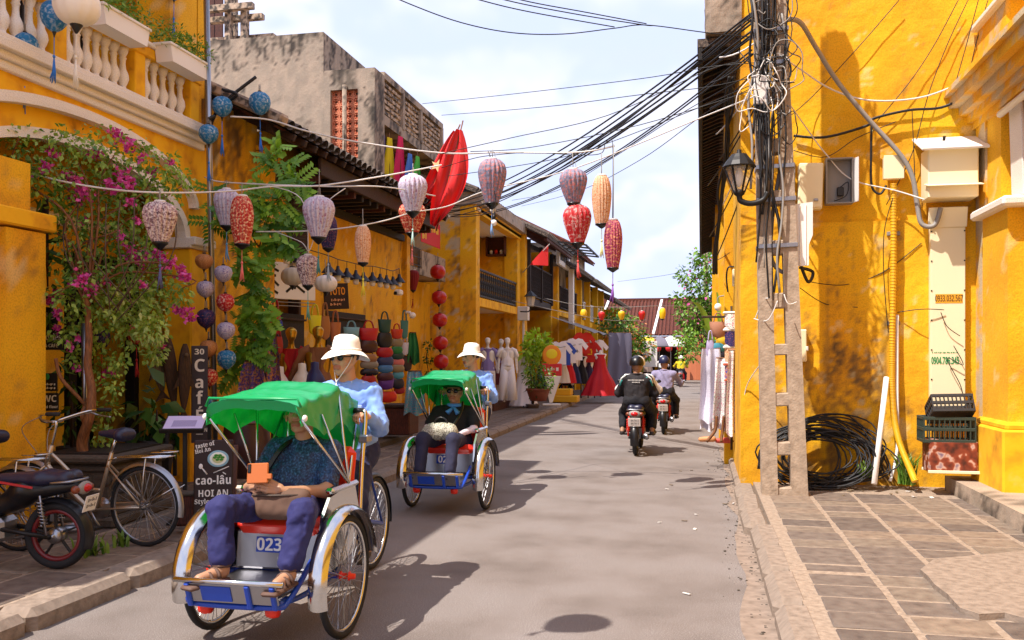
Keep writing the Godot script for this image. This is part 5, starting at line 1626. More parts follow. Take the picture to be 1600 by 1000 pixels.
func motorbike(label: String, at: Vector3, turn: float, paint: Material, group := "", rimm: Material = null, scale := 1.0) -> Node3D:
	var t := thing("motorbike", label, "motorbike", at, turn, group)
	var k := scale
	var R := 0.28 * k
	for z in [0.0, 1.22 * k]:
		var w := wheel(t, Vector3(0, R, z), R, 0.038 * k, 0, rimm if rimm else M.steel, 0.07)
		var sp := ST()
		for i in 5:
			var a := TAU * i / 5
			bar(sp, Vector3(0, sin(a), cos(a)) * 0.03, Vector3(0, sin(a + 0.25), cos(a + 0.25)) * (R - 0.07 * k), 0.022, 0.014, 0.003)
		part("cast_spokes", sp, M.iron, w)
		sp = ST(true)
		lathe(sp, [Vector2(0, -0.05), Vector2(0.06 * k, -0.05), Vector2(0.07 * k, 0), Vector2(0.06 * k, 0.05), Vector2(0, 0.05)], 14, Transform3D(Basis(Vector3(0, 0, 1), PI / 2), Vector3.ZERO))
		part("brake_drum", sp, M.steel, w)
	var X := func(x: float, y: float, z: float) -> Vector3: return Vector3(x, y, z) * k
	var st := ST(true)
	net(st, [[X.call(-0.07, 0.66, 0.25), X.call(0.07, 0.66, 0.25), 0.075 * k, 0.075 * k, Color.WHITE], [X.call(0, 0.7, -0.18), X.call(0, 0.64, 0.3), 0.05 * k, 0.1 * k, Color.WHITE], [X.call(0, 0.6, 0.3), X.call(0, 0.45, 0.62), 0.1 * k, 0.075 * k, Color.WHITE], [X.call(0, 0.45, 0.62), X.call(0, 0.75, 0.98), 0.06 * k, 0.09 * k, Color.WHITE]], 0.02 * k, 0.05)
	part("body_shell", st, paint, t)
	st = ST(true)
	sheet(st, 10, 10, func(u, v): return X.call((u - 0.5) * 0.44 * (0.75 + 0.3 * sin(v * PI)), 0.3 + v * 0.55, 0.98 - 0.16 * absf(u - 0.5) * 2.0 - 0.08 * sin(v * PI) + 0.05 * v))
	part("leg_shield", st, paint, t)
	st = ST(true)
	net(st, [[X.call(-0.06, 0.76, -0.12), X.call(0.06, 0.76, -0.12), 0.05 * k, 0.05 * k, Color.WHITE], [X.call(-0.07, 0.755, 0.1), X.call(-0.04, 0.735, 0.5), 0.055 * k, 0.045 * k, Color.WHITE], [X.call(0.07, 0.755, 0.1), X.call(0.04, 0.735, 0.5), 0.055 * k, 0.045 * k, Color.WHITE], [X.call(-0.06, 0.76, -0.12), X.call(-0.07, 0.755, 0.1), 0.05 * k, 0.055 * k, Color.WHITE], [X.call(0.06, 0.76, -0.12), X.call(0.07, 0.755, 0.1), 0.05 * k, 0.055 * k, Color.WHITE]], 0.018 * k, 0.04)
	part("seat", st, col("20203a", 0.4), t)
	mudguard(t, Vector3(0, R, 0), R + 0.035 * k, 0.13 * k, 1.0, 3.5, M.black_plastic)
	mudguard(t, Vector3(0, R, 1.22 * k), R + 0.035 * k, 0.12 * k, 0.4, 2.6, paint)
	st = ST(true)
	ball(st, X.call(0, 0.675, -0.255), Vector3(0.06, 0.036, 0.035) * k, 12)
	var ls := ST(true)
	ball(ls, X.call(0, 0.675, -0.24), Vector3(0.1, 0.055, 0.03) * k, 12)
	part("light_surround", ls, M.cable_grey, t)
	part("tail_light", st, col("c01018", 0.25), t)
	for s in [-1.0, 1.0]:
		st = ST(true)
		ball(st, X.call(0.105 * s, 0.67, -0.22), Vector3(0.035, 0.035, 0.035) * k, 10)
		part("turn_signal", st, col("7a3a20", 0.3), t)
	var pl := part("number_plate", boxm(Vector3(0.19, 0.14, 0.006) * k, 0.003), M.white_paint, t, Transform3D(Basis(Vector3.RIGHT, -0.3), X.call(0, 0.55, -0.29)))
	for r in 2: scribble(pl, Vector3(0, 0.03 - 0.05 * r, -0.004) * k, 0.13 * k, 0.03 * k, M.cable_grey, 5)
	st = ST(true)
	for s in [-0.1, 0.1]:
		tube(st, [X.call(s, 0.28, 0.0), X.call(s * 0.9, 0.34, 0.45)], 0.02 * k, 8)
	part("swing_arm", st, M.iron, t)
	for s in [-0.12, 0.12]:
		st = ST(true)
		tube(st, [X.call(s, 0.3, 0.02), X.call(s * 0.95, 0.62, 0.08)], 0.012 * k, 8)
		var cp := []
		for i in 60: cp.append(X.call(s + cos(i * 0.8) * 0.027, 0.38 + i * 0.0034, 0.035 + i * 0.0007 + sin(i * 0.8) * 0.027))
		tube(st, cp, 0.006 * k, 5)
		part("shock_spring", st, M.red_vinyl if rimm == null else M.steel, t)
	st = ST()
	box(st, X.call(0, 0.33, 0.55), Vector3(0.24, 0.2, 0.3) * k, I3, 0.03)
	box(st, X.call(0, 0.32, 0.76), Vector3(0.14, 0.12, 0.2) * k, I3, 0.02)
	part("engine", st, M.steel, t)
	st = ST(true)
	tube(st, curve([X.call(-0.1, 0.24, 0.72), X.call(-0.15, 0.22, 0.5), X.call(-0.16, 0.27, 0.25)]), 0.018 * k, 8)
	tube(st, [X.call(-0.16, 0.27, 0.3), X.call(-0.17, 0.32, -0.16)], 0.045 * k, 12, 0.05 * k)
	part("exhaust", st, M.steel, t)
	for s in [-1.0, 1.0]:
		st = ST(true)
		tube(st, [X.call(0.07 * s, 0.28, 1.22), X.call(0.06 * s, 0.62, 1.06)], 0.018 * k, 8)
		part("fork_leg", st, M.chrome, t)
		st = ST(true)
		tube(st, [X.call(0.1 * s, 0.3, 0.45), X.call(0.26 * s, 0.3, 0.43)], 0.014 * k, 8)
		part("foot_peg", st, M.rubber, t)
		st = ST(true)
		tube(st, curve([X.call(0.05 * s, 0.93, 0.93), X.call(0.2 * s, 0.98, 0.88), X.call(0.33 * s, 0.96, 0.8)]), 0.011 * k, 8)
		tube(st, [X.call(0.24 * s, 0.97, 0.86), X.call(0.36 * s, 0.955, 0.78)], 0.018 * k, 8)
		part("handlebar", st, M.black_plastic, t)
		st = ST(true)
		tube(st, [X.call(0.22 * s, 0.98, 0.87), X.call(0.3 * s, 1.13, 0.86)], 0.006 * k, 6)
		ball(st, X.call(0.32 * s, 1.16, 0.86), Vector3(0.05, 0.032, 0.014) * k, 10)
		part("mirror", st, M.black_plastic, t)
	st = ST(true)
	ball(st, X.call(0, 0.92, 0.98), Vector3(0.12, 0.09, 0.1) * k, 14)
	part("head_cowl", st, paint, t)
	st = ST(true)
	ball(st, X.call(0, 0.91, 1.04), Vector3(0.08, 0.06, 0.06) * k, 12)
	part("headlight", st, M.cable_white, t)
	st = ST(true)
	tube(st, curve([X.call(-0.1, 0.72, 0.0), X.call(-0.11, 0.74, -0.2), X.call(0.11, 0.74, -0.2), X.call(0.1, 0.72, 0.0)]), 0.012 * k, 8)
	part("grab_rail", st, M.steel, t)
	return t

func rider(label: String, at: Vector3, zoff: float, opt: Dictionary, helm: Material, holds := true) -> Node3D:
	var t := thing("person", label, "person", at, PI)
	var J := {"pelvis": Vector3(0, 0.88, zoff), "chest": Vector3(0, 1.28, zoff + 0.05), "head": Vector3(0, 1.43, zoff + 0.09), "face": Vector3(0, -0.05, 1)}
	for s in ["L", "R"]:
		var x := 1.0 if s == "L" else -1.0
		J["sh" + s] = Vector3(0.19 * x, 1.21, zoff + 0.04)
		J["hip" + s] = Vector3(0.1 * x, 0.86, zoff)
		J["kn" + s] = Vector3(0.24 * x, 0.66, zoff + 0.36)
		J["an" + s] = Vector3(0.24 * x, 0.36, zoff + 0.16)
		J["to" + s] = Vector3(0.27 * x, 0.31, zoff + 0.3)
		if holds:
			J["el" + s] = Vector3(0.33 * x, 1.03, zoff + 0.18)
			J["wr" + s] = Vector3(0.32 * x, 0.97, zoff + 0.4)
		else:
			J["el" + s] = Vector3(0.3 * x, 0.98, zoff + 0.1)
			J["wr" + s] = Vector3(0.16 * x, 0.95, zoff + 0.28)
	opt.merge({"sleeve": "long", "cell": 0.018, "fine": false, "fold": 0.014, "skin": Color(0.36, 0.18, 0.1)})
	person(t, J, opt)
	helmet(t, J.head + Vector3(0, 0.01, 0), look(J.face, Vector3.UP), helm)
	return t

func build_bikes() -> void:
	# the parked pair at the left
	bicycle("silver bronze ladies bicycle parked on the left pavement in front of the stone planter", Vector3(-4.21, 0.12, -6.2), -1.62, col("b8a894", 0.3, 0.7))
	bicycle("dark bicycle half hidden behind the black moped at the left edge", Vector3(-5.05, 0.12, -5.85), -1.6, M.iron)
	var red := col("b01820", 0.4)
	var mo := motorbike("black moped with navy seat and red wheel rims parked at the left edge", Vector3(-4.36, 0.12, -5.42), -1.45, M.black_plastic, "", col("6a1418", 0.4), 0.84)
	var st := ST()
	box(st, Vector3(0.12, 0.6, 0.25), Vector3(0.004, 0.016, 0.3), Basis(Vector3.RIGHT, -0.15))
	part("stripe", st, red, mo)
	# riders going away
	var at := Vector3(-1.02, 0, -14.42)
	motorbike("black motorbike with red shock springs and round tail light carrying two riders down the road", at, PI, M.black_plastic)
	var p := rider("pillion rider in black jacket with teal and white shoulder stripes and black helmet", at, 0.16, {"shirt": col("191318", 0.8), "trousers": col("15141c", 0.85), "cuff": 0.72}, M.black_plastic, false)
	for s in [-1.0, 1.0]:
		for k in 2:
			st = ST(true)
			tube(st, [Vector3(0.16 * s, 1.285 - k * 0.035, 0.13 + 0.01 * k), Vector3(0.235 * s, 1.225 - k * 0.045, 0.14), Vector3(0.262 * s, 1.15 - k * 0.045, 0.16)], 0.014, 5)
			part("shoulder_stripe", st, [col("d8dcd8", 0.8), col("2c8a88", 0.8)][k], p)
	for r in 2:
		st = ST()
		for i in (12 - r * 6): box(st, Vector3((i - (11 - r * 6) / 2.0) * 0.022, 1.2 - r * 0.035, 0.072 - 0.002 * r), Vector3(0.013, 0.016, 0.006))
		part("jacket_lettering", st, M.cable_white, p)
	rider("front rider in white shirt and white helmet hidden behind the black jacketed pillion", at, 0.52, {"shirt": col("e2dede", 0.8), "trousers": col("1c1c26", 0.85)}, M.white_paint)
	at = Vector3(-0.74, 0, -18.4)
	motorbike("black motorbike with square plate ridden by the grey shirted rider", at, PI, M.black_plastic)
	rider("motorbike rider in loose lilac grey shirt and dark blue helmet", at, 0.3, {"shirt": col("8a84a4", 0.85), "trousers": col("1e1c22", 0.85)}, col("1c2244", 0.4))
	at = Vector3(-1.0, 0, -46)
	var far := motorbike("small distant motorbike carrying the rider in yellow", at, PI, red)
	rider("distant rider in yellow shirt with white helmet", at, 0.3, {"shirt": col("d2b818", 0.85), "trousers": col("1e1c22", 0.85), "cell": 0.03}, M.white_paint)
	at = Vector3(-2.1, 0, -50)
	motorbike("small distant motorbike carrying the rider in white", at, PI, M.black_plastic)
	rider("distant rider in white shirt beside the rider in yellow", at, 0.3, {"shirt": col("d8d4d4", 0.85), "trousers": col("1e1c22", 0.85), "cell": 0.03}, M.white_paint)
	motorbike("blue and white motorbike parked on the left pavement before the dresses", Vector3(-4.45, 0.12, -29.8), -1.9, col("24408c", 0.35))

# ---------------------------------------------------------------- lanterns
const SHADE := {
	"drop": [[0.34, 1.0], [0.6, 0.975], [0.87, 0.89], [1.0, 0.74], [0.97, 0.61], [0.86, 0.44], [0.7, 0.26], [0.54, 0.1], [0.44, 0.0]],
	"long": [[0.5, 1.0], [0.7, 0.95], [0.9, 0.82], [1.0, 0.63], [0.96, 0.45], [0.84, 0.25], [0.68, 0.08], [0.6, 0.0]],
	"round": [[0.25, 1.0], [0.55, 0.95], [0.82, 0.83], [0.97, 0.65], [1.0, 0.5], [0.97, 0.35], [0.82, 0.17], [0.55, 0.05], [0.25, 0.0]],
	"onion": [[0.2, 1.0], [0.58, 0.95], [0.88, 0.82], [1.0, 0.62], [0.98, 0.46], [0.84, 0.28], [0.56, 0.12], [0.26, 0.03], [0.14, 0.0]],
}

# at: the middle of the shade; hang: how far up the cord goes
func lantern(label: String, at: Vector3, w: float, h: float, kind: String, silk: Material, tassel: String, group := "", hang := 0.12, ribs := 18, amp := 0.17, tl := 0.34) -> Node3D:
	var t := thing("lantern", label, "lantern", at, nz(at * 7.0) * 9.0, group)
	t.rotation.z = nz(at * 5.0) * 0.06
	var pr := []
	for p in SHADE[kind]: pr.append(Vector2(p[0] * w / 2, (p[1] - 0.5) * h))
	pr.reverse()
	var fine := []
	for i in pr.size() - 1:
		for k in 2: fine.append(pr[i].lerp(pr[i + 1], k * 0.5) + (Vector2(0.006 * w, 0) if k else Vector2.ZERO))
	fine.append(pr[-1])
	var st := ST(true)
	lathe(st, fine, ribs * 4, T0, ribs, amp)
	part("shade", st, silk, t)
	var top: float = pr[-1].x
	var bot: float = pr[0].x
	st = ST(true)
	lathe(st, [Vector2(0, 0.015), Vector2(top * 0.9, 0.015), Vector2(top * 1.06, 0.0), Vector2(top * 0.9, -0.01)], 16, Transform3D(I3, Vector3(0, h / 2, 0)))
	part("top_rim", st, M.cable_white if kind in ["drop", "long"] else M.iron, t)
	st = ST(true)
	lathe(st, [Vector2(0.006, -w * 0.2), Vector2(bot * 0.35, -w * 0.16), Vector2(bot * 0.8, -w * 0.06), Vector2(bot * 1.08, -0.004), Vector2(bot * 1.08, 0.012), Vector2(0, 0.012)], 16, Transform3D(I3, Vector3(0, -h / 2, 0)))
	part("bottom_cap", st, M.black_plastic, t)
	st = ST(true)
	tube(st, [Vector3(0, h / 2, 0), Vector3(0.004, h / 2 + hang, 0)], 0.005, 5)
	if hang < 0.4:
		for s in [-1.0, 1.0]: tube(st, [Vector3(top * 0.7 * s, h / 2, 0), Vector3(top * 0.5 * s, h / 2 + 0.09, 0), Vector3(-top * 0.5 * s, h / 2 + 0.09, 0)], 0.003, 4)
	part("hook", st, M.cable_grey, t)
	if tassel:
		var m := col(tassel, 0.8)
		st = ST(true)
		tube(st, [Vector3(0, -h / 2 - w * 0.18, 0), Vector3(0, -h / 2 - w * 0.18 - tl * 0.45, 0)], 0.004, 5)
		ball(st, Vector3(0, -h / 2 - w * 0.18 - tl * 0.42, 0), Vector3(0.013, 0.016, 0.013), 8)
		part("tassel_cord", st, m, t)
		st = ST(true)
		var y0 := -h / 2 - w * 0.18 - tl * 0.45
		for i in 7:
			var a := TAU * i / 7
			tube(st, [Vector3(0, y0, 0), Vector3(cos(a) * 0.012, y0 - tl * 0.3, sin(a) * 0.012), Vector3(cos(a) * 0.022 + 0.012, y0 - tl * (0.5 + 0.08 * sin(i * 3.0)), sin(a) * 0.022)], 0.006, 4, 0.004)
		part("tassel", st, m, t)
	return t

func build_lanterns() -> void:
	var k := 1.0 / 1400.0
	# strung across the street
	lantern("cream floral lantern hanging in front of the bougainvillea, first on the white cable", Vector3(-4.489, 2.724, -6.821), 53 * k * 7.6, 64 * k * 7.6, "drop", M.silk_cream, "5c5c86", "", 0.1)
	lantern("pale lilac lantern partly behind a red speckled long lantern", Vector3(-5.127, 3.226, -9.037), 40 * k * 9.9, 58 * k * 9.9, "drop", M.silk_lilac, "5f9ac8", "", 0.1)
	lantern("long red and gold speckled lantern with pink tassel", Vector3(-4.711, 3.01, -8.614), 36 * k * 9.4, 76 * k * 9.4, "long", M.silk_red, "f07a70", "", 0.14)
	lantern("large lilac pleated lantern above the shop with teal tassel", Vector3(-4.047, 3.09, -9.06), 50 * k * 9.7, 64 * k * 9.7, "drop", M.silk_lilac, "4a8a88", "", 0.3)
	lantern("dark navy long lantern tucked behind the large lilac lantern", Vector3(-4.149, 2.999, -9.55), 28 * k * 10.2, 52 * k * 10.2, "long", M.silk_navy, "a8bcd0", "", 0.1)
	lantern("slim orange and white long lantern alone on the lower cable", Vector3(-3.69, 2.829, -9.442), 26 * k * 10, 58 * k * 10, "long", M.silk_orange, "e8d840", "", 0.2)
	lantern("tan lilac lantern below the cables beside two plain grey ones", Vector3(-4.291, 2.543, -9.315), 36 * k * 10, 48 * k * 10, "drop", M.silk_cream, "6aa89a", "", 0.14)
	lantern("pale grey violet lantern in front of a red one near the flags", Vector3(-3.334, 3.508, -10.13), 46 * k * 10.6, 58 * k * 10.6, "drop", M.silk_lilac, "a8c8c0", "", 0.14)
	lantern("red speckled lantern half hidden behind the pale violet one", Vector3(-3.53, 3.312, -10.702), 43 * k * 11.2, 48 * k * 11.2, "drop", M.silk_red, "f08a88", "", 0.2)
	lantern("grey violet pleated lantern with light blue tassel against the sky", Vector3(-2.461, 3.691, -10.519), 45 * k * 10.8, 70 * k * 10.8, "drop", M.silk_grey, "7ba6dc", "", 0.12)
	lantern("grey lantern with red flowers, upper one of a stacked pair in the sky", Vector3(-1.447, 3.554, -10.324), 44 * k * 10.4, 54 * k * 10.4, "drop", M.silk_grey, "", "", 0.2)
	lantern("glossy red lantern with white flower print, lower one of the stacked pair", Vector3(-1.403, 3.115, -10.333), 45 * k * 10.4, 60 * k * 10.4, "drop", M.silk_redflower, "e8504c", "", 0.03)
	lantern("tall cream and gold striped lantern hanging in the sky", Vector3(-1.105, 3.363, -10.191), 31 * k * 10.2, 76 * k * 10.2, "long", M.silk_orange, "f0e8a0", "", 0.26)
	lantern("magenta and purple long lantern, lowest in the sky on its own wire", Vector3(-0.958, 2.836, -10.018), 29 * k * 10, 76 * k * 10, "long", M.silk_magenta, "8a50b0", "", 0.85)
	lantern("red lantern above the street just outside the top of the view", Vector3(-2.32, 3.95, -3.63), 0.36, 0.44, "drop", M.silk_red, "e8504c", "", 0.1)
	# blue ones at the café
	for q in [[38, 75, 8.0, 42, 46, "sky blue silk lantern lowest of the three hanging before the balcony"], [85, 26, 8.0, 42, 48, "sky blue silk lantern between the white one and the balcony balusters"], [347, 167, 10.6, 31, 32, "blue lantern on the upper left arm of the thin street pole"], [406, 162, 10.8, 33, 36, "blue lantern on the right arm of the thin street pole"], [326, 210, 10.4, 30, 30, "lowest blue lantern on the thin street pole"], [272, -12, 10.2, 22, 26, "small blue lantern cut by the top edge above the second planter box"]]:
		lantern(q[5], pt(q[0], q[1], q[2]), q[3] * k * q[2], q[4] * k * q[2], "onion", M.silk_blue, "2f7ad8", "", 0.35 if q[1] < 150 else 0.08, 10, 0.05, 0.42)
	lantern("large plain white round lantern hanging in front of the balcony rail", Vector3(-5.315, 4.648, -6.851), 70 * k * 7.8, 62 * k * 7.8, "round", col("f2ece0", 0.6), "e8e2d4", "", 0.5, 12, 0.05, 0.5)
	# the two strings by the café column
	var rows := [[319, 409, 28, 24, "silk_tan", "brown flat lantern, topmost of the string at the café column"], [321, 452, 27, 26, "silk_violet", "lilac flowered lantern second on the left string at the café column"], [322, 498, 29, 30, "silk_navy", "navy speckled lantern third on the left string at the café column"], [326, 545, 27, 27, "silk_tan", "tan gold lantern fourth on the left string at the café column"], [327, 590, 27, 28, "silk_red", "red speckled lantern fifth on the left string at the café column"], [321, 631, 24, 26, "silk_blue", "blue lantern lowest on the left string, partly behind the green canopy"],
		[349, 428, 28, 26, "silk_violet", "pale violet lantern topmost on the right string at the café column"], [352, 473, 28, 28, "silk_redflower", "red white flowered lantern second on the right string"], [353, 517, 28, 27, "silk_violet", "white lantern with violet sprigs third on the right string"], [354, 562, 29, 30, "silk_blue", "blue and silver lantern lowest on the right string"],
		[159, 530, 26, 30, "silk_navy", "navy lantern inside the bougainvillea before the dark doorway"], [213, 522, 28, 32, "silk_redflower", "red lantern inside the bougainvillea with red tassel"]]
	for q in rows:
		var D := 10.1 if q[0] > 200 else 8.6
		lantern(q[5], pt(q[0], q[1], D), q[2] * k * D, q[3] * k * D, "onion", M[q[4]], "c03030" if q[0] < 300 else "", "", 0.1, 10, 0.05)
	# plain round ones under the shop sign
	lantern("plain grey round lantern left of the tan one under the shop sign", Vector3(-5.084, 2.602, -10.579), 36 * k * 11.4, 28 * k * 11.4, "round", col("c9bfb4", 0.7), "", "", 0.2, 12, 0.06)
	lantern("plain white round lantern right of the tan one under the shop sign", Vector3(-4.587, 2.496, -10.479), 36 * k * 11.2, 26 * k * 11.2, "round", col("e4dcd8", 0.7), "", "", 0.2, 12, 0.06)
	# red stack
	var sts := ["topmost", "second", "third", "fourth", "lowest"]
	for i in 5:
		var q = [[684, 425, 24, 22], [686, 465, 24, 21], [687, 500, 24, 21], [688, 536, 24, 21], [689, 565, 24, 22]][i]
		lantern(sts[i] + " shiny red lantern of the five hung in a column by the stained wall", pt(q[0], q[1], 19.2), q[2] * k * 19.2, q[3] * k * 19.2, "round", col("b5141a", 0.35), "", "five red lanterns in a column", 0.26, 8, 0.03)
	lantern("dusky red cloth lantern under the small concrete balcony", Vector3(-5.963, 3.188, -18.161), 18 * k * 19, 32 * k * 19, "drop", col("8c1a24", 0.7), "b02028", "", 0.1)
	# far little ones across the street
	for q in [[912, 490, "e8b81c", "round", "yellow"], [940, 494, "c81e20", "drop", "red"], [971, 493, "e8b81c", "drop", "yellow"], [1003, 493, "c81e20", "drop", "red"], [1035, 490, "f0c81c", "long", "yellow"]]:
		lantern("small %s lantern on the far string, %s" % [q[4], {912: "left end", 940: "over the dresses", 971: "above the flowering bush", 1003: "between the white ridges", 1035: "right end and longest"}[q[0]]], pt(q[0], q[1], 26), 0.2, 0.26 if q[3] != "long" else 0.32, q[3], col(q[2], 0.5), "", "lanterns on the far string", 0.12, 8, 0.04)
	for i in 7:
		lantern("tiny red lantern in the row under the far hall roof", Vector3(-4.9 + i * 0.72, 2.05, -58.9), 0.45, 0.42, "round", col("c8202a", 0.5), "", "red lanterns under the far hall roof", 0.1, 8, 0.03)

# a surveyed place: sighting across and up (in the survey's units) and the depth in metres
func pt(u: float, v: float, d: float) -> Vector3:
	var cx := (u - 800.0) / 1400.0
	return Vector3((-0.2062 + 0.9785 * cx) * d, 1.6 + (555.0 - v) / 1400.0 * d, -(0.9785 + 0.2062 * cx) * d)

# ---------------------------------------------------------------- wires
func wire(pts: Array, r: float, mat: Material, label := "", group := "") -> void:
	var st := ST(true)
	tube(st, curve(pts, 7), r, 5)
	var o := part("cable", st, mat)
	tag(o, label, "cable", group)

func build_wires() -> void:
	var wl := "white cable carrying lanterns across the street"
	var g := "white cables with lanterns"
	wire([Vector3(-6.194, 3.358, -7.279), Vector3(-5.703, 3.183, -6.974), Vector3(-5.228, 3.091, -7.074), Vector3(-4.666, 3.033, -7.09), Vector3(-4.914, 3.337, -8.673), Vector3(-4.508, 3.429, -8.963), Vector3(-4.076, 3.455, -9.156), Vector3(-3.529, 3.64, -9.68), Vector3(-3.001, 3.849, -10.201)], 0.009, M.cable_white, "main white cable from the porch past the cream lantern to the flags", g)
	wire([Vector3(-5.742, 3.705, -9.623), Vector3(-5.335, 3.586, -9.402), Vector3(-4.117, 3.467, -9.25), Vector3(-3.529, 3.516, -9.68), Vector3(-3.191, 3.556, -10.569)], 0.008, M.cable_white, "white cable from the thin pole past the large lilac lantern", g)
	wire([Vector3(-4.955, 3.006, -9.38), Vector3(-4.341, 3, -9.407), Vector3(-3.918, 3.036, -9.496), Vector3(-3.564, 3.145, -9.775), Vector3(-3.397, 3.32, -10.321), Vector3(-3.147, 3.497, -10.987), Vector3(-2.81, 3.803, -11.671), Vector3(-1.499, 3.902, -10.926), Vector3(0.071, 4.332, -10.439), Vector3(0.588, 4.464, -10.241)], 0.008, M.cable_white, "lower white cable with the slim orange lantern running on to the concrete pole", g)
	wire([Vector3(-5.088, 3.598, -9.556), Vector3(-4.368, 3.35, -9.299), Vector3(-4.284, 2.743, -9.317)], 0.006, M.cable_white, "short white cable dropping to the tan lilac lantern", g)
	wire([Vector3(-3.802, 3.427, -9.214), Vector3(-3.973, 3.301, -9.178), Vector3(-4.355, 3.182, -9.608)], 0.006, M.cable_white, "short white tie from the main cable to the large lilac lantern", g)
	wire([Vector3(-4.741, 3.006, -9.425), Vector3(-4.368, 2.864, -9.299), Vector3(-4.284, 2.764, -9.317), Vector3(-4.229, 2.886, -9.329)], 0.005, M.cable_white, "slack white tie above the tan lilac lantern", g)
	wire([Vector3(-5.445, 4.424, -9.685), Vector3(-5.095, 4.439, -9.964), Vector3(-4.642, 4.3, -10.059), Vector3(-4.076, 4.193, -10.281), Vector3(-3.114, 4.083, -10.585), Vector3(-2.4, 4.068, -10.634), Vector3(-1.445, 4, -10.528), Vector3(-0.981, 4.029, -10.422)], 0.011, M.cable_white, "thick white cable from the thin street pole to the pale sky lanterns", "")
	var names := ["upper thin cable from the flags to the pole", "second thin cable from the flags to the pole", "upper long thin line across the middle sky", "lower long thin line across the middle sky", "thin line from the loggia roof to the pole", "thin line from the timber balcony roof to the pole", "wavy thin wire that holds the sky lanterns", "lowest thin wire over the far hall roof", "thin wire passing behind the stacked pair of lanterns"]
	var ni := 0
	var bl := "thin dark cable crossing the pale sky between the houses"
	g = "thin cables in the sky"
	for q in [[Vector3(-3.114, 4.075, -10.585), Vector3(-2.186, 4.174, -10.372), Vector3(-1.034, 4.332, -10.206), Vector3(0.069, 4.747, -10.132), Vector3(0.514, 4.82, -10.123)], [Vector3(-2.768, 4.099, -10.658), Vector3(-2, 4.107, -10.616), Vector3(-0.677, 4.223, -10.281), Vector3(0.588, 4.535, -10.241)], [Vector3(-5.169, 6.372, -16.284), Vector3(-2.887, 5.68, -13.699), Vector3(-0.73, 4.994, -11.088), Vector3(0.071, 4.879, -10.439), Vector3(0.588, 4.832, -10.241)], [Vector3(-4.954, 6.287, -16.84), Vector3(-2.226, 5.203, -12.816), Vector3(-0.73, 4.798, -11.088), Vector3(0.072, 4.683, -10.541), Vector3(0.588, 4.676, -10.241)],
		[Vector3(-4.536, 5.403, -21.527), Vector3(-2.831, 4.904, -17.799), Vector3(-1.227, 4.479, -13.027), Vector3(-0.269, 4.546, -11.185), Vector3(0.588, 4.733, -10.241)], [Vector3(-5.088, 5.927, -25.499), Vector3(-2.453, 4.879, -17.878), Vector3(-0.863, 4.432, -13.104), Vector3(0.075, 4.531, -11.053), Vector3(0.588, 4.57, -10.241)], [Vector3(-3.397, 4.111, -11.548), Vector3(-2.908, 4.084, -11.038), Vector3(-2.491, 4.007, -10.512), Vector3(-2, 4.045, -10.616), Vector3(-1.431, 3.947, -10.429), Vector3(-1.13, 3.918, -10.288), Vector3(-1.08, 4.021, -10.299)],
		[Vector3(-3.271, 4.557, -36.101), Vector3(-0.923, 3.743, -24.333), Vector3(0.098, 3.03, -14.328), Vector3(0.377, 2.971, -12.343)], [Vector3(-3.313, 4, -11.565), Vector3(-2.558, 4.111, -11.724), Vector3(-1.526, 4.12, -11.124), Vector3(-0.333, 4.401, -10.763), Vector3(0.588, 4.605, -10.241)]]:
		wire(q, 0.005, M.cable, "%s" % names[ni], g)
		ni += 1
	bl = "thick black overhead cable dropping from the concrete pole to the left houses"
	g = "black overhead cables"
	var vs := [50, 55, 60, 66, 78, 84, 88, 108, 114, 52]
	for i in vs.size():
		var e := pt(690 + 6 * (i % 4), 318 + 2.4 * i, 22.0)
		var a := pt(1175, vs[i] - 30.0, 9.8)
		wire(sag(a, e, 0.34 + 0.05 * (i % 3) + (0.12 if i > 6 else 0.0), 9), 0.0125 if i < 7 else 0.01, M.cable, bl, g)
	wire([Vector3(-8.974, 5.2, -22.636), Vector3(-7.314, 5.296, -21.964), Vector3(-6.228, 5.23, -21.171)], 0.02, M.cable, "black cable bundle running along the stained wall top at the banner", "")
	bl = "black cable at the top of the sky running to the pole head"
	g = "cables at the top of the sky"
	names = ["lowest sagging black cable at the top of the sky", "second black cable at the top of the sky joining at the knot", "third black cable at the top of the sky", "uppermost black cable at the top of the sky"]
	ni = 0
	for q in [[Vector3(-3.291, 5.277, -8.3), Vector3(-2.862, 5.129, -8.595), Vector3(-2.411, 5.017, -8.894), Vector3(-1.918, 4.948, -9.1), Vector3(-1.428, 5.006, -9.408), Vector3(-0.915, 5.14, -9.72), Vector3(-0.582, 5.212, -9.893), Vector3(0.068, 5.128, -10.03), Vector3(0.548, 5.079, -10.131)], [Vector3(-2.737, 5.277, -8.417), Vector3(-2.17, 5.168, -8.74), Vector3(-1.723, 5.161, -9.141), Vector3(-0.915, 5.154, -9.72)], [Vector3(-2.485, 5.348, -8.674), Vector3(-1.961, 5.247, -8.989), Vector3(-1.295, 5.217, -9.436), Vector3(-0.651, 5.219, -9.878), Vector3(-0.514, 5.205, -9.907)], [Vector3(-2.233, 5.322, -8.727), Vector3(-1.82, 5.287, -9.121), Vector3(-1.174, 5.269, -9.563), Vector3(-0.582, 5.226, -9.893)]]:
		wire(q, 0.006, M.cable, names[ni], g)
		ni += 1
	wire([Vector3(-1.069, 3.997, -10.199), Vector3(-0.974, 4.002, -10.117), Vector3(-0.965, 3.1, -10.016)], 0.004, M.cable, "hanging wire that holds the magenta lantern in the sky", "")
	wire([Vector3(-1.782, 2.779, -30.283), Vector3(-2.817, 2.64, -25.977), Vector3(-4.948, 3.057, -23.484)], 0.008, M.cable_grey, "upper far string across the street end", "far lantern string")
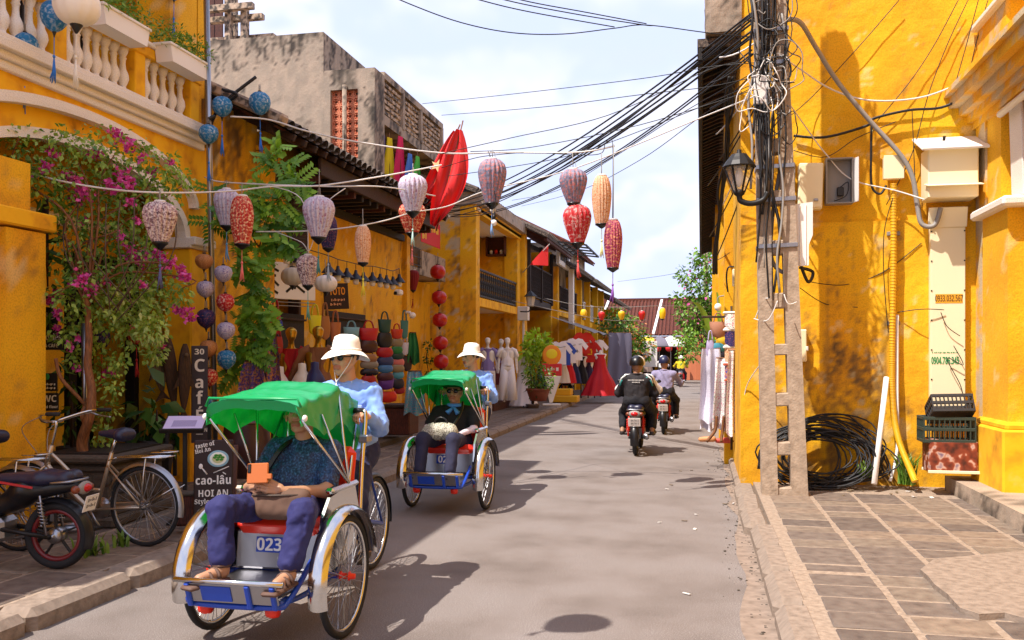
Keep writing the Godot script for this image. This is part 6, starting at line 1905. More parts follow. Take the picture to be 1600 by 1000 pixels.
	wire([Vector3(0.196, 3.1, -28.656), Vector3(-1.099, 3.041, -26.544), Vector3(-2.253, 2.993, -26.096), Vector3(-3.326, 3.03, -25.87), Vector3(-4.452, 3.253, -25.633)], 0.008, M.cable_grey, "lower far string that carries the small yellow and red lanterns", "far lantern string")
	# bulbs
	for q in [[766, 293, 10.9, "upper"], [770, 328, 11.0, "middle"], [772, 348, 10.7, "lower"]]:
		var t := thing("light_bulb", "%s of three bare white bulbs hanging beside the grey violet lantern" % q[3], "bulb", pt(q[0], q[1], q[2]))
		var st := ST(true)
		ball(st, Vector3.ZERO, Vector3(0.035, 0.04, 0.035), 10)
		part("globe", st, M.white_paint, t)
		st = ST(true)
		tube(st, [Vector3(0, 0.03, 0), Vector3(0, 0.11, 0)], 0.02, 8)
		part("socket", st, M.black_plastic, t)
		st = ST(true)
		tube(st, curve([Vector3(0, 0.1, 0), Vector3(0.02, 0.3, 0), Vector3(-0.03, 0.45, 0)]), 0.004, 5)
		part("cord", st, M.cable, t)

# ---------------------------------------------------------------- thin street pole with the blue lanterns
func build_pole_left() -> void:
	var t := thing("thin_pole", "thin grey metal pole with curved arms for blue lanterns between café and bag shop", "pole")
	var st := ST(true)
	tube(st, [Vector3(-5.597, 0.507, -9.602), Vector3(-5.629, 3.663, -9.544), Vector3(-5.619, 5.946, -9.444)], 0.035, 10)
	part("shaft", st, M.steel, t)
	for q in [[Vector3(-5.644, 4.225, -9.541), Vector3(-5.609, 4.581, -9.753), Vector3(-5.246, 4.956, -9.932)], [Vector3(-5.651, 4.3, -9.54), Vector3(-5.551, 4.384, -9.51), Vector3(-5.59, 4.341, -9.451)], [Vector3(-5.609, 4.581, -9.753), Vector3(-5.371, 4.682, -9.701), Vector3(-5.542, 4.742, -9.665)]]:
		st = ST(true)
		tube(st, curve(q), 0.02, 8)
		part("arm", st, M.iron, t)

# ---------------------------------------------------------------- concrete pole and everything on the right wall
func build_pole_right() -> void:
	var t := thing("utility_pole", "tall weathered concrete utility pole with a ladder of rectangular holes", "pole")
	var base := Vector3(0.87, 0.1, -9.95)
	var top := Vector3(0.66, 7.4, -9.95)
	var st := ST()
	var up := (top - base).normalized()
	var sx := Vector3(0, 0, 1).cross(up).normalized() * -1.0
	var n := 16
	var f := func(h: float, s: float) -> Vector3: return base + up * h + sx * s
	var wid := func(h: float) -> float: return lerpf(0.235, 0.14, h / 7.3)
	var y := 0.0
	# uprights and rungs as one cast body
	for s in [-1.0, 1.0]:
		for i in 24:
			var h0 := 7.3 * i / 24.0
			var h1 := 7.3 * (i + 1) / 24.0
			var p := []
			for h in [h0, h1]:
				var w: float = wid.call(h)
				for k in [[w, 0.11], [w - 0.165 + 0.06 * (h / 7.3), 0.11], [w - 0.165 + 0.06 * (h / 7.3), -0.11], [w, -0.11]]:
					p.append(f.call(h, s * k[0]) + Vector3(0, 0, k[1] * (1.0 - 0.04 * h)))
			for k in 4: quad(st, p[k], p[(k + 1) % 4], p[4 + (k + 1) % 4], p[4 + k], (p[k] + p[(k + 1) % 4]) * 0.5 - f.call(h0, s * (wid.call(h0) - 0.055)))
	var rungs := [[0.0, 0.1], [0.44, 0.58], [0.96, 1.1], [1.5, 1.62], [2.0, 2.16], [2.57, 2.72], [3.1, 3.25], [3.65, 3.8], [4.2, 4.35], [4.75, 7.3]]
	for r in rungs:
		box(st, f.call((r[0] + r[1]) / 2.0, 0), Vector3(2.0 * wid.call(r[0]) - 0.2, r[1] - r[0], 0.19), Basis(sx, up, Vector3(0, 0, 1)), 0.012)
	part("shaft", st, M.pole_concrete, t)
	for h in [2.66, 3.15, 3.5, 4.6, 4.95]:
		part("steel_band", boxm(Vector3(2.0 * wid.call(h) + 0.02, 0.045, 0.24), 0.004), M.steel, t, Transform3D(Basis(sx, up, Vector3(0, 0, 1)), f.call(h, 0)))
	part("bracket", boxm(Vector3(0.16, 0.3, 0.1), 0.01), M.cable_white, t, Transform3D(I3, f.call(4.3, -0.12) + Vector3(0, 0, 0.14)))
	# tangle of cables tied to the pole
	var b := thing("cable_tangle", "dense tangle of black and grey cables tied around the upper concrete pole", "cables")
	var r := RandomNumberGenerator.new()
	r.seed = 7
	for i in 22:
		var p := []
		var x := r.randfn(0.66 if i < 18 else 0.8, 0.07)
		var h0 := 7.2 if i < 20 else 5.2
		var h1 := r.randf_range(3.0, 4.0) if i % 4 else r.randf_range(1.8, 2.6)
		for k in 9:
			var q := k / 8.0
			p.append(Vector3(x + r.randfn(0, 0.035) + 0.1 * sin(q * 4.0 + i) * (1 - q), lerpf(h0, h1, q), -9.78 + r.randfn(0, 0.025)))
		st = ST(true)
		tube(st, curve(p, 4), [0.006, 0.01, 0.014][i % 3], 5)
		part("cable", st, M.cable if i % 5 else M.cable_grey, b)
	for i in 22:
		var c := Vector3(r.randf_range(0.52, 0.9), r.randf_range(4.0, 5.3), -9.74 + r.randfn(0, 0.03))
		var p := []
		var rr := r.randf_range(0.06, 0.22)
		for k in 9: p.append(c + Vector3(cos(k * 0.75 + i) * rr * r.randf_range(0.6, 1.2), sin(k * 0.75 + i) * rr * r.randf_range(0.6, 1.6), r.randfn(0, 0.03)))
		st = ST(true)
		tube(st, curve(p, 4), 0.006, 5)
		part("loop", st, [M.cable, M.cable_white, M.cable, M.cable_grey][i % 4], b)
	for i in 9:
		st = ST(true)
		var e := pt(1105 + r.randf() * 20, 90 + i * 40, 9.9 + i * 0.5)
		tube(st, sag(pt(1195 + r.randf() * 15, 40 + i * 18, 9.7), e, 0.08, 8), 0.009, 5)
		part("branch", st, M.cable if i % 3 else M.cable_white, b)
	for i in 5:
		st = ST(true)
		var p := []
		for k in 8: p.append(pt(1142 - k * 3.4 + r.randfn(0, 3), 120 + k * 44, 10.2 + k * 0.35))
		tube(st, curve(p, 4), 0.016, 5)
		part("eave_cable", st, M.cable, b)
	st = ST(true)
	tube(st, curve([Vector3(0.812, 4.823, -9.982), Vector3(0.852, 4.377, -9.99), Vector3(0.852, 3.76, -9.99), Vector3(0.758, 3.143, -9.971), Vector3(0.738, 2.663, -9.966), Vector3(0.852, 2.491, -9.99), Vector3(1.017, 2.535, -10.127)]), 0.022, 8)
	part("grey_conduit", st, M.cable_grey, b)
	st = ST(true)
	tube(st, curve([Vector3(0.745, 3.349, -9.968), Vector3(0.854, 2.94, -10.011), Vector3(1.012, 2.668, -10.075), Vector3(1.144, 2.405, -10.256), Vector3(1.211, 2.519, -10.373), Vector3(1.062, 2.559, -10.239)]), 0.018, 8)
	part("black_conduit", st, M.cable, b)
	# lantern on a bracket
	var l := thing("street_lamp", "black cast street lamp with glass panes on a curved bracket by the pole", "street lamp", Vector3(0.396, 3.476, -9.741))
	st = ST(true)
	lathe(st, [Vector2(0.03, -0.2), Vector2(0.055, -0.18), Vector2(0.06, -0.15), Vector2(0.035, -0.13)], 12)
	tube(st, curve([Vector3(0, -0.19, 0), Vector3(0.02, -0.25, 0), Vector3(0.12, -0.28, 0), Vector3(0.24, -0.25, 0.0), Vector3(0.29, -0.17, 0)]), 0.03, 10)
	part("bracket", st, M.iron, l)
	st = ST()
	lathe(st, [Vector2(0.0, 0.3), Vector2(0.02, 0.29), Vector2(0.03, 0.25), Vector2(0.08, 0.24), Vector2(0.11, 0.2), Vector2(0.145, 0.16), Vector2(0.175, 0.11), Vector2(0.17, 0.1), Vector2(0.0, 0.1)], 12)
	part("cap", st, M.iron, l)
	for i in 6:
		var a := TAU * i / 6
		st = ST()
		bar(st, Vector3(cos(a) * 0.055, -0.16, sin(a) * 0.055), Vector3(cos(a) * 0.15, 0.1, sin(a) * 0.15), 0.016, 0.016)
		part("post", st, M.iron, l)
		var a2 := TAU * (i + 1) / 6
		st = ST()
		quad(st, Vector3(cos(a) * 0.052, -0.155, sin(a) * 0.052), Vector3(cos(a2) * 0.052, -0.155, sin(a2) * 0.052), Vector3(cos(a2) * 0.146, 0.098, sin(a2) * 0.146), Vector3(cos(a) * 0.146, 0.098, sin(a) * 0.146))
		part("pane", st, M.glass, l)
	st = ST(true)
	lathe(st, [Vector2(0.012, -0.1), Vector2(0.04, -0.06), Vector2(0.05, 0.0), Vector2(0.035, 0.06), Vector2(0.02, 0.1)], 10)
	part("bulb", st, M.white_paint, l)

func cabinet(called: String, label: String, a: Vector3, b: Vector3, depth: float, mat: Material, tilt := 0.0) -> Node3D:
	# a: top left, b: bottom right on the wall face
	var t := thing(called, label, "meter box", Vector3((a.x + b.x) / 2, b.y, -10.84))
	t.rotation.z = tilt
	var w := absf(b.x - a.x)
	var h := absf(a.y - b.y)
	part("case", boxm(Vector3(w, h, depth), 0.012, Vector3(0, h / 2, depth / 2)), mat, t)
	return t

func build_wall_things() -> void:
	var t := cabinet("meter_box", "cream closed meter box next to the open one on the yellow wall", Vector3(1.085, 3.794, -10.8), Vector3(1.352, 3.268, -10.8), 0.14, M.cream, -0.03)
	part("door", boxm(Vector3(0.25, 0.48, 0.012), 0.004), M.cream, t, Transform3D(I3, Vector3(0.0, 0.26, 0.148)))
	part("latch", boxm(Vector3(0.05, 0.03, 0.03), 0.006), M.steel, t, Transform3D(I3, Vector3(0.06, 0.1, 0.16)))
	part("side_plate", boxm(Vector3(0.04, 0.52, 0.1), 0.004), M.cable_grey, t, Transform3D(I3, Vector3(-0.19, 0.26, 0.06)))
	t = thing("open_meter_box", "grey open meter box without door showing wires inside", "meter box", Vector3(1.54, 3.32, -10.84))
	part("back", boxm(Vector3(0.28, 0.52, 0.012)), M.cable_grey, t, Transform3D(I3, Vector3(0, 0.26, 0.006)))
	for q in [[-0.14, 0.26, 0.016, 0.52], [0.14, 0.26, 0.016, 0.52], [0, 0.008, 0.28, 0.016], [0, 0.512, 0.28, 0.016]]:
		part("side", boxm(Vector3(q[2], q[3], 0.13), 0.003), M.cable_grey, t, Transform3D(I3, Vector3(q[0], q[1], 0.075)))
	part("open_door", boxm(Vector3(0.012, 0.5, 0.12), 0.003), M.cable_white, t, Transform3D(Basis(Vector3.UP, 0.4), Vector3(0.17, 0.26, 0.14)))
	part("breaker", boxm(Vector3(0.07, 0.1, 0.05), 0.006), M.black_plastic, t, Transform3D(I3, Vector3(0.02, 0.15, 0.04)))
	var st := ST(true)
	tube(st, curve([Vector3(0.02, 0.2, 0.05), Vector3(0.1, 0.25, 0.07), Vector3(0.08, 0.1, 0.08), Vector3(-0.05, 0.04, 0.07)]), 0.006, 5)
	part("wire", st, M.cable, t)
	t = cabinet("junction_box", "small square cream junction box above the yellow conduit", Vector3(2.022, 3.848, -10.8), Vector3(2.226, 3.586, -10.8), 0.1, M.cream)
	part("lid", boxm(Vector3(0.215, 0.265, 0.01), 0.004), M.cream, t, Transform3D(I3, Vector3(0, 0.13, 0.105)))
	t = cabinet("electric_cabinet", "large cream electric cabinet with sloping white lid and small slot", Vector3(2.428, 3.88, -10.8), Vector3(2.938, 3.315, -10.8), 0.34, M.cream)
	part("lid", boxm(Vector3(0.68, 0.03, 0.52), 0.008), M.white_paint, t, Transform3D(Basis(Vector3.RIGHT, 0.42), Vector3(0, 0.62, 0.2)))
	part("lower_flap", boxm(Vector3(0.56, 0.012, 0.2), 0.004), M.cream, t, Transform3D(Basis(Vector3.RIGHT, 0.25), Vector3(0, 0.14, 0.345)))
	part("slot", boxm(Vector3(0.03, 0.05, 0.01)), M.iron, t, Transform3D(Basis(Vector3.RIGHT, 0.42), Vector3(-0.08, 0.655, 0.28)))
	t = thing("trunking_panel", "tall cream cable trunking panel with two printed telephone numbers", "panel", Vector3(2.69, 0.85, -10.84))
	part("panel", boxm(Vector3(0.36, 2.4, 0.09), 0.006, Vector3(0, 1.2, 0.045)), M.cream, t)
	part("hood", boxm(Vector3(0.4, 0.22, 0.02), 0.004), M.cream, t, Transform3D(Basis(Vector3.RIGHT, 0.2), Vector3(-0.01, 2.28, 0.12)))
	for i in 7:
		for s in [-0.17, 0.17]: part("screw", boxm(Vector3(0.014, 0.014, 0.012)), M.iron, t, Transform3D(I3, Vector3(s, 0.15 + i * 0.33, 0.09)))
	part("telephone_number", txt("0933.032.567", 0.085, 0.003, true), col("5a3a10"), t, Transform3D(Basis.from_scale(Vector3(0.56, 1.15, 1)), Vector3(0.01, 1.38, 0.092)))
	st = ST()
	box(st, Vector3(0.01, 1.38, 0.091), Vector3(0.28, 0.1, 0.004))
	part("number_ground", st, col("e0a020", 0.6), t)
	part("telephone_number", txt("0904.786.345", 0.085, 0.003, true), col("128a4a"), t, Transform3D(Basis.from_scale(Vector3(0.56, 1.3, 1)), Vector3(-0.03, 0.69, 0.092)))
	scribble(t, Vector3(-0.03, 0.78, 0.091), 0.27, 0.014, col("128a4a"), 14)
	t = thing("conduit", "yellow corrugated conduit running down the wall and bending at the foot", "pipe")
	st = ST(true)
	var cp := curve([Vector3(2.121, 3.523, -10.75), Vector3(2.121, 2.572, -10.75), Vector3(2.107, 1.564, -10.75), Vector3(2.115, 0.99, -10.72), Vector3(2.151, 0.643, -10.6), Vector3(2.23, 0.322, -10.35), Vector3(2.251, 0.247, -10.3)], 30)
	tube(st, cp, 0.032, 10)
	part("hose", st, col("e2ae1c", 0.5), t)
	st = ST(true)
	for i in range(0, cp.size() - 1, 1):
		var d: Vector3 = (cp[i + 1] - cp[i]).normalized()
		tube(st, [cp[i] - d * 0.004, cp[i] + d * 0.004], 0.036, 10)
	stuff(part("ridges", st, col("e2ae1c", 0.5), t))
	for v in [365, 505]: part("clamp", boxm(Vector3(0.14, 0.045, 0.02), 0.004), M.cable_grey, t, Transform3D(I3, pt(1396, v, 10.16)))
	t = thing("pvc_pipe", "thick white plastic pipe leaning against the wall", "pipe")
	st = ST(true)
	tube(st, [Vector3(1.837, 0.207, -10.3), Vector3(2.047, 1.348, -10.75)], 0.03, 10)
	part("pipe", st, M.white_paint, t)
	t = thing("thin_pipe", "thin white plastic pipe standing upright beside the yellow conduit", "pipe")
	st = ST(true)
	tube(st, curve([Vector3(2.039, 0.22, -10.5), Vector3(2.151, 0.562, -10.7), Vector3(2.163, 1.276, -10.76), Vector3(2.168, 2.055, -10.78)]), 0.017, 8)
	part("pipe", st, M.white_paint, t)
	t = thing("plastic_sheet", "folded white plastic panel tied to the right side of the pole", "sheet", Vector3(1.058, 2.871, -9.95))
	st = ST()
	prism(st, [Vector2(-0.09, 0.33), Vector2(0.1, 0.35), Vector2(0.1, 0.0), Vector2(0.06, -0.1), Vector2(0.06, -0.32), Vector2(-0.09, -0.33)], 0.03, T0)
	part("panel", st, M.white_paint, t)
	for x in [-0.03, 0.03]: part("fold", boxm(Vector3(0.01, 0.64, 0.012), 0.003), M.white_paint, t, Transform3D(I3, Vector3(x, 0, 0.034)))
	t = cabinet("small_box", "small white switch box on the wall behind the pole", Vector3(1.092, 1.896, -10.8), Vector3(1.19, 1.526, -10.8), 0.1, M.cream)
	part("latch", boxm(Vector3(0.03, 0.05, 0.02), 0.004), M.white_paint, t, Transform3D(I3, Vector3(0.05, 0.15, 0.11)))
	# cables on the wall
	var wall_c := "black cable run sagging along the top of the yellow wall"
	wire([Vector3(1.054, 4.148, -10.85), Vector3(1.404, 4.108, -10.82), Vector3(1.851, 4.212, -10.8), Vector3(1.92, 4.288, -10.8), Vector3(2.293, 4.362, -10.8), Vector3(2.628, 4.372, -10.8), Vector3(2.892, 4.47, -10.75)], 0.016, M.cable, wall_c, "")
	wire([Vector3(1.899, 4.268, -10.8), Vector3(1.892, 3.89, -10.8), Vector3(1.899, 3.526, -10.8), Vector3(1.984, 3.425, -10.78), Vector3(2.052, 3.517, -10.78)], 0.014, M.cable, "black cable looping down left of the small junction box", "")
	wire([Vector3(0.879, 5.201, -10), Vector3(1.047, 5.191, -10.1), Vector3(1.248, 5.001, -10.4), Vector3(1.512, 4.654, -10.6), Vector3(1.868, 4.229, -10.7), Vector3(2.172, 3.855, -10.7), Vector3(2.305, 3.599, -10.7), Vector3(2.359, 3.276, -10.7), Vector3(2.401, 3.058, -10.68), Vector3(2.526, 3.036, -10.65), Vector3(2.591, 3.224, -10.65)], 0.028, M.cable_grey, "thick grey hose curving from the pole head down to the cabinet", "")
	wire([Vector3(0.787, 4.851, -10), Vector3(1.089, 4.809, -10.5), Vector3(1.464, 4.629, -10.75), Vector3(1.885, 4.494, -10.8), Vector3(2.428, 4.498, -10.8), Vector3(2.866, 4.634, -10.7), Vector3(2.921, 4.553, -9.8), Vector3(2.892, 4.497, -8.9)], 0.01, M.cable_white, "white cable stretched from the pole along the wall to the cornice", "")
	wire([Vector3(0.873, 4.379, -10), Vector3(1.168, 4.169, -10.6), Vector3(1.394, 3.902, -10.75), Vector3(1.671, 3.599, -10.75), Vector3(2.138, 3.441, -10.7), Vector3(2.416, 3.314, -10.6)], 0.008, M.cable_white, "white cable drooping across the two grey meter boxes", "")
	var thin := ["longest thin wire slanting from the wall top to the black cable run", "thin wire slanting down past the junction box to the conduit", "short thin wire hanging from the wall top over the cable run", "thin wire nearest the cornice hanging from the wall top", "thin wire slanting from the wall top to the pole", "thin wire dropping from the cable run to the cabinet", "thin wire curving above the two grey meter boxes", "thin wire curving from the pole below the plastic panel to the trunking", "lowest thin wire sagging right of the pole", "thin wire reaching across the trunking panel between its numbers", "thin wire drooping over the trunking panel to its edge", "curly thin wire at the right edge of the trunking panel", "thin wire hanging beside the yellow conduit"]
	var ti := 0
	for q in [[Vector3(2.826, 5.594, -10.8), Vector3(2.566, 5.085, -10.82), Vector3(2.297, 4.67, -10.82), Vector3(1.957, 4.255, -10.82)], [Vector3(2.925, 5.586, -10.8), Vector3(2.699, 5.075, -10.82), Vector3(2.499, 4.514, -10.82), Vector3(2.327, 3.87, -10.8), Vector3(2.056, 3.303, -10.8)], [Vector3(3.024, 5.578, -10.8), Vector3(2.898, 5.061, -10.82), Vector3(2.766, 4.569, -10.82)], [Vector3(3.121, 5.57, -10.8), Vector3(2.977, 4.984, -10.82), Vector3(2.885, 4.491, -10.82)], [Vector3(2.196, 5.618, -10.82), Vector3(1.751, 5.106, -10.82), Vector3(1.263, 4.587, -10.82), Vector3(0.96, 4.289, -10.6)], [Vector3(2.327, 4.374, -10.8), Vector3(2.347, 3.869, -10.8), Vector3(2.36, 3.508, -10.8)], [Vector3(1.049, 3.966, -10.8), Vector3(1.404, 3.88, -10.82), Vector3(1.751, 4.084, -10.82), Vector3(2.162, 4.244, -10.82)], [Vector3(1.171, 2.424, -10.5), Vector3(1.614, 2.406, -10.83), Vector3(2.028, 2.545, -10.83), Vector3(2.434, 2.862, -10.83)], [Vector3(1.078, 2.347, -10.4), Vector3(1.405, 2.189, -10.83), Vector3(1.753, 2.148, -10.83)], [Vector3(2.172, 2.084, -10.8), Vector3(2.405, 2.113, -10.7), Vector3(2.641, 2.104, -10.72)], [Vector3(2.604, 2.075, -10.7), Vector3(2.669, 1.919, -10.7), Vector3(2.8, 1.812, -10.7)], [Vector3(2.735, 1.706, -10.7), Vector3(2.833, 1.494, -10.7), Vector3(2.669, 1.565, -10.7), Vector3(2.8, 1.282, -10.7), Vector3(2.833, 1.141, -10.7)], [Vector3(2.108, 3.36, -10.72), Vector3(2.026, 3.007, -10.75), Vector3(2.025, 2.505, -10.78), Vector3(2.073, 1.853, -10.78)]]:
		wire(q, 0.005, M.cable, thin[ti], "loose wires on the yellow wall")
		ti += 1
	for q in [[Vector3(0.478, 0.961, -10.85), Vector3(0.534, 1.264, -10.8), Vector3(0.701, 1.564, -10.4)], [Vector3(0.787, 2.169, -9.75), Vector3(0.693, 1.971, -9.8), Vector3(0.561, 1.994, -10)], [Vector3(0.574, 1.994, -10), Vector3(0.648, 2.18, -9.9), Vector3(0.693, 2.201, -9.8)], [Vector3(0.848, 2.234, -9.72), Vector3(0.891, 2.132, -9.7), Vector3(0.979, 2.154, -9.75)]]:
		wire(q, 0.006, M.cable_white, ["long loose white wire on the wall left of the pole", "white tie wire hanging from the pole towards the wall", "white tie wire bent at the left edge of the pole", "short white tie wire knotted on the pole front"][ti - 13], "tie wires on the pole")
		ti += 1
	# coil of cable on the ground
	t = thing("cable_coil", "big loose coil of black cable lying against the foot of the wall behind the pole", "cable coil")
	var r := RandomNumberGenerator.new()
	r.seed = 5
	for i in 24:
		var c := Vector3(1.2 + r.randf_range(-0.12, 0.3), 0.46 + r.randfn(0, 0.04), -10.52 + r.randf_range(-0.12, 0.14))
		var a := r.randf_range(0.36, 0.6)
		var bb := r.randf_range(0.2, 0.36)
		var tilt := r.randfn(0.3, 0.12)
		var p := []
		for k in 22:
			var q := TAU * k / 22
			p.append(c + Vector3(cos(q) * a, sin(q) * bb + 0.0, -sin(q) * bb * tilt + 0.02 * sin(q * 3.0 + i)))
		st = ST(true)
		tube(st, p, 0.0095, 5, -1.0, true)
		part("loop", st, M.cable, t)
	for i in 10:
		var p := [Vector3(1.0 + r.randf() * 0.4, 0.15 + r.randf() * 0.05, -10.2 - r.randf() * 0.2), Vector3(1.6, 0.16 + r.randf() * 0.1, -10.25 - r.randf() * 0.2), Vector3(2.0 + r.randfn(0, 0.08), 0.3 + r.randf() * 0.3, -10.5), Vector3(1.75 + r.randfn(0, 0.1), 0.75 + r.randfn(0, 0.05), -10.7), Vector3(1.3, 0.88 + r.randfn(0, 0.02), -10.68), Vector3(0.75, 0.6 + r.randfn(0, 0.05), -10.65), Vector3(0.62 + r.randf() * 0.1, 0.3, -10.6)]
		st = ST(true)
		tube(st, curve(p, 6), 0.009, 5)
		part("loose_end", st, M.cable, t)
	# crates
	for i in 2:
		var c := thing("plastic_crate", ["dark green slotted plastic crate standing on the brown printed box", "black plastic crate tipped on its side on top of the green crate"][i], "crate", [Vector3(2.557, 0.679, -10.3), Vector3(2.595, 0.942, -10.25)][i])
		if i == 1: c.rotation = Vector3(-0.5, 0.0, 0.03)
		var m := col("2a3a34", 0.5) if i == 0 else col("1d1c20", 0.5)
		var w := 0.5 if i == 0 else 0.4
		var h := 0.27 if i == 0 else 0.2
		part("floor", boxm(Vector3(w, 0.015, 0.3)), m, c, Transform3D(I3, Vector3(0, 0.01, 0)))
		for y in [0.015, h * 0.52, h - 0.015]:
			for z in [-0.15, 0.15]: part("rail", boxm(Vector3(w, 0.035, 0.018), 0.004), m, c, Transform3D(I3, Vector3(0, y, z)))
			for x in [-w / 2, w / 2]: part("rail", boxm(Vector3(0.018, 0.035, 0.3), 0.004), m, c, Transform3D(I3, Vector3(x, y, 0)))
		for k in 11:
			for z in [-0.15, 0.15]: part("slat", boxm(Vector3(0.012, h, 0.014)), m, c, Transform3D(I3, Vector3(lerpf(-w / 2, w / 2, k / 10.0), h / 2, z)))
		for k in 6:
			for x in [-w / 2, w / 2]: part("slat", boxm(Vector3(0.014, h, 0.012)), m, c, Transform3D(I3, Vector3(x, h / 2, lerpf(-0.15, 0.15, k / 5.0))))
	var bx := thing("printed_box", "rust brown printed box under the two plastic crates", "box", Vector3(2.595, 0.359, -10.3))
	part("body", boxm(Vector3(0.48, 0.34, 0.32), 0.015, Vector3(0, 0.17, 0)), M.rust, bx)
	for z in [-0.14, 0.14]: part("base_strip", boxm(Vector3(0.5, 0.03, 0.03), 0.004, Vector3(0, 0.015, z + 0.02)), M.cream, bx)
	# tufts of grass at the wall foot
	for q in [[1418, 722, 0.55, "bushy green weed growing at the wall foot left of the crates"], [1352, 700, 0.3, "small green weed growing through the black cable coil"]]:
		var g := thing("weed", q[3], "plant", pt(q[0], 757 if q[2] > 0.4 else 745, 9.85))
		blades(g, 70 if q[2] > 0.4 else 34, q[2] * 0.65, q[0])

func blades(g: Node3D, n: int, h: float, seed_: int) -> void:
	var r := RandomNumberGenerator.new()
	r.seed = seed_
	var st := ST(true)
	for i in n:
		var a := r.randf() * TAU
		var l := h * r.randf_range(0.5, 1.1)
		var out := Vector3(cos(a), 0, sin(a)) * l * r.randf_range(0.2, 0.6)
		var sd := Vector3(-sin(a), 0, cos(a)) * 0.012
		st.set_color(Color(0.08, 0.2, 0.02).lerp(Color(0.25, 0.36, 0.05), r.randf()))
		var p0 := Vector3(r.randfn(0, 0.04), 0, r.randfn(0, 0.04))
		var p1 := p0 + out * 0.4 + Vector3(0, l * 0.7, 0)
		var p2 := p0 + out + Vector3(0, l, 0)
		quad(st, p0 - sd, p0 + sd, p1 + sd, p1 - sd)
		tri(st, p1 - sd, p1 + sd, p2)
	stuff(part("leaves", st, M.vleaf, g))
	st = ST(true)
	for i in 5: tube(st, [Vector3.ZERO, Vector3(r.randfn(0, 0.05), h * 0.5, r.randfn(0, 0.05))], 0.005, 4)
	part("stem", st, col("4a5a2a"), g)

# ---------------------------------------------------------------- plants
func leaf(st: SurfaceTool, p: Vector3, d: Vector3, n: Vector3, l: float, w: float) -> void:
	var s := d.cross(n).normalized() * w * 0.5
	var m := p + d * l * 0.45 - n * l * 0.06
	var e := p + d * l - n * l * 0.14
	var k := n * w * 0.16
	tri(st, p, m + s + k, m)
	tri(st, p, m, m - s + k)
	tri(st, m + s + k, e, m)
	tri(st, m, e, m - s + k)

func rdir(r: RandomNumberGenerator) -> Vector3:
	return Vector3(r.randfn(), r.randfn(), r.randfn()).normalized()

# blobs: [centre, radius, leaves, mix 0..1 towards the light colour]
func leaf_mass(st: SurfaceTool, r: RandomNumberGenerator, blobs: Array, l: float, w: float, dark: Color, light: Color, droop := 0.5) -> void:
	for b in blobs:
		for i in b[2]:
			var q := rdir(r)
			var p: Vector3 = b[0] + q * b[1] * pow(r.randf(), 0.45)
			var d := (q + rdir(r) * 0.9 + Vector3.DOWN * droop).normalized()
			var n := (Vector3.UP * 0.8 + rdir(r) * 0.8).normalized()
			var s := r.randf_range(0.65, 1.25)
			var t: float = clampf(b[3] + r.randfn(0, 0.25), 0, 1)
			st.set_color(dark.lerp(light, t))
			leaf(st, p, d, n, l * s, w * s)

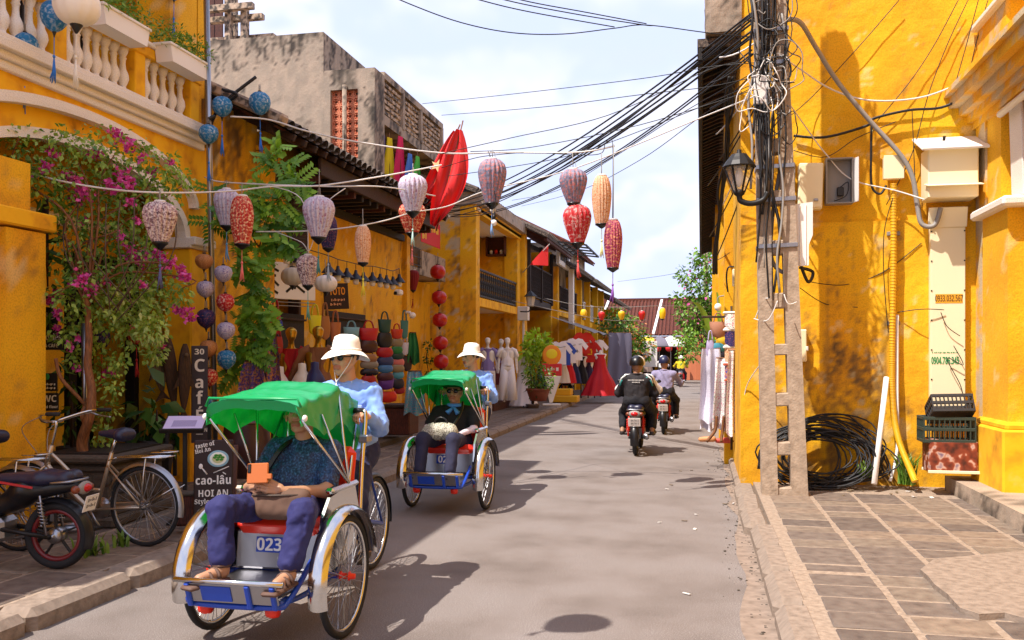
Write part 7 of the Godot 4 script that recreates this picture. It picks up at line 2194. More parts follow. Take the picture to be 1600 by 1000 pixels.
func build_bougainvillea() -> void:
	var t := thing("bougainvillea", "old bougainvillea with twisted trunk and magenta flowers climbing over the café arch", "climbing plant")
	var r := RandomNumberGenerator.new()
	r.seed = 41
	var st := ST(true)
	tube(st, curve([Vector3(-5.312, 0.658, -6.954), Vector3(-5.339, 0.838, -6.948), Vector3(-5.24, 1.067, -6.918), Vector3(-5.257, 1.29, -6.966), Vector3(-5.323, 1.515, -7.003), Vector3(-5.345, 1.8, -7.049), Vector3(-5.373, 2.143, -7.043)], 6), 0.05, 9, 0.026)
	tube(st, curve([Vector3(-5.36, 0.75, -6.975), Vector3(-5.329, 0.958, -7.002), Vector3(-5.315, 1.077, -6.933), Vector3(-5.301, 1.231, -7.008)], 6), 0.032, 8, 0.024)
	part("trunk", st, M.wood_tan, t)
	st = ST(true)
	tube(st, [Vector3(-5.396, 0.594, -7.09), Vector3(-5.424, 1.888, -7.084)], 0.028, 8)
	part("support_pipe", st, M.steel, t)
	var top := pt(136, 480, 8.0)
	for q in [[60, 270, 8.0], [120, 250, 8.1], [180, 240, 8.3], [240, 270, 8.6], [285, 290, 9.0], [90, 350, 8.0], [190, 350, 8.2], [235, 420, 8.3], [285, 450, 8.5], [85, 460, 7.8], [30, 215, 7.8]]:
		var e := pt(q[0], q[1], q[2])
		st = ST(true)
		tube(st, curve([top, top.lerp(e, 0.35) + Vector3(r.randfn(0, 0.1), 0.25, 0), top.lerp(e, 0.7) + Vector3(r.randfn(0, 0.1), 0.15, r.randfn(0, 0.1)), e], 5), 0.014, 5, 0.005)
		part("branch", st, M.wood_tan, t)
	for i in 9:
		var a := pt(150 + r.randf() * 60, 470 + r.randf() * 30, 8.0)
		st = ST(true)
		tube(st, curve([pt(100 + i * 22, 300 + r.randf() * 60, 8.1), pt(105 + i * 20, 380 + r.randf() * 30, 7.9), a], 4), 0.006, 4)
		part("stem", st, M.wood_grey, t)
	st = ST(true)
	tube(st, curve([Vector3(-5.495, 1.572, -6.813), Vector3(-5.452, 1.405, -6.823), Vector3(-5.349, 1.247, -6.895), Vector3(-5.295, 1.143, -6.958)], 5), 0.016, 6)
	part("stem", st, M.wood_tan, t)
	var B1 := []
	for q in [[20, 225, 34, 0.4], [55, 238, 38, 0.45], [100, 222, 26, 0.4], [140, 232, 34, 0.4], [175, 238, 40, 0.5], [215, 250, 34, 0.45], [250, 262, 30, 0.45], [280, 280, 24, 0.5], [40, 275, 26, 0.4], [85, 280, 36, 0.4], [130, 285, 40, 0.35], [175, 290, 42, 0.4], [215, 300, 38, 0.35], [255, 310, 26, 0.4], [100, 325, 34, 0.3], [145, 335, 42, 0.25], [190, 345, 40, 0.25], [225, 362, 28, 0.25], [120, 370, 36, 0.25], [165, 385, 40, 0.2], [205, 400, 40, 0.25], [240, 400, 30, 0.35], [105, 410, 26, 0.3], [140, 425, 36, 0.3], [175, 432, 40, 0.35], [215, 440, 40, 0.6], [250, 450, 34, 0.5], [278, 455, 24, 0.5], [110, 462, 34, 0.4], [150, 470, 40, 0.5], [190, 475, 44, 0.8], [228, 482, 36, 0.9], [125, 500, 28, 0.5], [165, 505, 34, 0.6], [205, 508, 36, 0.8], [238, 515, 24, 0.8], [100, 520, 20, 0.5], [118, 560, 20, 0.5], [150, 560, 24, 0.4], [185, 560, 22, 0.5], [172, 600, 22, 0.5], [168, 640, 18, 0.5], [158, 680, 18, 0.5], [150, 712, 14, 0.5], [240, 552, 18, 0.8]]:
		var D: float = 7.9 + 0.0028 * q[0] + r.randfn(0, 0.18)
		B1.append([pt(q[0], q[1], D), q[2] * D / 1400.0 * 1.05, int(q[2] * 4.2), q[3] + 0.1])
	st = ST(true)
	for b in B1:
		if b[3] > 0.85: leaf_mass(st, r, [[b[0] + Vector3(0.08, 0, 0.1), b[1] * 0.95, int(b[2] * 0.9), 0.5]], 0.06, 0.034, Color(0.22, 0.40, 0.05), Color(0.60, 0.66, 0.26))
	leaf_mass(st, r, B1, 0.052, 0.036, Color(0.045, 0.15, 0.018), Color(0.42, 0.58, 0.10))
	stuff(part("foliage", st, M.vleaf, t))
	st = ST(true)
	for q in [[182, 212, 16], [200, 228, 14], [92, 285, 16], [115, 282, 20], [130, 300, 18], [118, 312, 14], [170, 285, 14], [192, 275, 18], [200, 290, 14], [205, 315, 10], [175, 298, 10], [55, 270, 12], [72, 262, 10], [85, 240, 12], [35, 262, 8], [150, 240, 12], [222, 245, 8], [265, 252, 8], [238, 268, 8], [205, 395, 20], [225, 405, 18], [245, 400, 14], [265, 412, 16], [285, 425, 16], [290, 432, 10], [215, 345, 8], [130, 435, 16], [145, 430, 12], [140, 452, 12], [120, 440, 10], [165, 440, 10], [92, 462, 12], [80, 468, 8], [90, 490, 10], [288, 488, 14], [300, 495, 8], [278, 482, 8], [110, 540, 6], [123, 528, 5], [120, 575, 5], [135, 580, 5], [170, 582, 10], [250, 538, 6], [48, 515, 7], [88, 512, 7], [222, 445, 7], [190, 370, 8], [130, 345, 6]]:
		var D: float = 7.75 + 0.0028 * q[0] + r.randfn(0, 0.12)
		var c := pt(q[0], q[1], D)
		for i in int(q[2] * 1.4):
			var p: Vector3 = c + rdir(r) * q[2] * D / 1400.0 * r.randf()
			st.set_color(Color(0.55, 0.03, 0.28).lerp(Color(0.80, 0.14, 0.48), r.randf()))
			for k in 3: leaf(st, p, rdir(r), rdir(r), 0.04, 0.036)
	stuff(part("flowers", st, M.vpetal, t))
	# carved stone trough
	var p := thing("stone_planter", "dark carved stone planter trough holding the bougainvillea trunk", "planter", Vector3(-5.32, 0.12, -7.25), 0.12)
	part("body", boxm(Vector3(0.62, 0.5, 0.95), 0.03, Vector3(0, 0.32, 0)), M.old_stone, p)
	part("rim", boxm(Vector3(0.76, 0.07, 1.1), 0.02, Vector3(0, 0.585, 0)), M.old_stone, p)
	part("foot", boxm(Vector3(0.74, 0.09, 1.08), 0.02, Vector3(0, 0.045, 0)), M.old_stone, p)
	part("soil", boxm(Vector3(0.6, 0.03, 0.9), 0.0, Vector3(0, 0.62, 0)), M.wood_black, p)
	part("band", boxm(Vector3(0.68, 0.06, 1.0), 0.02, Vector3(0, 0.5, 0)), M.old_stone, p)
	for i in 14:
		st = ST(true)
		ball(st, Vector3(0.31, 0.2 + 0.2 * (i % 2), -0.42 + i * 0.065), Vector3(0.02, 0.05, 0.04), 8)
		part("carving", st, M.old_stone, p)
	for i in 8:
		st = ST(true)
		ball(st, Vector3(-0.27 + i * 0.077, 0.2 + 0.2 * (i % 2), 0.475), Vector3(0.04, 0.05, 0.02), 8)
		part("carving", st, M.old_stone, p)
	# the feathery creeper on the pilaster
	t = thing("green_creeper", "bright green creeper with feathery leaves climbing the stained pilaster", "climbing plant")
	st = ST(true)
	for k in [[[433, 560], [396, 480], [402, 400], [425, 320], [435, 240]], [[425, 320], [460, 290], [478, 300]], [[430, 400], [400, 380], [385, 330]], [[400, 480], [388, 500], [378, 560]]]:
		var pp := []
		for q in k: pp.append(pt(q[0], q[1], 10.7))
		tube(st, curve(pp, 5), 0.014, 5, 0.006)
	stuff(part("stem", st, M.wood_tan, t))
	st = ST(true)
	for q in [[432, 235, 16], [420, 250, 14], [445, 262, 16], [460, 280, 20], [470, 300, 18], [440, 290, 16], [410, 290, 18], [395, 310, 16], [420, 320, 18], [455, 325, 16], [440, 345, 18], [415, 350, 20], [395, 340, 16], [430, 372, 20], [450, 385, 14], [410, 385, 20], [385, 375, 16], [370, 345, 14], [392, 410, 16], [378, 405, 14], [380, 430, 16], [392, 440, 14], [398, 462, 12], [385, 465, 16], [415, 488, 14], [395, 490, 16], [378, 500, 14], [410, 520, 14], [385, 530, 16], [370, 550, 14], [400, 555, 12], [362, 580, 10], [345, 330, 12], [340, 300, 12], [330, 345, 12]]:
		var c := pt(q[0], q[1], 10.55 + r.randfn(0, 0.12))
		for i in 6:
			var d := (rdir(r) + Vector3(0.3, -0.7, 0.3)).normalized()
			var n := (Vector3(0.3, 0.6, 0.7) + rdir(r) * 0.5).normalized()
			var s := d.cross(n).normalized()
			var o: Vector3 = c + rdir(r) * q[2] * 0.0076 * r.randf()
			st.set_color(Color(0.05, 0.17, 0.012).lerp(Color(0.27, 0.50, 0.035), r.randf()))
			for k in 6:
				for sg in [-1.0, 1.0]: leaf(st, o + d * k * 0.042, (s * sg + d * 0.5).normalized(), n, 0.1, 0.05)
	stuff(part("foliage", st, M.vleaf, t))
	# balcony boxes
	for q in [[7.62, 8.36, "left"], [8.74, 9.52, "right"]]:
		var b := thing("planter_box", "white plastic planter box with fern hung on the balcony rail, the %s" % ("larger looking one" if q[2] == "left" else "one near the pole"), "planter box", Vector3(-5.72, 4.8, -(q[0] + q[1]) / 2), 0.0, "planter boxes on the balcony rail")
		var l: float = q[1] - q[0]
		st = ST()
		prism(st, [Vector2(-l / 2 + 0.04, 0), Vector2(l / 2 - 0.04, 0), Vector2(l / 2, 0.18), Vector2(-l / 2, 0.18)], 0.2, Transform3D(Basis(Vector3(0, 0, -1), Vector3(0, 1, 0), Vector3(1, 0, 0)), Vector3(-0.1, 0, 0)))
		part("trough", st, M.white_paint, b)
		part("lip", boxm(Vector3(0.23, 0.03, l + 0.04), 0.006, Vector3(0, 0.185, 0)), M.white_paint, b)
		part("hanger", boxm(Vector3(0.02, 0.2, 0.3), 0.004, Vector3(-0.1, 0.15, 0)), M.iron, b)
		st = ST(true)
		var bl := []
		for i in 12: bl.append([Vector3(r.randfn(0, 0.05), 0.26 + r.randf() * 0.1, lerpf(-l / 2, l / 2, i / 11.0)), 0.13, 60, 0.55])
		leaf_mass(st, r, bl, 0.06, 0.022, Color(0.05, 0.14, 0.015), Color(0.28, 0.44, 0.06), 0.0)
		stuff(part("leaves", st, M.vleaf, b))
	# fern clump on the porch lintel, dark plants by the door, far bushes
	plant("fern_clump", "hanging green fern clump on the porch lintel corner", "fern", Vector3(-5.792, 3.046, -7.057), [[Vector3(0, 0, 0), 0.16, 26, 0.6], [Vector3(-0.08, -0.5, 0.05), 0.18, 26, 0.4], [Vector3(0.02, -0.85, 0), 0.22, 34, 0.15]], 0.22, 0.05, 0.2, 3)
	plant("fiddle_leaf_plant", "dark large leaved potted plant before the carved wooden fish", "potted plant", Vector3(-5.287, 0.742, -7.981), [[Vector3(0, 0.32, 0), 0.26, 30, 0.1], [Vector3(-0.05, 0.1, 0), 0.2, 20, 0.1]], 0.24, 0.15, 0.5, 5, [0.17, 0.4, "2a2422"])
	plant("door_plant", "dark leafy plant in the café doorway shadow", "potted plant", Vector3(-6.458, 0.626, -8.246), [[Vector3(0, 0.3, 0), 0.2, 40, 0.1], [Vector3(0, 0.7, 0), 0.16, 30, 0.1]], 0.14, 0.05, 0.3, 6, [0.14, 0.3, "241e1c"])
	plant("round_shrub", "round clipped shrub in a low terracotta bowl before the white mannequins", "potted plant", Vector3(-4.083, 0.729, -22.645), [[Vector3(0, 0.32, 0), 0.42, 420, 0.45], [Vector3(0, 0.1, 0), 0.36, 200, 0.3]], 0.09, 0.05, 0.2, 7, [0.3, 0.3, "7a3c24"])
	plant("small_tree", "small bright green leafed tree beside the round shrub", "tree", Vector3(-4.596, 0.225, -24.581), [[Vector3(0.1, 1.72, 0), 0.36, 130, 1.0], [Vector3(0.35, 1.6, 0), 0.26, 80, 0.95], [Vector3(-0.1, 1.5, 0.1), 0.24, 60, 0.85], [Vector3(-0.05, 1.1, 0), 0.2, 40, 0.7]], 0.22, 0.11, 0.6, 8, [0.18, 0.35, "5a4a40"], Color.BLACK, 0.4, Color(0.46, 0.68, 0.05))
	plant("flowering_bush", "orange and green flowering bush hanging at the left street end", "bush", Vector3(-3.229, 1.914, -44.286), [[Vector3(-0.2, 0.7, 0), 0.9, 400, 0.6], [Vector3(0.3, 0.1, 0), 0.8, 300, 0.5], [Vector3(-0.9, 1.0, 0), 0.7, 240, 0.3]], 0.2, 0.12, 0.4, 9, [], Color(0.62, 0.26, 0.08))
	plant("roof_creeper", "green creeper on the terrace of the column house", "climbing plant", Vector3(-3.858, 3.171, -40.065), [[Vector3(0, 0, 0), 0.7, 240, 0.35], [Vector3(0.5, -0.1, 0), 0.5, 150, 0.4]], 0.16, 0.1, 0.3, 10)
	plant("far_bougainvillea", "tall leafy bougainvillea with pink flowers at the right end of the street", "climbing plant", Vector3(0.224, 1.457, -40.925), [[Vector3(-0.1, 1.0, 0), 0.9, 500, 0.5], [Vector3(-0.5, 2.0, 0), 0.9, 480, 0.5], [Vector3(0, 3.0, 0), 0.95, 480, 0.55], [Vector3(0.2, 4.1, 0), 0.75, 330, 0.6], [Vector3(-0.9, 3.7, 0), 0.5, 110, 0.65], [Vector3(-0.4, 4.5, 0), 0.4, 70, 0.65], [Vector3(-1.2, 2.7, 0), 0.35, 60, 0.65], [Vector3(0.4, 2.4, 0), 0.8, 300, 0.3]], 0.2, 0.12, 0.4, 11, [], Color(0.55, 0.07, 0.26), 0.06)
	plant("yellow_green_bush", "yellow green bush low in front of the far bougainvillea", "bush", Vector3(-0.595, 1.996, -37.687), [[Vector3(0, 0.3, 0), 0.55, 220, 0.8], [Vector3(0.1, -0.3, 0), 0.5, 160, 0.6]], 0.16, 0.09, 0.4, 12)
	t = thing("banana_plant", "banana plant with broad pale green leaves behind the hanging cloths", "plant", Vector3(0.369, 1.086, -16.429))
	for q in [[-0.5, 1.5, 0.12], [-0.35, 0.95, 0.1], [-0.1, 1.75, 0.1], [-0.2, 0.6, 0.09], [0.15, 1.5, 0.1]]:
		st = ST(true)
		var w: float = q[2]
		st.set_color(Color(0.3, 0.46, 0.05))
		sheet(st, 4, 10, func(u, v):
			var k: float = (u - 0.5) * 2.0
			return Vector3(q[0] * v, q[1] * (1.0 - pow(1 - v, 2.0)) * 0.75 + 0.55 * v - 0.25 * v * v, 0.15 * v) + Vector3(0.35, 0.5, 0.9).normalized() * k * w * sin(PI * pow(v, 0.8)) + Vector3(0, 0.03 * absf(k), 0))
		part("leaf", st, M.vleaf, t)
	st = ST(true)
	tube(st, [Vector3(0, -0.2, 0), Vector3(0, 0.5, 0)], 0.06, 8)
	part("stalk", st, col("7a8a3a"), t)
	# weeds between the stones
	for q in [[134, 858, "weed tuft in the paving by the moped wheel"], [190, 853, "weed tuft in the paving under the bicycle wheel"], [146, 868, "small weed tuft at the pavement edge near the bicycle"], [1122, 0, ""]]:
		if q[2] == "": continue
		var g := thing("weed", q[2], "plant", pt(q[0], q[1], 1400.0 * 1.48 / (q[1] - 555.0)))
		blades(g, 26, 0.13, q[0])

func plant(called: String, label: String, cat: String, at: Vector3, blobs: Array, l: float, w: float, droop: float, seed_: int, pot := [], bloom := Color.BLACK, share := 0.4, light := Color(0.22, 0.40, 0.03)) -> void:
	var t := thing(called, label, cat, at)
	var r := RandomNumberGenerator.new()
	r.seed = seed_
	var st := ST(true)
	leaf_mass(st, r, blobs, l, w, Color(0.02, 0.075, 0.012), light, droop)
	stuff(part("leaves", st, M.vleaf, t))
	if bloom != Color.BLACK:
		st = ST(true)
		var fb := []
		for b in blobs: fb.append([b[0], b[1] * 1.05, int(b[2] * share), 0.5])
		leaf_mass(st, r, fb, l * 0.8, w, bloom, bloom * 1.4, droop)
		stuff(part("flowers", st, M.vpetal, t))
	st = ST(true)
	for b in blobs: tube(st, [Vector3(0, -0.1, 0), b[0] * Vector3(0.5, 0.6, 0.5), b[0]], 0.012 + l * 0.06, 5, 0.006)
	part("stem", st, M.wood_dark, t)
	if pot:
		st = ST(true)
		var h: float = pot[1]
		lathe(st, [Vector2(0, -h), Vector2(pot[0] * 0.7, -h), Vector2(pot[0] * 0.95, -h * 0.3), Vector2(pot[0], -0.04), Vector2(pot[0] * 1.08, -0.03), Vector2(pot[0] * 1.08, 0.02), Vector2(pot[0] * 0.92, 0.02), Vector2(pot[0] * 0.9, -0.05), Vector2(0, -0.05)], 18)
		part("pot", st, col(pot[2], 0.6), t)

# ---------------------------------------------------------------- signs and café things
func board(called: String, label: String, cat: String, at: Vector3, turn: float, s: Vector3, mat: Material) -> Node3D:
	var t := thing(called, label, cat, at, turn)
	part("board", boxm(s, 0.006), mat, t)
	return t

func letters(t: Node3D, s: String, size: float, at: Vector3, mat: Material, sx := 1.0, serif := false, rot := 0.0) -> void:
	part("lettering", txt(s, size, 0.004, true, serif), mat, t, Transform3D(Basis(Vector3(0, 0, 1), rot) * Basis.from_scale(Vector3(sx, 1, 1)), at))

func build_signs() -> void:
	var W: Material = M.white_paint
	var H := PI * 0.36
	# café name board, letters one under another
	var t := board("cafe_sign", "tall narrow grey board lettered Café vertically with number 30 on top", "sign", Vector3(-5.309, 1.177, -8.794), 0.45, Vector3(0.17, 1.05, 0.03), col("3a343c", 0.7))
	letters(t, "30", 0.085, Vector3(0, 0.46, 0.018), W, 1.1)
	for i in 4: letters(t, "CafÉ"[i], [0.19, 0.18, 0.19, 0.17][i], Vector3(0, [0.31, 0.13, -0.04, -0.23][i], 0.018), W, 1.0)
	letters(t, "HÔI AN", 0.058, Vector3(0, -0.385, 0.018), W, 0.8)
	part("accent_dot", boxm(Vector3(0.007, 0.007, 0.004)), W, t, Transform3D(I3, Vector3(-0.034, -0.412, 0.02)))
	part("underline", boxm(Vector3(0.07, 0.006, 0.004)), W, t, Transform3D(I3, Vector3(0, -0.43, 0.018)))
	# black boards on the café wall
	t = thing("round_sign", "black café sign with round top and white shell drawing on the porch wall", "sign", Vector3(-5.959, 1.779, -7.278), 0.5)
	var st := ST()
	var pl: Array = [Vector2(-0.14, -0.13), Vector2(0.15, -0.13), Vector2(0.15, 0.06), Vector2(0.08, 0.08)]
	for i in 11: pl.append(Vector2(cos(i * PI / 10.0) * 0.1, 0.17 + sin(i * PI / 10.0) * 0.1))
	pl.append(Vector2(-0.1, 0.06))
	prism(st, pl, 0.02, T0)
	part("board", st, M.iron, t)
	letters(t, "Memories", 0.085, Vector3(-0.01, -0.01, 0.024), W, 0.62, true)
	letters(t, "BAR & CAFE", 0.045, Vector3(0.0, -0.09, 0.024), W, 0.75)
	for i in 7:
		st = ST(true)
		tube(st, [Vector3(0, 0.14, 0.024), Vector3(sin((i - 3) * 0.4) * 0.07, 0.14 + cos((i - 3) * 0.4) * 0.08, 0.024)], 0.003, 4)
		part("shell_line", st, W, t)
	for q in [[76, 597, "", "black ragged edged board with small green flower above the WC board"], [78, 628, "WC", "black board reading WC 2nd floor on the porch wall"]]:
		t = board("black_sign", q[3], "sign", pt(q[0], q[1], 8.3), 0.5, Vector3(0.15, 0.165, 0.02), M.iron)
		if q[2]:
			letters(t, "WC", 0.085, Vector3(0, 0.03, 0.013), W, 0.9)
			letters(t, "2nd floor", 0.035, Vector3(0, -0.045, 0.013), W, 0.9)
		else:
			for i in 2: scribble(t, Vector3(0.01, -0.02 - i * 0.035, 0.013), 0.1, 0.02, W, 7)
			st = ST(true)
			ball(st, Vector3(-0.01, 0.05, 0.012), Vector3(0.02, 0.03, 0.005), 8)
			part("green_leaf", st, col("2c9a5c", 0.7), t)
	# chalk board
	t = thing("chalk_board", "dark brown chalkboard easel advertising cao lau noodles with a painted bowl", "sign", Vector3(-3.888, 0.208, -6.641), 0.42)
	t.rotation.x = -0.1
	part("board", boxm(Vector3(0.31, 0.68, 0.022), 0.01, Vector3(0, 0.36, 0)), col("2c1a18", 0.7), t)
	part("rear_board", boxm(Vector3(0.3, 0.66, 0.02), 0.01, Vector3(0, 0.34, 0)), col("4a2a22", 0.7), t, Transform3D(Basis(Vector3.RIGHT, -0.36), Vector3(0, 0.03, -0.26)))
	letters(t, "taste of", 0.05, Vector3(-0.07, 0.66, 0.014), W, 0.8, true, 0.2)
	letters(t, "Hoi An", 0.045, Vector3(-0.085, 0.615, 0.014), W, 0.8, true, 0.2)
	letters(t, "cao-lâu", 0.095, Vector3(0, 0.37, 0.014), W, 0.85)
	part("accent_mark", boxm(Vector3(0.03, 0.007, 0.004)), W, t, Transform3D(Basis(Vector3(0, 0, 1), -0.6), Vector3(0.085, 0.425, 0.016)))
	letters(t, "HOI AN", 0.075, Vector3(0, 0.265, 0.014), W, 0.9)
	letters(t, "Style noodle", 0.055, Vector3(0, 0.2, 0.014), W, 0.85, true)
	letters(t, "Memories H", 0.042, Vector3(0, 0.09, 0.014), W, 0.85, true)
	letters(t, "30 nguyên t", 0.042, Vector3(0, 0.04, 0.014), W, 0.85, true)
	for q in [[0.085, "8ab4c4"], [0.07, "e8ece0"], [0.05, "c8c890"]]:
		st = ST(true)
		ball(st, Vector3(0.035, 0.545, 0.012 + (0.085 - q[0]) * 0.1), Vector3(q[0], q[0] * 0.8, 0.005), 20)
		part("painted_bowl", st, col(q[1], 0.7), t)
	for i in 7:
		st = ST(true)
		ball(st, Vector3(0.01 + 0.01 * i, 0.555 + 0.02 * sin(i * 2.1), 0.02), Vector3(0.016, 0.01, 0.004), 6)
		part("painted_herb", st, col("3a8a2a", 0.7), t)
	st = ST(true)
	tube(st, [Vector3(-0.05, 0.42, 0.014), Vector3(-0.09, 0.47, 0.014)], 0.006, 5)
	ball(st, Vector3(-0.1, 0.485, 0.014), Vector3(0.017, 0.022, 0.004), 8)
	part("painted_spoon", st, W, t)
	st = ST(true)
	tube(st, [Vector3(0.0, 0.43, 0.014), Vector3(0.12, 0.48, 0.014)], 0.004, 4)
	part("painted_chopstick", st, W, t)
	# menu stand
	t = thing("menu_stand", "dark wooden menu stand on a single post with an open printed menu", "menu stand", Vector3(-4.45, 0.274, -7.136), 0.35)
	t.position.y = 0.12
	part("post", boxm(Vector3(0.035, 0.86, 0.035), 0.004, Vector3(0, 0.43, 0)), M.iron, t)
	part("foot", boxm(Vector3(0.26, 0.03, 0.26), 0.006, Vector3(0, 0.015, 0)), M.iron, t)
	var d := part("desk", boxm(Vector3(0.36, 0.02, 0.3), 0.004), M.wood_black, t, Transform3D(Basis(Vector3.RIGHT, 0.4), Vector3(0, 0.87, 0.0)))
	part("lip", boxm(Vector3(0.37, 0.04, 0.02), 0.005), M.wood_black, d, Transform3D(I3, Vector3(0, 0.015, 0.15)))
	part("menu", boxm(Vector3(0.33, 0.006, 0.24), 0.002), col("c9c0ea", 0.5), d, Transform3D(I3, Vector3(0, 0.016, -0.01)))
	for i in 6: part("print_line", boxm(Vector3(0.2, 0.003, 0.006)), col("7a74a0"), d, Transform3D(I3, Vector3(0, 0.02, -0.03 + i * 0.02)))
	t = thing("stump", "weathered red brown timber block standing left of the chalkboard", "block", Vector3(-4.186, 0.19, -6.731), 0.4)
	part("block", boxm(Vector3(0.16, 0.26, 0.16), 0.02, Vector3(0, 0.13, 0)), M.wood_red, t)
	part("cap", boxm(Vector3(0.17, 0.03, 0.17), 0.01, Vector3(0, 0.262, 0)), M.old_stone, t)
	t = thing("water_jar", "big dark brown jar behind the chalkboard", "jar", Vector3(-4.168, 0.46, -7.706))
	part("jar", fin(lat([Vector2(0, 0), Vector2(0.15, 0), Vector2(0.2, 0.15), Vector2(0.22, 0.35), Vector2(0.2, 0.48), Vector2(0.21, 0.52), Vector2(0.18, 0.52), Vector2(0.17, 0.46), Vector2(0, 0.4)], 24)), col("3a1c18", 0.4), t)
	part("rim", fin(lat([Vector2(0.2, 0.5), Vector2(0.225, 0.51), Vector2(0.2, 0.535), Vector2(0.18, 0.52)], 24)), col("4a2820", 0.4), t)
	t = thing("side_table", "small dark stool table behind the menu stand", "table", Vector3(-4.945, 0.392, -8.053), 0.3)
	part("top", boxm(Vector3(0.5, 0.03, 0.35), 0.006, Vector3(0, 0.55, 0)), M.wood_black, t)
	for x in [-0.2, 0.2]:
		for z in [-0.13, 0.13]: part("leg", boxm(Vector3(0.035, 0.55, 0.035), 0.004, Vector3(x, 0.27, z)), M.wood_black, t)
	# carved fish
	for i in 3:
		var q = [[250, 585, 0.56, 0.12], [268, 592, 0.92, 0.1], [288, 600, 0.85, -0.02]][i]
		t = thing("carved_fish", ["pale bodied carved wooden fish, shortest and leftmost of the three", "long dark carved wooden fish in the middle of the three", "straight dark carved wooden fish right of the other two"][i], "carving", pt(q[0], q[1], 9.45), 0.9)
		t.rotation.z = q[3]
		var h: float = q[2] / 2
		st = ST(true)
		sheet(st, 16, 20, func(u, v):
			var a: float = TAU * u
			var w: float = 0.085 * pow(sin(PI * clampf(v * 0.92 + 0.03, 0, 1)), 0.6) * (1.0 - 0.35 * v)
			return Vector3(cos(a) * w, h - v * 2.0 * h * 0.82, sin(a) * w * 0.45))
		part("body", st, M.wood_dark if i else M.wood_grey, t)
		st = ST()
		prism(st, [Vector2(0, -h * 0.6), Vector2(0.075, -h), Vector2(0.0, -h * 0.9), Vector2(-0.075, -h)], 0.03, Transform3D(I3, Vector3(0, 0, -0.015)))
		part("tail_fin", st, M.wood_dark, t)
		for s in [-1.0, 1.0]:
			st = ST()
			prism(st, [Vector2(0.06 * s, 0.1), Vector2(0.12 * s, -0.06), Vector2(0.06 * s, -0.02)], 0.02, Transform3D(I3, Vector3(0, 0, -0.01)))
			part("side_fin", st, M.wood_dark, t)
		st = ST(true)
		ball(st, Vector3(0.0, h * 0.72, 0.045), Vector3(0.022, 0.022, 0.012), 10)
		part("eye", st, M.wood_grey, t)
	# bag shop signs
	t = board("toto_sign", "tilted dark brown sign lettered TOTO in orange on the shop wall", "sign", Vector3(-5.8, 2.557, -13.656), 0.75, Vector3(0.42, 0.42, 0.03), col("2e1c12", 0.7))
	t.rotation.z = 0.06
	letters(t, "TOTO", 0.17, Vector3(0.02, 0.08, 0.018), col("f09a20", 0.6), 0.62)
	scribble(t, Vector3(0.03, -0.06, 0.018), 0.24, 0.04, col("e0a070", 0.6), 9)
	scribble(t, Vector3(-0.01, -0.13, 0.018), 0.2, 0.04, col("e0a070", 0.6), 7)
	t = board("character_sign", "white sign board with a large brushed black character over the shop door", "sign", Vector3(-5.75, 2.652, -11.763), 1.0, Vector3(0.95, 0.52, 0.03), M.white_paint)
	for q in [[-0.3, 0.16, 0.16, 0.3], [-0.2, 0.16, 0.16, -0.4], [-0.28, 0.06, 0.22, 0.05], [-0.32, -0.03, 0.14, 0.7], [-0.18, -0.03, 0.14, -0.7], [-0.27, -0.1, 0.16, 0.1], [-0.3, -0.16, 0.12, 1.1], [-0.2, -0.15, 0.14, -0.5], [0.12, 0.12, 0.2, 0.1], [0.14, 0.0, 0.22, 1.5], [0.22, -0.1, 0.18, -0.6], [0.06, -0.1, 0.18, 0.7]]:
		part("brush_stroke", boxm(Vector3(q[2], 0.035, 0.006), 0.003), M.iron, t, Transform3D(Basis(Vector3(0, 0, 1), q[3]), Vector3(q[0], q[1], 0.018)))
	for i in 2: part("grey_line", boxm(Vector3(0.96, 0.012, 0.01)), M.cable_grey, t, Transform3D(I3, Vector3(0, -0.3 - i * 0.05, 0)))
	t = board("red_banner", "red cloth banner with yellow slogan lettering on the small balcony", "banner", Vector3(-6.16, 4.449, -20.045), PI / 2, Vector3(1.5, 0.58, 0.015), col("c8141c", 0.7))
	scribble(t, Vector3(0, 0.1, 0.01), 1.3, 0.17, col("e8b820", 0.6), 11)
	scribble(t, Vector3(-0.5, -0.13, 0.01), 0.34, 0.16, col("e8b820", 0.6), 3)
	# row of shaded lamps along the shop wall
	var lp := [[448, 398], [463, 406], [514, 421], [528, 426], [542, 429], [556, 432], [568, 435], [582, 435], [594, 437], [604, 439], [614, 441], [624, 437]]
	var cp := []
	for i in lp.size():
		var p := pt(lp[i][0], lp[i][1], 12.4 + i * 0.32)
		cp.append(p + Vector3(0, 0.2, 0))
		t = thing("shaded_lamp", "black cone shaded lamp on the shop wire, %s" % ["leftmost beside the shutter", "second, right of the leftmost", "first after the gap left of TOTO", "directly above the TOTO sign", "over the TOTO right edge", "above the blue handbag", "above the red handbag", "seventh from the right end", "sixth from the right end", "third from the right end", "second from the right end", "rightmost, above the security camera"][i], "lamp", p, 0.0, "row of black shaded lamps")
		st = ST(true)
		lathe(st, [Vector2(0.11, -0.05), Vector2(0.075, 0.0), Vector2(0.03, 0.05), Vector2(0.02, 0.1), Vector2(0.0, 0.1)], 14)
		part("shade", st, col("181a28", 0.5), t)
		st = ST(true)
		lathe(st, [Vector2(0, -0.13), Vector2(0.04, -0.12), Vector2(0.05, -0.08), Vector2(0.05, -0.03), Vector2(0, -0.03)], 10)
		part("bulb", st, M.white_paint, t)
		st = ST(true)
		tube(st, [Vector3(0, 0.1, 0), Vector3(0, 0.2, 0)], 0.005, 5)
		part("cord", st, M.cable, t)
	wire(cp, 0.007, M.cable, "wire that the row of black shaded lamps hangs from", "")
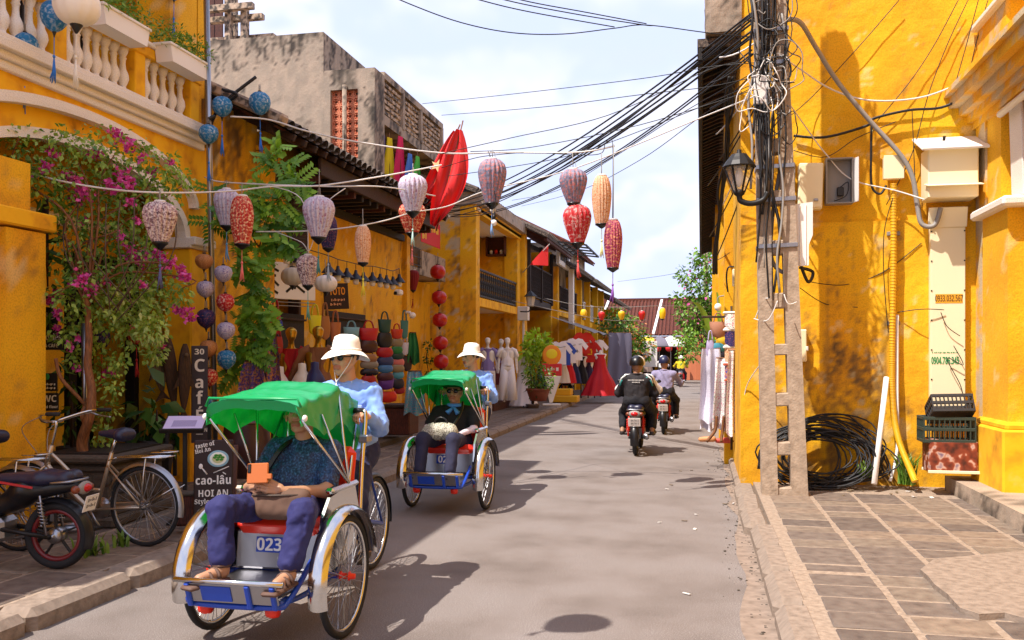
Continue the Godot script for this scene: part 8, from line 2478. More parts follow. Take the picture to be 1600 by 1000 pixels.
	# flags on the concrete house
	for q in [[597, 250, "2030c0", "blue", 16, 80], [608, 255, "e8d010", "yellow", 20, 80], [625, 248, "d8185c", "pink", 18, 70], [640, 262, "4a80d8", "light blue", 14, 44], [652, 262, "48b848", "green", 12, 36]]:
		t = thing("small_flag", "%s pennant in the row under the slatted balcony" % q[3], "flag", pt(q[0], q[1], 19.0))
		var w: float = q[4] * 19.0 / 1400.0
		var h: float = q[5] * 19.0 / 1400.0
		st = ST(true)
		sheet(st, 4, 10, func(u, v): return Vector3((u - 0.5) * w * (0.35 + 0.8 * v), h * (0.5 - v) - 0.1 * u * v, 0.06 * sin(u * 5.0 + v * 2.0)))
		part("cloth", st, col(q[2], 0.7), t)
		st = ST(true)
		tube(st, [Vector3(0, h * 0.5 + 0.1, 0), Vector3(0, -h * 0.4, -0.05)], 0.012, 5)
		part("staff", st, M.wood_tan, t)
	for q in [[686, 266, 28, 130, 0.42, "large red flag with pale fold and yellow emblem, left of the two"], [700, 278, 36, 150, 0.24, "large plain red flag hanging limp, right of the two"]]:
		t = thing("red_flag", q[5], "flag", pt(q[0], q[1], 17.0 if q[4] > 0.3 else 16.6))
		t.rotation.z = -q[4]
		var w: float = q[2] * 17.0 / 1400.0
		var h: float = q[3] * 17.0 / 1400.0
		st = ST(true)
		sheet(st, 10, 18, func(u, v): return Vector3((u - 0.5) * w * sin(PI * pow(0.03 + 0.9 * v, 0.8)) * 1.3 + 0.08 * sin(v * 4.0), h * (0.5 - v) - 0.16 * u * sin(v * 3.0), (0.1 * sin(u * 11.0 + v * 3.0) + 0.06 * sin(u * 23.0 - v * 5.0)) * (0.3 + 0.7 * v)))
		part("cloth", st, col("d81c1c", 0.5), t)
		st = ST(true)
		tube(st, [Vector3(0.02, h * 0.6, -0.03), Vector3(0, -h * 0.55, -0.03)], 0.014, 5)
		part("staff", st, M.wood_tan, t)
		if q[4] > 0.3:
			st = ST()
			var star := []
			for i in 10: star.append(Vector2(sin(i * PI / 5.0), cos(i * PI / 5.0)) * (0.13 if i % 2 == 0 else 0.05))
			prism(st, star, 0.01, Transform3D(I3, Vector3(-0.02, 0.05, 0.15)))
			part("emblem", st, col("f0c890", 0.6), t)
	t = thing("triangle_flag", "red triangular flag slanting out of the timber balcony", "flag", Vector3(-4.579, 4.404, -25.606))
	st = ST(true)
	sheet(st, 6, 6, func(u, v): return Vector3(-0.3 + u * 0.55, -0.28 * (1 - u) + (v - 0.5) * 0.62 * u + 0.1, 0.05 * sin(u * 4.0)))
	part("cloth", st, col("d42020", 0.6), t)
	st = ST(true)
	tube(st, [Vector3(-0.5, -0.4, 0), Vector3(0.3, 0.42, 0)], 0.014, 5)
	part("staff", st, M.cable_grey, t)
	# small wall fittings
	t = thing("wall_lamp", "old white glass street lantern on the timber balcony corner", "street lamp", Vector3(-4.741, 3.148, -25.061))
	st = ST()
	lathe(st, [Vector2(0.09, -0.16), Vector2(0.14, 0.12), Vector2(0, 0.12)], 6)
	part("glass_body", st, col("b8b4b0", 0.3), t)
	st = ST()
	lathe(st, [Vector2(0.2, 0.12), Vector2(0.1, 0.22), Vector2(0.03, 0.28), Vector2(0, 0.3)], 6)
	part("cap", st, M.iron, t)
	st = ST(true)
	tube(st, curve([Vector3(0, -0.16, 0), Vector3(-0.05, -0.3, 0), Vector3(-0.3, -0.3, 0)]), 0.02, 6)
	part("bracket", st, M.iron, t)
	t = thing("electric_meter", "grey electric meter on the wall left of the red lantern column", "meter box", Vector3(-6.7, 3.097, -23.202))
	part("case", boxm(Vector3(0.12, 0.42, 0.3), 0.01), M.cable_white, t)
	part("dial", boxm(Vector3(0.02, 0.12, 0.16), 0.004), M.iron, t, Transform3D(I3, Vector3(0.06, 0.1, 0)))
	t = thing("wall_box", "white electric box on the pillar beside the timber balcony house", "meter box", Vector3(-5.034, 2.807, -25.51))
	part("case", boxm(Vector3(0.3, 0.4, 0.3), 0.01), M.cable_white, t)
	part("pipe", boxm(Vector3(0.06, 2.6, 0.06), 0.01, Vector3(0, -1.5, 0)), M.cable_white, t)
	t = thing("security_camera", "small white security camera under the lamp row at the shop corner", "camera", Vector3(-5.443, 2.755, -15.715))
	part("body", boxm(Vector3(0.12, 0.1, 0.18), 0.02), M.white_paint, t)
	part("lens", boxm(Vector3(0.06, 0.06, 0.04), 0.01), M.iron, t, Transform3D(I3, Vector3(-0.03, -0.02, 0.1)))
	t = thing("flood_lamp", "white globe lamp on the corner strip right of the bags", "lamp", Vector3(-5.406, 2.414, -16.234))
	st = ST(true)
	ball(st, Vector3(0.06, -0.06, 0.02), Vector3(0.07, 0.06, 0.07), 10)
	part("globe", st, M.white_paint, t)
	part("holder", boxm(Vector3(0.1, 0.05, 0.08), 0.015, Vector3(-0.03, 0, 0)), M.cable_white, t)

# ---------------------------------------------------------------- goods
func bag(label: String, at: Vector3, w: float, h: float, kind: int, m: Material, turn: float) -> void:
	var t := thing("bag", label, "bag", at, turn, "bags hung on the shop wall")
	var st := ST(true)
	var top := 0.5 if kind != 2 else 0.25
	sheet(st, 14, 8, func(u, v):
		var a: float = TAU * u
		var k: float = [1.0 - 0.22 * v, 0.8 + 0.25 * sin(PI * v), 0.55 + 0.5 * sin(PI * (0.15 + 0.7 * v))][kind]
		if v > 0.85: k *= sqrt(maxf(0.0, 1.0 - pow((v - 0.85) / 0.16, 2.0)))
		return Vector3(cos(a) * w / 2 * k, h * (top - v), sin(a) * w * 0.2 * (0.35 + 0.65 * sin(PI * clampf(v * 0.8 + 0.15, 0, 1)))))
	part("body", st, m, t)
	st = ST(true)
	if kind == 2: tube(st, arc(Vector3(0, h * top - 0.01, 0), Vector3(1, 0, 0), Vector3(0, 1, 0), w * 0.28, 0, PI, 8), 0.007, 4)
	else:
		for z in [-0.02, 0.02]:
			if z > 0.0:
				part("handle", st, m, t)
				st = ST(true)
			tube(st, curve([Vector3(-w * 0.25, h * top, z), Vector3(-w * 0.16, h * top + h * 0.42, z), Vector3(0, h * top + h * 0.55, z), Vector3(w * 0.16, h * top + h * 0.42, z), Vector3(w * 0.25, h * top, z)], 4), 0.008, 4)
	part("handle", st, m, t)

func mannequin(label: String, at: Vector3, turn: float, skin: Material, head := true, legs := true) -> Node3D:
	var t := thing("mannequin", label, "mannequin", at, turn)
	var W := Color.WHITE
	var b := [[Vector3(-0.06, 1.0, 0), Vector3(-0.08, 1.32, 0), 0.085, 0.095, W], [Vector3(0.06, 1.0, 0), Vector3(0.08, 1.32, 0), 0.085, 0.095, W], [Vector3(0, 1.4, 0), Vector3(0, 1.52, 0), 0.05, 0.042, W], [Vector3(-0.17, 1.4, 0), Vector3(0.17, 1.4, 0), 0.05, 0.05, W], [Vector3(-0.07, 0.9, 0), Vector3(0.07, 0.9, 0), 0.11, 0.11, W]]
	if head: b.append_array([[Vector3(0, 1.66, 0), Vector3(0, 1.62, 0.02), 0.08, 0.065, W], [Vector3(0, 1.6, 0.03), Vector3(0, 1.56, 0.03), 0.05, 0.03, W]])
	if legs:
		for s in [-1.0, 1.0]:
			b.append_array([[Vector3(0.08 * s, 0.86, 0), Vector3(0.09 * s, 0.48, 0.01), 0.08, 0.055, W], [Vector3(0.09 * s, 0.48, 0.01), Vector3(0.1 * s, 0.08, -0.01), 0.052, 0.035, W], [Vector3(0.1 * s, 0.04, 0), Vector3(0.1 * s, 0.02, 0.1), 0.035, 0.025, W]])
			b.append_array([[Vector3(0.19 * s, 1.38, 0), Vector3(0.24 * s, 1.12, 0), 0.045, 0.036, W], [Vector3(0.24 * s, 1.12, 0), Vector3(0.25 * s, 0.88, 0.05), 0.036, 0.026, W], [Vector3(0.25 * s, 0.88, 0.05), Vector3(0.25 * s, 0.78, 0.06), 0.028, 0.018, W]])
	var st := ST(true)
	net(st, b, 0.022, 0.03)
	part("body", st, skin, t)
	if not legs: part("stand", boxm(Vector3(0.04, 0.9, 0.04), 0.01, Vector3(0, 0.45, 0)), M.iron, t)
	return t

func clothes(t: Node3D, called: String, y0: float, y1: float, r0: float, r1: float, m: Material, sleeves := 0.0, folds := 9, fa := 0.06) -> void:
	var st := ST(true)
	sheet(st, 36, 14, func(u, v):
		var a: float = TAU * u
		var r: float = lerpf(r0, r1, pow(v, 1.3)) * (1.0 - 0.2 * sin(PI * clampf(v * 1.6, 0, 1)) * (1.0 if y0 > 1.2 else 0.0))
		r *= 1.0 + fa * v * sin(a * folds)
		return Vector3(cos(a) * r * 1.15, lerpf(y0, y1, v), sin(a) * r * 0.85))
	if sleeves > 0.0:
		for s in [-1.0, 1.0]: tube(st, [Vector3(0.1 * s, y0 - 0.02, 0), Vector3(0.2 * s, y0 - 0.06, 0), Vector3((0.2 + sleeves * 0.16) * s, y0 - 0.06 - sleeves * 0.42, 0.03)], 0.068, 10, 0.06)
	part(called, st, m, t)

func cloth(label: String, at: Vector3, turn: float, w: float, h: float, m: Material, gather := 0.5, called := "hanging_cloth") -> Node3D:
	var t := thing(called, label, "cloth", at, turn)
	var st := ST(true)
	var ph := nz(at * 3.0) * 8.0
	sheet(st, 24, 20, func(u, v):
		var k: float = lerpf(gather, 1.0, pow(v, 0.7))
		return Vector3((u - 0.5) * w * k, -h * v + 0.03 * sin(u * 9.0 + ph) * v, 0.05 * sin(u * 14.0 + ph + v) * (0.5 + 0.5 * v) + 0.04 * sin(v * 5.0 + ph)))
	part("fabric", st, m, t)
	st = ST(true)
	tube(st, [Vector3(-w * gather * 0.5, 0.005, 0), Vector3(w * gather * 0.5, 0.005, 0)], 0.012, 6)
	part("hanger", st, M.wood_tan, t)
	return t

func tshirt(label: String, at: Vector3, turn: float, m: Material, mark: Material = null) -> void:
	var t := thing("t_shirt", label, "t-shirt", at, turn, "t-shirts on the rail")
	var st := ST()
	prism(st, [Vector2(-0.24, -0.36), Vector2(0.24, -0.36), Vector2(0.23, 0.14), Vector2(0.36, -0.02), Vector2(0.45, 0.1), Vector2(0.24, 0.34), Vector2(0.1, 0.37), Vector2(0.0, 0.32), Vector2(-0.1, 0.37), Vector2(-0.24, 0.34), Vector2(-0.45, 0.1), Vector2(-0.36, -0.02), Vector2(-0.23, 0.14)], 0.04)
	part("shirt", st, m, t)
	if mark:
		st = ST()
		for q in [[0, 0.08, 0.14, 0.05], [-0.06, 0.0, 0.05, 0.1], [0.06, 0.0, 0.05, 0.1], [0, -0.08, 0.16, 0.03]]: box(st, Vector3(q[0], q[1], 0.044), Vector3(q[2], q[3], 0.006))
		part("print", st, mark, t)

func build_goods() -> void:
	var lt := ST()
	var lr := RandomNumberGenerator.new()
	lr.seed = 9
	for i in 46:
		var q := Vector3(lr.randf_range(0.7, 2.5), 0.128, lr.randf_range(-10.7, -9.9)) if i < 30 else Vector3(lr.randf_range(-0.4, 0.4), 0.008, lr.randf_range(-14.0, -6.0))
		lt.set_color(Color(0.75, 0.72, 0.68) if i % 3 == 0 else Color(0.2, 0.15, 0.1))
		box(lt, q, Vector3(lr.randf_range(0.02, 0.07), 0.006, lr.randf_range(0.015, 0.04)), Basis(Vector3.UP, lr.randf() * 6.0) * Basis(Vector3.RIGHT, 0.2))
	tag(part("litter", lt, M.vpaint), "scraps of paper and dead leaves scattered by the cable coil and gutter", "litter", "", "stuff")
	var r := RandomNumberGenerator.new()
	r.seed = 77
	# display boards, then bags in hanging rows
	for q in [[480, 494, 500, 545, "left of the two"], [535, 490, 584, 540, "right of the two"]]:
		var a := pt(q[0], q[1], 12.9 + (q[0] - 480) * 0.03)
		var b := pt(q[2], q[3], 12.9 + (q[2] - 480) * 0.03)
		var t := thing("display_board", "black wooden display board behind the bags, %s" % q[4], "board", Vector3(-5.93, (a.y + b.y) / 2, (a.z + b.z) / 2))
		part("panel", boxm(Vector3(0.03, absf(a.y - b.y) + 0.1, absf(a.z - b.z) + 0.2), 0.004), M.wood_black, t)
		part("hook_rail", boxm(Vector3(0.05, 0.03, absf(a.z - b.z) + 0.2), 0.004, Vector3(0.03, 0.2, 0)), M.wood_dark, t)
	var bags := [[492, 508, 19, 28, 0, "d8d01c", "lime yellow slouchy tote"], [508, 512, 14, 34, 1, "a86a38", "tan leather tote"], [524, 520, 16, 30, 0, "b4683c", "orange brown tote with grey straps"], [549, 520, 24, 16, 0, "7aaec0", "pale blue handbag"], [576, 523, 29, 19, 0, "c01c28", "large red handbag with white handles"], [601, 510, 20, 20, 0, "1a4a44", "dark green tote"], [620, 522, 18, 14, 0, "c4341c", "red orange shoulder bag with long strap"],
		[576, 542, 26, 18, 1, "4a241c", "dark brown flat handbag"], [576, 560, 24, 12, 1, "9a6a44", "tan flat purse"], [577, 570, 26, 12, 1, "8a847a", "grey woven purse"], [577, 582, 26, 10, 1, "1a1a2c", "black purse"], [576, 595, 22, 14, 1, "a81c24", "crimson purse"],
		[601, 532, 22, 22, 1, "1c1a22", "black shoulder purse"], [601, 547, 24, 14, 2, "b01428", "ruby red purse"], [602, 561, 24, 14, 2, "2c3a6c", "slate blue purse"], [602, 573, 22, 12, 2, "3c78b4", "bright blue purse"], [602, 586, 24, 12, 2, "4c2030", "plum purse"], [603, 600, 25, 16, 0, "5a2a90", "violet handbag"], [606, 616, 26, 16, 2, "d02818", "scarlet scarf like pouch"],
		[620, 533, 18, 12, 2, "8a7a5c", "khaki half moon purse"], [620, 544, 17, 11, 2, "1c7a3c", "leaf green half moon purse"], [621, 553, 18, 11, 2, "16403c", "bottle green half moon purse"], [622, 563, 18, 12, 2, "d07070", "salmon pink half moon purse"], [621, 573, 20, 11, 2, "8c7c5c", "olive beige half moon purse"], [622, 583, 17, 11, 2, "4a9ab8", "turquoise half moon purse"], [622, 596, 18, 14, 2, "181c34", "midnight blue half moon purse"], [624, 606, 16, 12, 2, "98182c", "wine red half moon purse"],
		[633, 545, 11, 18, 0, "c8c4d4", "pale lilac small pouch"], [632, 515, 12, 26, 0, "3a7a78", "teal patterned tote at the corner"], [636, 568, 14, 22, 1, "2a1c24", "dark patchwork pouch"], [430, 506, 16, 34, 1, "b81c2c", "red bag hanging left of the door"], [434, 540, 14, 26, 1, "a01828", "deep red bag low left of the door"], [437, 505, 8, 12, 2, "2030b0", "small royal blue pouch"], [432, 552, 14, 26, 0, "4a3440", "brown grey tote left of the door"]]
	for q in bags:
		var D: float = 12.5 + (q[0] - 480) * 0.030 if q[0] > 470 else 11.6
		bag("%s hung on the bag shop wall" % q[6], pt(q[0], q[1], D), q[2] * D / 1400.0 * 1.15, q[3] * D / 1400.0 * 1.1, q[4], col(q[5], 0.45), 0.75)
	# mannequin torsos in the doorway
	var gold := col("b08a30", 0.3, 0.8)
	for q in [[455, 568, "a81420", "gold headed mannequin in a red coat in the shop door"], [497, 566, "8a5c3c", "gold headed mannequin in a brown jacket right of the shop door"]]:
		var t := mannequin(q[3], pt(q[0], q[1], 12.0) + Vector3(0, -1.25, 0), 0.5, gold, true, false)
		clothes(t, "coat", 1.45, 0.72, 0.13, 0.2, col(q[2], 0.8), 1.0, 5, 0.03)
		var st := ST()
		for s in [-1.0, 1.0]: prism(st, [Vector2(0.0, 1.1), Vector2(0.07 * s, 1.44), Vector2(0.1 * s, 1.3)], 0.02, Transform3D(I3, Vector3(0, 0, 0.125)))
		part("lapel", st, col(q[2], 0.8), t)
	for q in [[437, 590, "white speckled neck stand with necklace before the shop door", "e8e0dc"], [472, 585, "white neck stand bust with blue shawl", "e4dcd0"], [492, 583, "dark blue finger ring stand beside the neck stands", "202458"]]:
		var t := thing("display_bust", q[2], "bust", pt(q[0], q[1], 11.6) + Vector3(0, -0.12, 0))
		part("bust", fin(lat([Vector2(0, -0.2), Vector2(0.15, -0.18), Vector2(0.16, -0.02), Vector2(0.1, 0.1), Vector2(0.055, 0.17), Vector2(0.05, 0.26), Vector2(0, 0.27)], 16)), col(q[3], 0.5), t)
		part("base", boxm(Vector3(0.3, 0.04, 0.24), 0.01, Vector3(0, -0.21, 0)), M.wood_black, t)
	var tb := thing("display_table", "low wooden display table in front of the bag shop door", "table", Vector3(-4.996, 0.908, -10.598))
	part("top", boxm(Vector3(1.2, 0.04, 0.7), 0.008, Vector3(0, 0.3, 0)), M.wood_dark, tb, Transform3D(Basis(Vector3.UP, 0.3), Vector3.ZERO))
	for x in [-0.5, 0.5]:
		for z in [-0.28, 0.28]: part("leg", boxm(Vector3(0.05, 0.9, 0.05), 0.005, Vector3(x, -0.15, z)), M.wood_dark, tb)
	cloth("wildly patterned blue and purple dress hanging at the pole by the creeper", Vector3(-5.108, 1.906, -9.859), 0.4, 0.42, 0.68, M.print_wild, 0.6)
	cloth("purple patterned scarf draped low behind the near canopy", Vector3(-5.137, 1.525, -9.648), 0.4, 0.36, 0.4, M.print_wild, 0.5)
	cloth("turquoise dress with embroidered flowers at the corner of the bag wall", Vector3(-4.561, 1.339, -13.959), 0.4, 0.36, 0.7, M.print_teal, 0.6)
	cloth("green flowered scarf hanging on the corner edge of the bag wall", Vector3(-5.41, 2.03, -16.438), 0.5, 0.26, 0.6, col("2c7a3c", 0.8), 0.5)
	plant("wall_creeper", "thin dark creeper growing on the wall right of the bags", "climbing plant", Vector3(-6.6, 1.6, -21.104), [[Vector3(0.06, 0.25, 0), 0.16, 50, 0.2], [Vector3(0.06, -0.1, 0), 0.12, 40, 0.2], [Vector3(0.06, -0.45, 0), 0.1, 30, 0.2]], 0.08, 0.05, 0.5, 21)
	var bk := thing("wooden_chest", "old red brown wooden chest by the shop step under the turquoise dress", "chest", Vector3(-4.928, 0.389, -14.291))
	part("body", boxm(Vector3(0.5, 0.45, 0.5), 0.02, Vector3(0, 0.12, 0)), M.wood_red, bk)
	part("lid", boxm(Vector3(0.54, 0.05, 0.54), 0.01, Vector3(0, 0.37, 0)), M.wood_dark, bk)
	# mannequins before the loggia house
	var wm: Material = M.white_paint
	var y := 0.34
	var t := mannequin("white mannequin in purple blouse left of the tartan one", Vector3(-5.624, 0.34, -23.51), 0.3, wm)
	clothes(t, "blouse", 1.44, 0.8, 0.12, 0.17, col("8a7cb8", 0.8), 0.8)
	t = mannequin("white mannequin in dark red tartan dress behind the white suited one", Vector3(-5.689, 0.34, -24.555) + Vector3(0, 0, -0.9), 0.3, wm)
	clothes(t, "dress", 1.44, 0.4, 0.12, 0.22, M.print_tartan, 0.9)
	t = mannequin("white mannequin in white blouse and wide white trousers", Vector3(-5.101, 0.34, -23.62), 0.35, wm)
	clothes(t, "blouse", 1.44, 0.98, 0.12, 0.15, col("f0ecf0", 0.8), 0.4)
	var st := ST(true)
	for s in [-1.0, 1.0]: tube(st, [Vector3(0.075 * s, 1.02, 0), Vector3(0.1 * s, 0.6, 0.01), Vector3(0.13 * s, 0.05, 0.02)], 0.1, 10, 0.14)
	part("trousers", st, col("f0ecf0", 0.8), t)
	t = mannequin("headless stand in long white pleated skirt right of the white suit", Vector3(-4.886, 0.14, -24.759), 0.3, wm, false, false)
	clothes(t, "skirt", 1.05, 0.05, 0.12, 0.34, col("ece8f0", 0.8), 0.0, 11, 0.1)
	for q in [[764, 595, "white lettered notice board standing on the plinth", 0.32, 0.5], [763, 648, "white cloth sheet hanging low beside the plinth", 0.18, 0.7]]:
		t = board("notice_board", q[2], "sign", pt(q[0], q[1], 22.5), 0.3, Vector3(q[3], q[4], 0.02), M.white_paint)
		for i in 7: part("text_line", boxm(Vector3(q[3] * 0.75, 0.012, 0.004)), M.cable_grey, t, Transform3D(I3, Vector3(0, q[4] * 0.38 - i * 0.05, 0.012)))
	# ice cream sign
	t = thing("shop_sign", "round orange and red ice cream sign on a white stand", "sign", Vector3(-3.99, 0.253, -24.197), 0.2)
	st = ST(true)
	ball(st, Vector3(0, 1.35, 0), Vector3(0.26, 0.28, 0.03), 20)
	part("orange_disc", st, col("f0901c", 0.5), t)
	st = ST(true)
	ball(st, Vector3(0, 1.38, 0.02), Vector3(0.16, 0.14, 0.02), 16)
	part("yellow_disc", st, col("f0d81c", 0.5), t)
	part("red_board", boxm(Vector3(0.55, 0.34, 0.04), 0.1, Vector3(0, 0.95, 0)), col("d02028", 0.5), t)
	scribble(t, Vector3(0, 0.97, 0.025), 0.4, 0.1, M.white_paint, 5)
	st = ST()
	prism(st, [Vector2(-0.2, 0.78), Vector2(0.26, 0.78), Vector2(0.02, 0.05), Vector2(-0.06, 0.05)], 0.03)
	part("cone_panel", st, M.white_paint, t)
	part("foot", boxm(Vector3(0.5, 0.04, 0.3), 0.01), M.white_paint, t)
	t = thing("yellow_step", "low yellow painted step beside the ice cream sign", "step", Vector3(-4.129, 0.14, -27.745))
	for i in 2: part("tread", boxm(Vector3(0.8 - 0.3 * i, 0.2, 0.6), 0.02, Vector3(-0.1 * i, 0.1 + 0.2 * i, -0.3 * i)), col("d8a41c", 0.8), t)
	# t-shirts on a rail and dresses
	wire([Vector3(-4.397, 1.793, -26.666), Vector3(-3.467, 2.126, -31.972)], 0.015, M.cable_grey, "rail that the white shirts hang from", "")
	for q in [[873, 552, "e6e2ec", "", "white t-shirt on the left end of the rail"], [880, 553, "2c4cb0", "", "blue fronted white t-shirt second on the rail"], [889, 550, "e6e2ec", "", "plain white t-shirt in the middle of the rail"], [899, 546, "eeeaf2", "30405c", "large white t-shirt with dark face print on the rail"], [911, 536, "c8281c", "", "bright red t-shirt high on the rail"], [921, 550, "b81c1c", "e8c020", "red t-shirt with a yellow star print"], [932, 547, "e6e4ee", "383848", "white t-shirt with dark print at the right end of the rail"]]:
		tshirt(q[4], pt(q[0], q[1], 28.0 + (q[0] - 870) * 0.06), 0.5, col(q[2], 0.8), col(q[3], 0.8) if q[3] else null)
	for q in [[878, 578, "d8d0cc", "ivory dress on a headless stand at the left of the dress row"], [888, 580, "c8101c", "small red dress on a headless stand beside the ivory one"], [896, 578, "1c2450", "navy blue dress on a headless stand"], [908, 578, "17161c", "black dress on a headless stand"], [919, 576, "2a2450", "dark indigo dress on a headless stand"], [929, 578, "8c1024", "dark red dress on a headless stand beside the long red one"]]:
		t = mannequin(q[3], pt(q[0], 622, 29.5 + (q[0] - 880) * 0.05), 0.4, wm, false, false)
		clothes(t, "dress", 1.42, 0.5, 0.13, 0.24, col(q[2], 0.8))
	t = mannequin("headless stand in long flared scarlet dress by the kerb", Vector3(-3.292, 0.207, -29.965), 0.4, wm, false, false)
	clothes(t, "dress", 1.42, 0.05, 0.14, 0.55, col("b80c20", 0.7), 0.0, 9, 0.12)
	t = mannequin("headless stand in lilac white dress at the far left shops", Vector3(-3.523, 0.543, -40.136), 0.4, wm, false, false)
	clothes(t, "dress", 1.5, 0.1, 0.16, 0.35, col("c8c0e0", 0.8))
	for q in [[1002, 584, "7a7a2c", "olive dress stand near the E board"], [1009, 584, "9a8478", "beige dress stand near the E board"], [958, 590, "2c6a8c", "teal dress stand at the far left shops"]]:
		t = mannequin(q[3], pt(q[0], q[1], 46), 0.4, wm, false, false)
		clothes(t, "dress", 1.5, 0.1, 0.16, 0.32, col(q[2], 0.8))
	t = board("letter_board", "small white board with a black letter E at the street end", "sign", Vector3(-2.736, 1.664, -45.412), 0.2, Vector3(1.2, 1.3, 0.05), M.white_paint)
	letters(t, "E", 0.8, Vector3(-0.1, 0.15, 0.03), M.iron)
	cloth("grey tarpaulin hanging from the column house corner", Vector3(-3.373, 2.55, -38.124), 0.6, 1.2, 2.2, col("6a6678", 0.8), 0.9)
	for i in 3:
		t = thing("market_umbrella", ["yellow market umbrella at the street end", "grey market umbrella at the street end", "white market awning umbrella at the street end"][i], "umbrella", pt(1012 + i * 18, 592, 52))
		part("canopy", fin(lat([Vector2(0.0, 2.5), Vector2(0.7, 2.2), Vector2(1.2, 1.9), Vector2(1.18, 1.85), Vector2(0.0, 2.4)], 12)), col(["e0c030", "6a6470", "d8d4d0"][i], 0.8), t)
		part("pole", boxm(Vector3(0.05, 2.2, 0.05), 0.0, Vector3(0, 1.1, 0)), M.steel, t)
	for i in 3:
		t = thing("gate_pillar", "terracotta coloured gate pillar %s at the right street end" % ["nearest the trees", "in the middle", "nearest the road"][i], "pillar", pt(1095 - i * 9, 594, 42 + i * 4))
		part("shaft", boxm(Vector3(0.5, 2.0, 0.5), 0.02, Vector3(0, 1.0, 0)), col("c0704c", 0.8), t)
		part("cap", boxm(Vector3(0.62, 0.12, 0.62), 0.02, Vector3(0, 2.05, 0)), col("c87c58", 0.8), t)
	t = thing("far_pole", "distant thin concrete pole above the far bougainvillea", "pole", Vector3(0.246, 0.186, -45.018))
	part("shaft", boxm(Vector3(0.22, 7.0, 0.22), 0.02, Vector3(0, 3.5, 0)), M.pole_concrete, t)
	part("crossbar", boxm(Vector3(0.9, 0.1, 0.1), 0.01, Vector3(0, 6.4, 0)), M.iron, t)
	# hanging goods on the right
	cloth("long grey lace patterned shawl nearest the road on the right cloth stand", Vector3(0.153, 1.692, -13.216), -0.2, 0.36, 1.05, M.print_lace, 0.7)
	cloth("white shawl with pink flower print in the middle of the right cloth stand", Vector3(0.326, 1.555, -12.945), 0.1, 0.34, 1.0, M.print_floral, 0.7)
	cloth("white flowered cloth against the corner wall on the right cloth stand", Vector3(0.447, 1.662, -12.664), 0.1, 0.22, 1.15, M.print_floral, 0.7)
	cloth("small white fringed cloth under the lace shawl", Vector3(0.138, 0.799, -13.519), 0.0, 0.3, 0.3, M.print_lace, 0.9)
	for q in [[1122, 515, 26, 24, 0, "b07a60", "dusky rose bag with blue strap on the right cloth stand"], [1122, 540, 20, 16, 2, "3a8aa0", "teal half moon bag on the right cloth stand"], [1126, 553, 22, 14, 2, "1c1a28", "black half moon bag on the right cloth stand"], [1128, 530, 18, 14, 2, "d8b420", "yellow half moon bag on the right cloth stand"], [1110, 545, 12, 26, 1, "b4a8cc", "pale lilac blouse like bag on the right cloth stand"]]:
		bag(q[6], pt(q[0], q[1], 12.9), q[2] * 0.0098, q[3] * 0.0095, q[4], col(q[5], 0.6), 0.1)
	for i in 4:
		var q = [["e8e4e0", "3c8a54", "white valance bag with green leaf print, topmost at the corner wall"], ["e8e4e0", "24287a", "white valance bag with navy print, second at the corner wall"], ["e8e4e0", "c84428", "white valance bag with orange print, third at the corner wall"], ["c8583c", "401c40", "rust and purple patchwork bag, lowest at the corner wall"]][i]
		t = thing("valance_bag", q[2], "bag", pt(1144, 502 + i * 27, 12.45))
		st = ST(true)
		sheet(st, 10, 4, func(u, v): return Vector3((u - 0.5) * 0.2, 0.1 - v * 0.16 - 0.05 * v * sin(PI * u), 0.04 * sin(PI * u)))
		part("panel", st, [M.print_floral, M.silk_navy, M.silk_orange, M.print_wild][i], t)
		part("band", boxm(Vector3(0.25, 0.035, 0.06), 0.012, Vector3(0, 0.12, 0.0)), col(q[0], 0.8), t)
		part("band", boxm(Vector3(0.22, 0.03, 0.05), 0.012, Vector3(0, -0.1, 0.0)), col(q[0], 0.8), t)
	t = thing("cloth_stand", "low wooden stand with tan feet under the hanging cloths on the right", "stand", Vector3(0.238, 0.385, -12.927))
	for q in [[-0.02, 0.14], [0.08, 0.04], [0.14, -0.06]]:
		st = ST(true)
		tube(st, curve([Vector3(q[0], 0.36, 0), Vector3(q[0] - 0.02, 0.16, 0), Vector3(q[0] - q[1], 0.0, 0.05)]), 0.022, 6)
		part("leg", st, M.wood_tan, t)
	st = ST(true)
	tube(st, [Vector3(0.18, -0.1, 0.1), Vector3(0.18, 1.9, 0.1)], 0.018, 6)
	part("post", st, M.wood_dark, t)
	part("crossbar", boxm(Vector3(0.5, 0.03, 0.03), 0.006, Vector3(0.02, 1.75, 0.1)), M.wood_dark, t)
	for q in [[1131, 692, "c04838", "reddish wooden clog on the ground under the cloth stand"], [1105, 690, "c88a58", "tan wooden block on the ground under the cloth stand"]]:
		t = thing("clog", q[3], "shoe", pt(q[0], q[1], 12.8))
		st = ST(true)
		net(st, [[Vector3(-0.09, 0.03, 0), Vector3(0.08, 0.04, 0), 0.035, 0.045, Color.WHITE]], 0.014)
		part("sole", st, col(q[2], 0.6), t)
	t = thing("wall_bulb", "white bulb lamp on a bracket above the right cloth stand", "lamp", Vector3(0.255, 2.323, -13.85))
	st = ST(true)
	ball(st, Vector3.ZERO, Vector3(0.055, 0.06, 0.055), 12)
	part("globe", st, M.white_paint, t)
	st = ST(true)
	tube(st, curve([Vector3(0, 0.05, 0), Vector3(0.02, 0.16, 0), Vector3(0.3, 0.18, 0)]), 0.01, 5)
	part("bracket", st, M.cable_grey, t)
	t = thing("wall_meter", "cream meter with looped black cable on the second yellow pilaster", "meter box", Vector3(0.484, 2.689, -12.979))
	part("case", boxm(Vector3(0.1, 0.24, 0.1), 0.01), M.cream, t)
	st = ST(true)
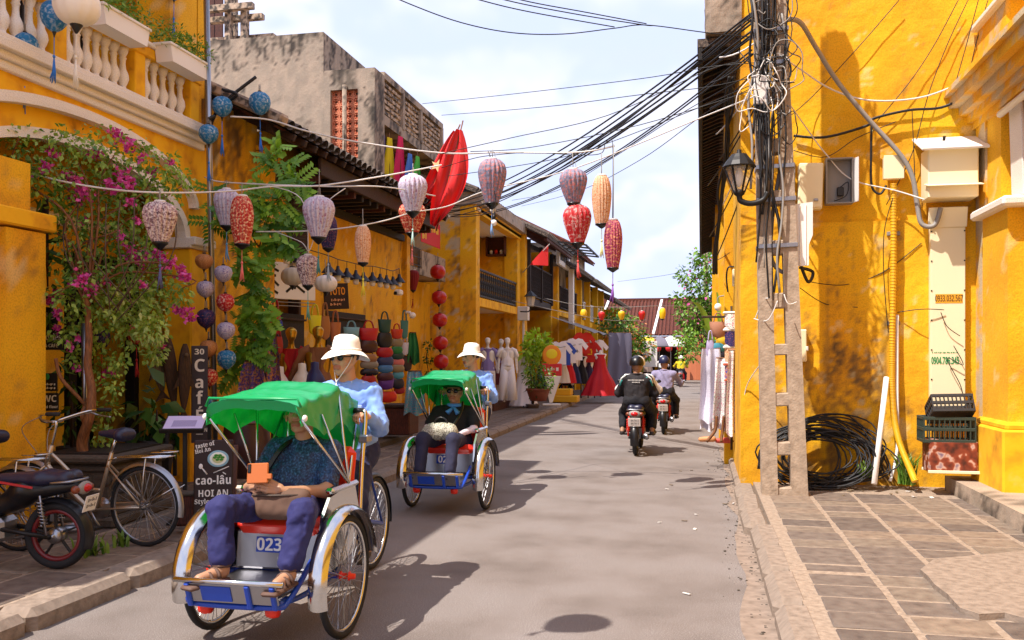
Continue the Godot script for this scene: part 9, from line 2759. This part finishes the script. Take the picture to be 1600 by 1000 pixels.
	tube(st, curve([Vector3(0.03, 0.14, 0), Vector3(-0.1, 0.15, 0), Vector3(-0.13, 0.0, 0), Vector3(-0.11, -0.2, 0)]), 0.012, 5)
	part("cable", st, M.cable, t)

func build_all() -> void:
	build_ground()
	build_cafe()
	build_shop()
	build_concrete()
	build_row()
	build_right()
	build_cyclos()
	build_bikes()
	build_lanterns()
	build_wires()
	build_pole_left()
	build_pole_right()
	build_wall_things()
	build_bougainvillea()
	build_signs()
	build_goods()

func _ready() -> void:
	rng.seed = 20
	# camera
	var cam := Camera3D.new()
	cam.name = "camera"
	add_child(cam)
	cam.position = Vector3(0, 1.6, 0)
	cam.rotation.y = atan(295.0 / 1400.0)
	cam.set_frustum(0.1 * 1000.0 / 1400.0, Vector2(0, 0.1 * 55.0 / 1400.0), 0.1, 1500.0)
	# sky
	var env := Environment.new()
	env.background_mode = Environment.BG_SKY
	env.tonemap_mode = Environment.TONE_MAPPER_LINEAR
	env.tonemap_exposure = 1.62
	env.sdfgi_enabled = true
	env.ssao_enabled = true
	env.ssil_enabled = true
	var sky := Sky.new()
	var sm := PanoramaSkyMaterial.new()
	sm.panorama = sky_image()
	sky.sky_material = sm
	env.sky = sky
	env.background_energy_multiplier = 0.84
	var we := WorldEnvironment.new()
	we.environment = env
	add_child(we)
	# sun
	var sun := DirectionalLight3D.new()
	sun.name = "sun"
	sun.light_color = Color(1.0, 0.965, 0.92)
	sun.light_energy = 1.5
	sun.light_angular_distance = 0.5
	sun.shadow_enabled = true
	add_child(sun)
	sun.look_at_from_position(Vector3.ZERO, Vector3(0.40, -1.0, -0.42), Vector3.UP)
	make_materials()
	build_all()

func sky_image() -> ImageTexture:
	var w := 1024
	var h := 512
	var n := FastNoiseLite.new()
	n.seed = 5
	n.frequency = 1.6
	n.fractal_octaves = 5
	var data := PackedByteArray()
	data.resize(w * h * 3)
	var top := Color(0.75, 0.805, 0.985)
	var low := Color(0.825, 0.865, 0.99)
	for y in h:
		var el := PI * (0.5 - (y + 0.5) / h)
		for x in w:
			var az := TAU * (x + 0.5) / w
			var d := Vector3(cos(el) * cos(az), sin(el), cos(el) * sin(az))
			var c := low.lerp(top, clampf(sin(maxf(el, 0.0)) * 1.2, 0, 1))
			# thin high cloud on a sheet overhead
			var q := Vector3(d.x, d.y * 2.6, d.z) * 1.1
			var f := clampf(n.get_noise_3dv(q + Vector3(0.3, 0, 0.8) * n.get_noise_3dv(q * 2.0)) * 1.5 + 0.52, 0, 1)
			c = c.lerp(Color(0.925, 0.925, 0.99), f * f * (3 - 2 * f))
			if el < 0.0: c = Color(0.62, 0.56, 0.48)
			var k := (y * w + x) * 3
			data[k] = int(c.r * 255)
			data[k + 1] = int(c.g * 255)
			data[k + 2] = int(c.b * 255)
	return ImageTexture.create_from_image(Image.create_from_data(w, h, false, Image.FORMAT_RGB8, data))
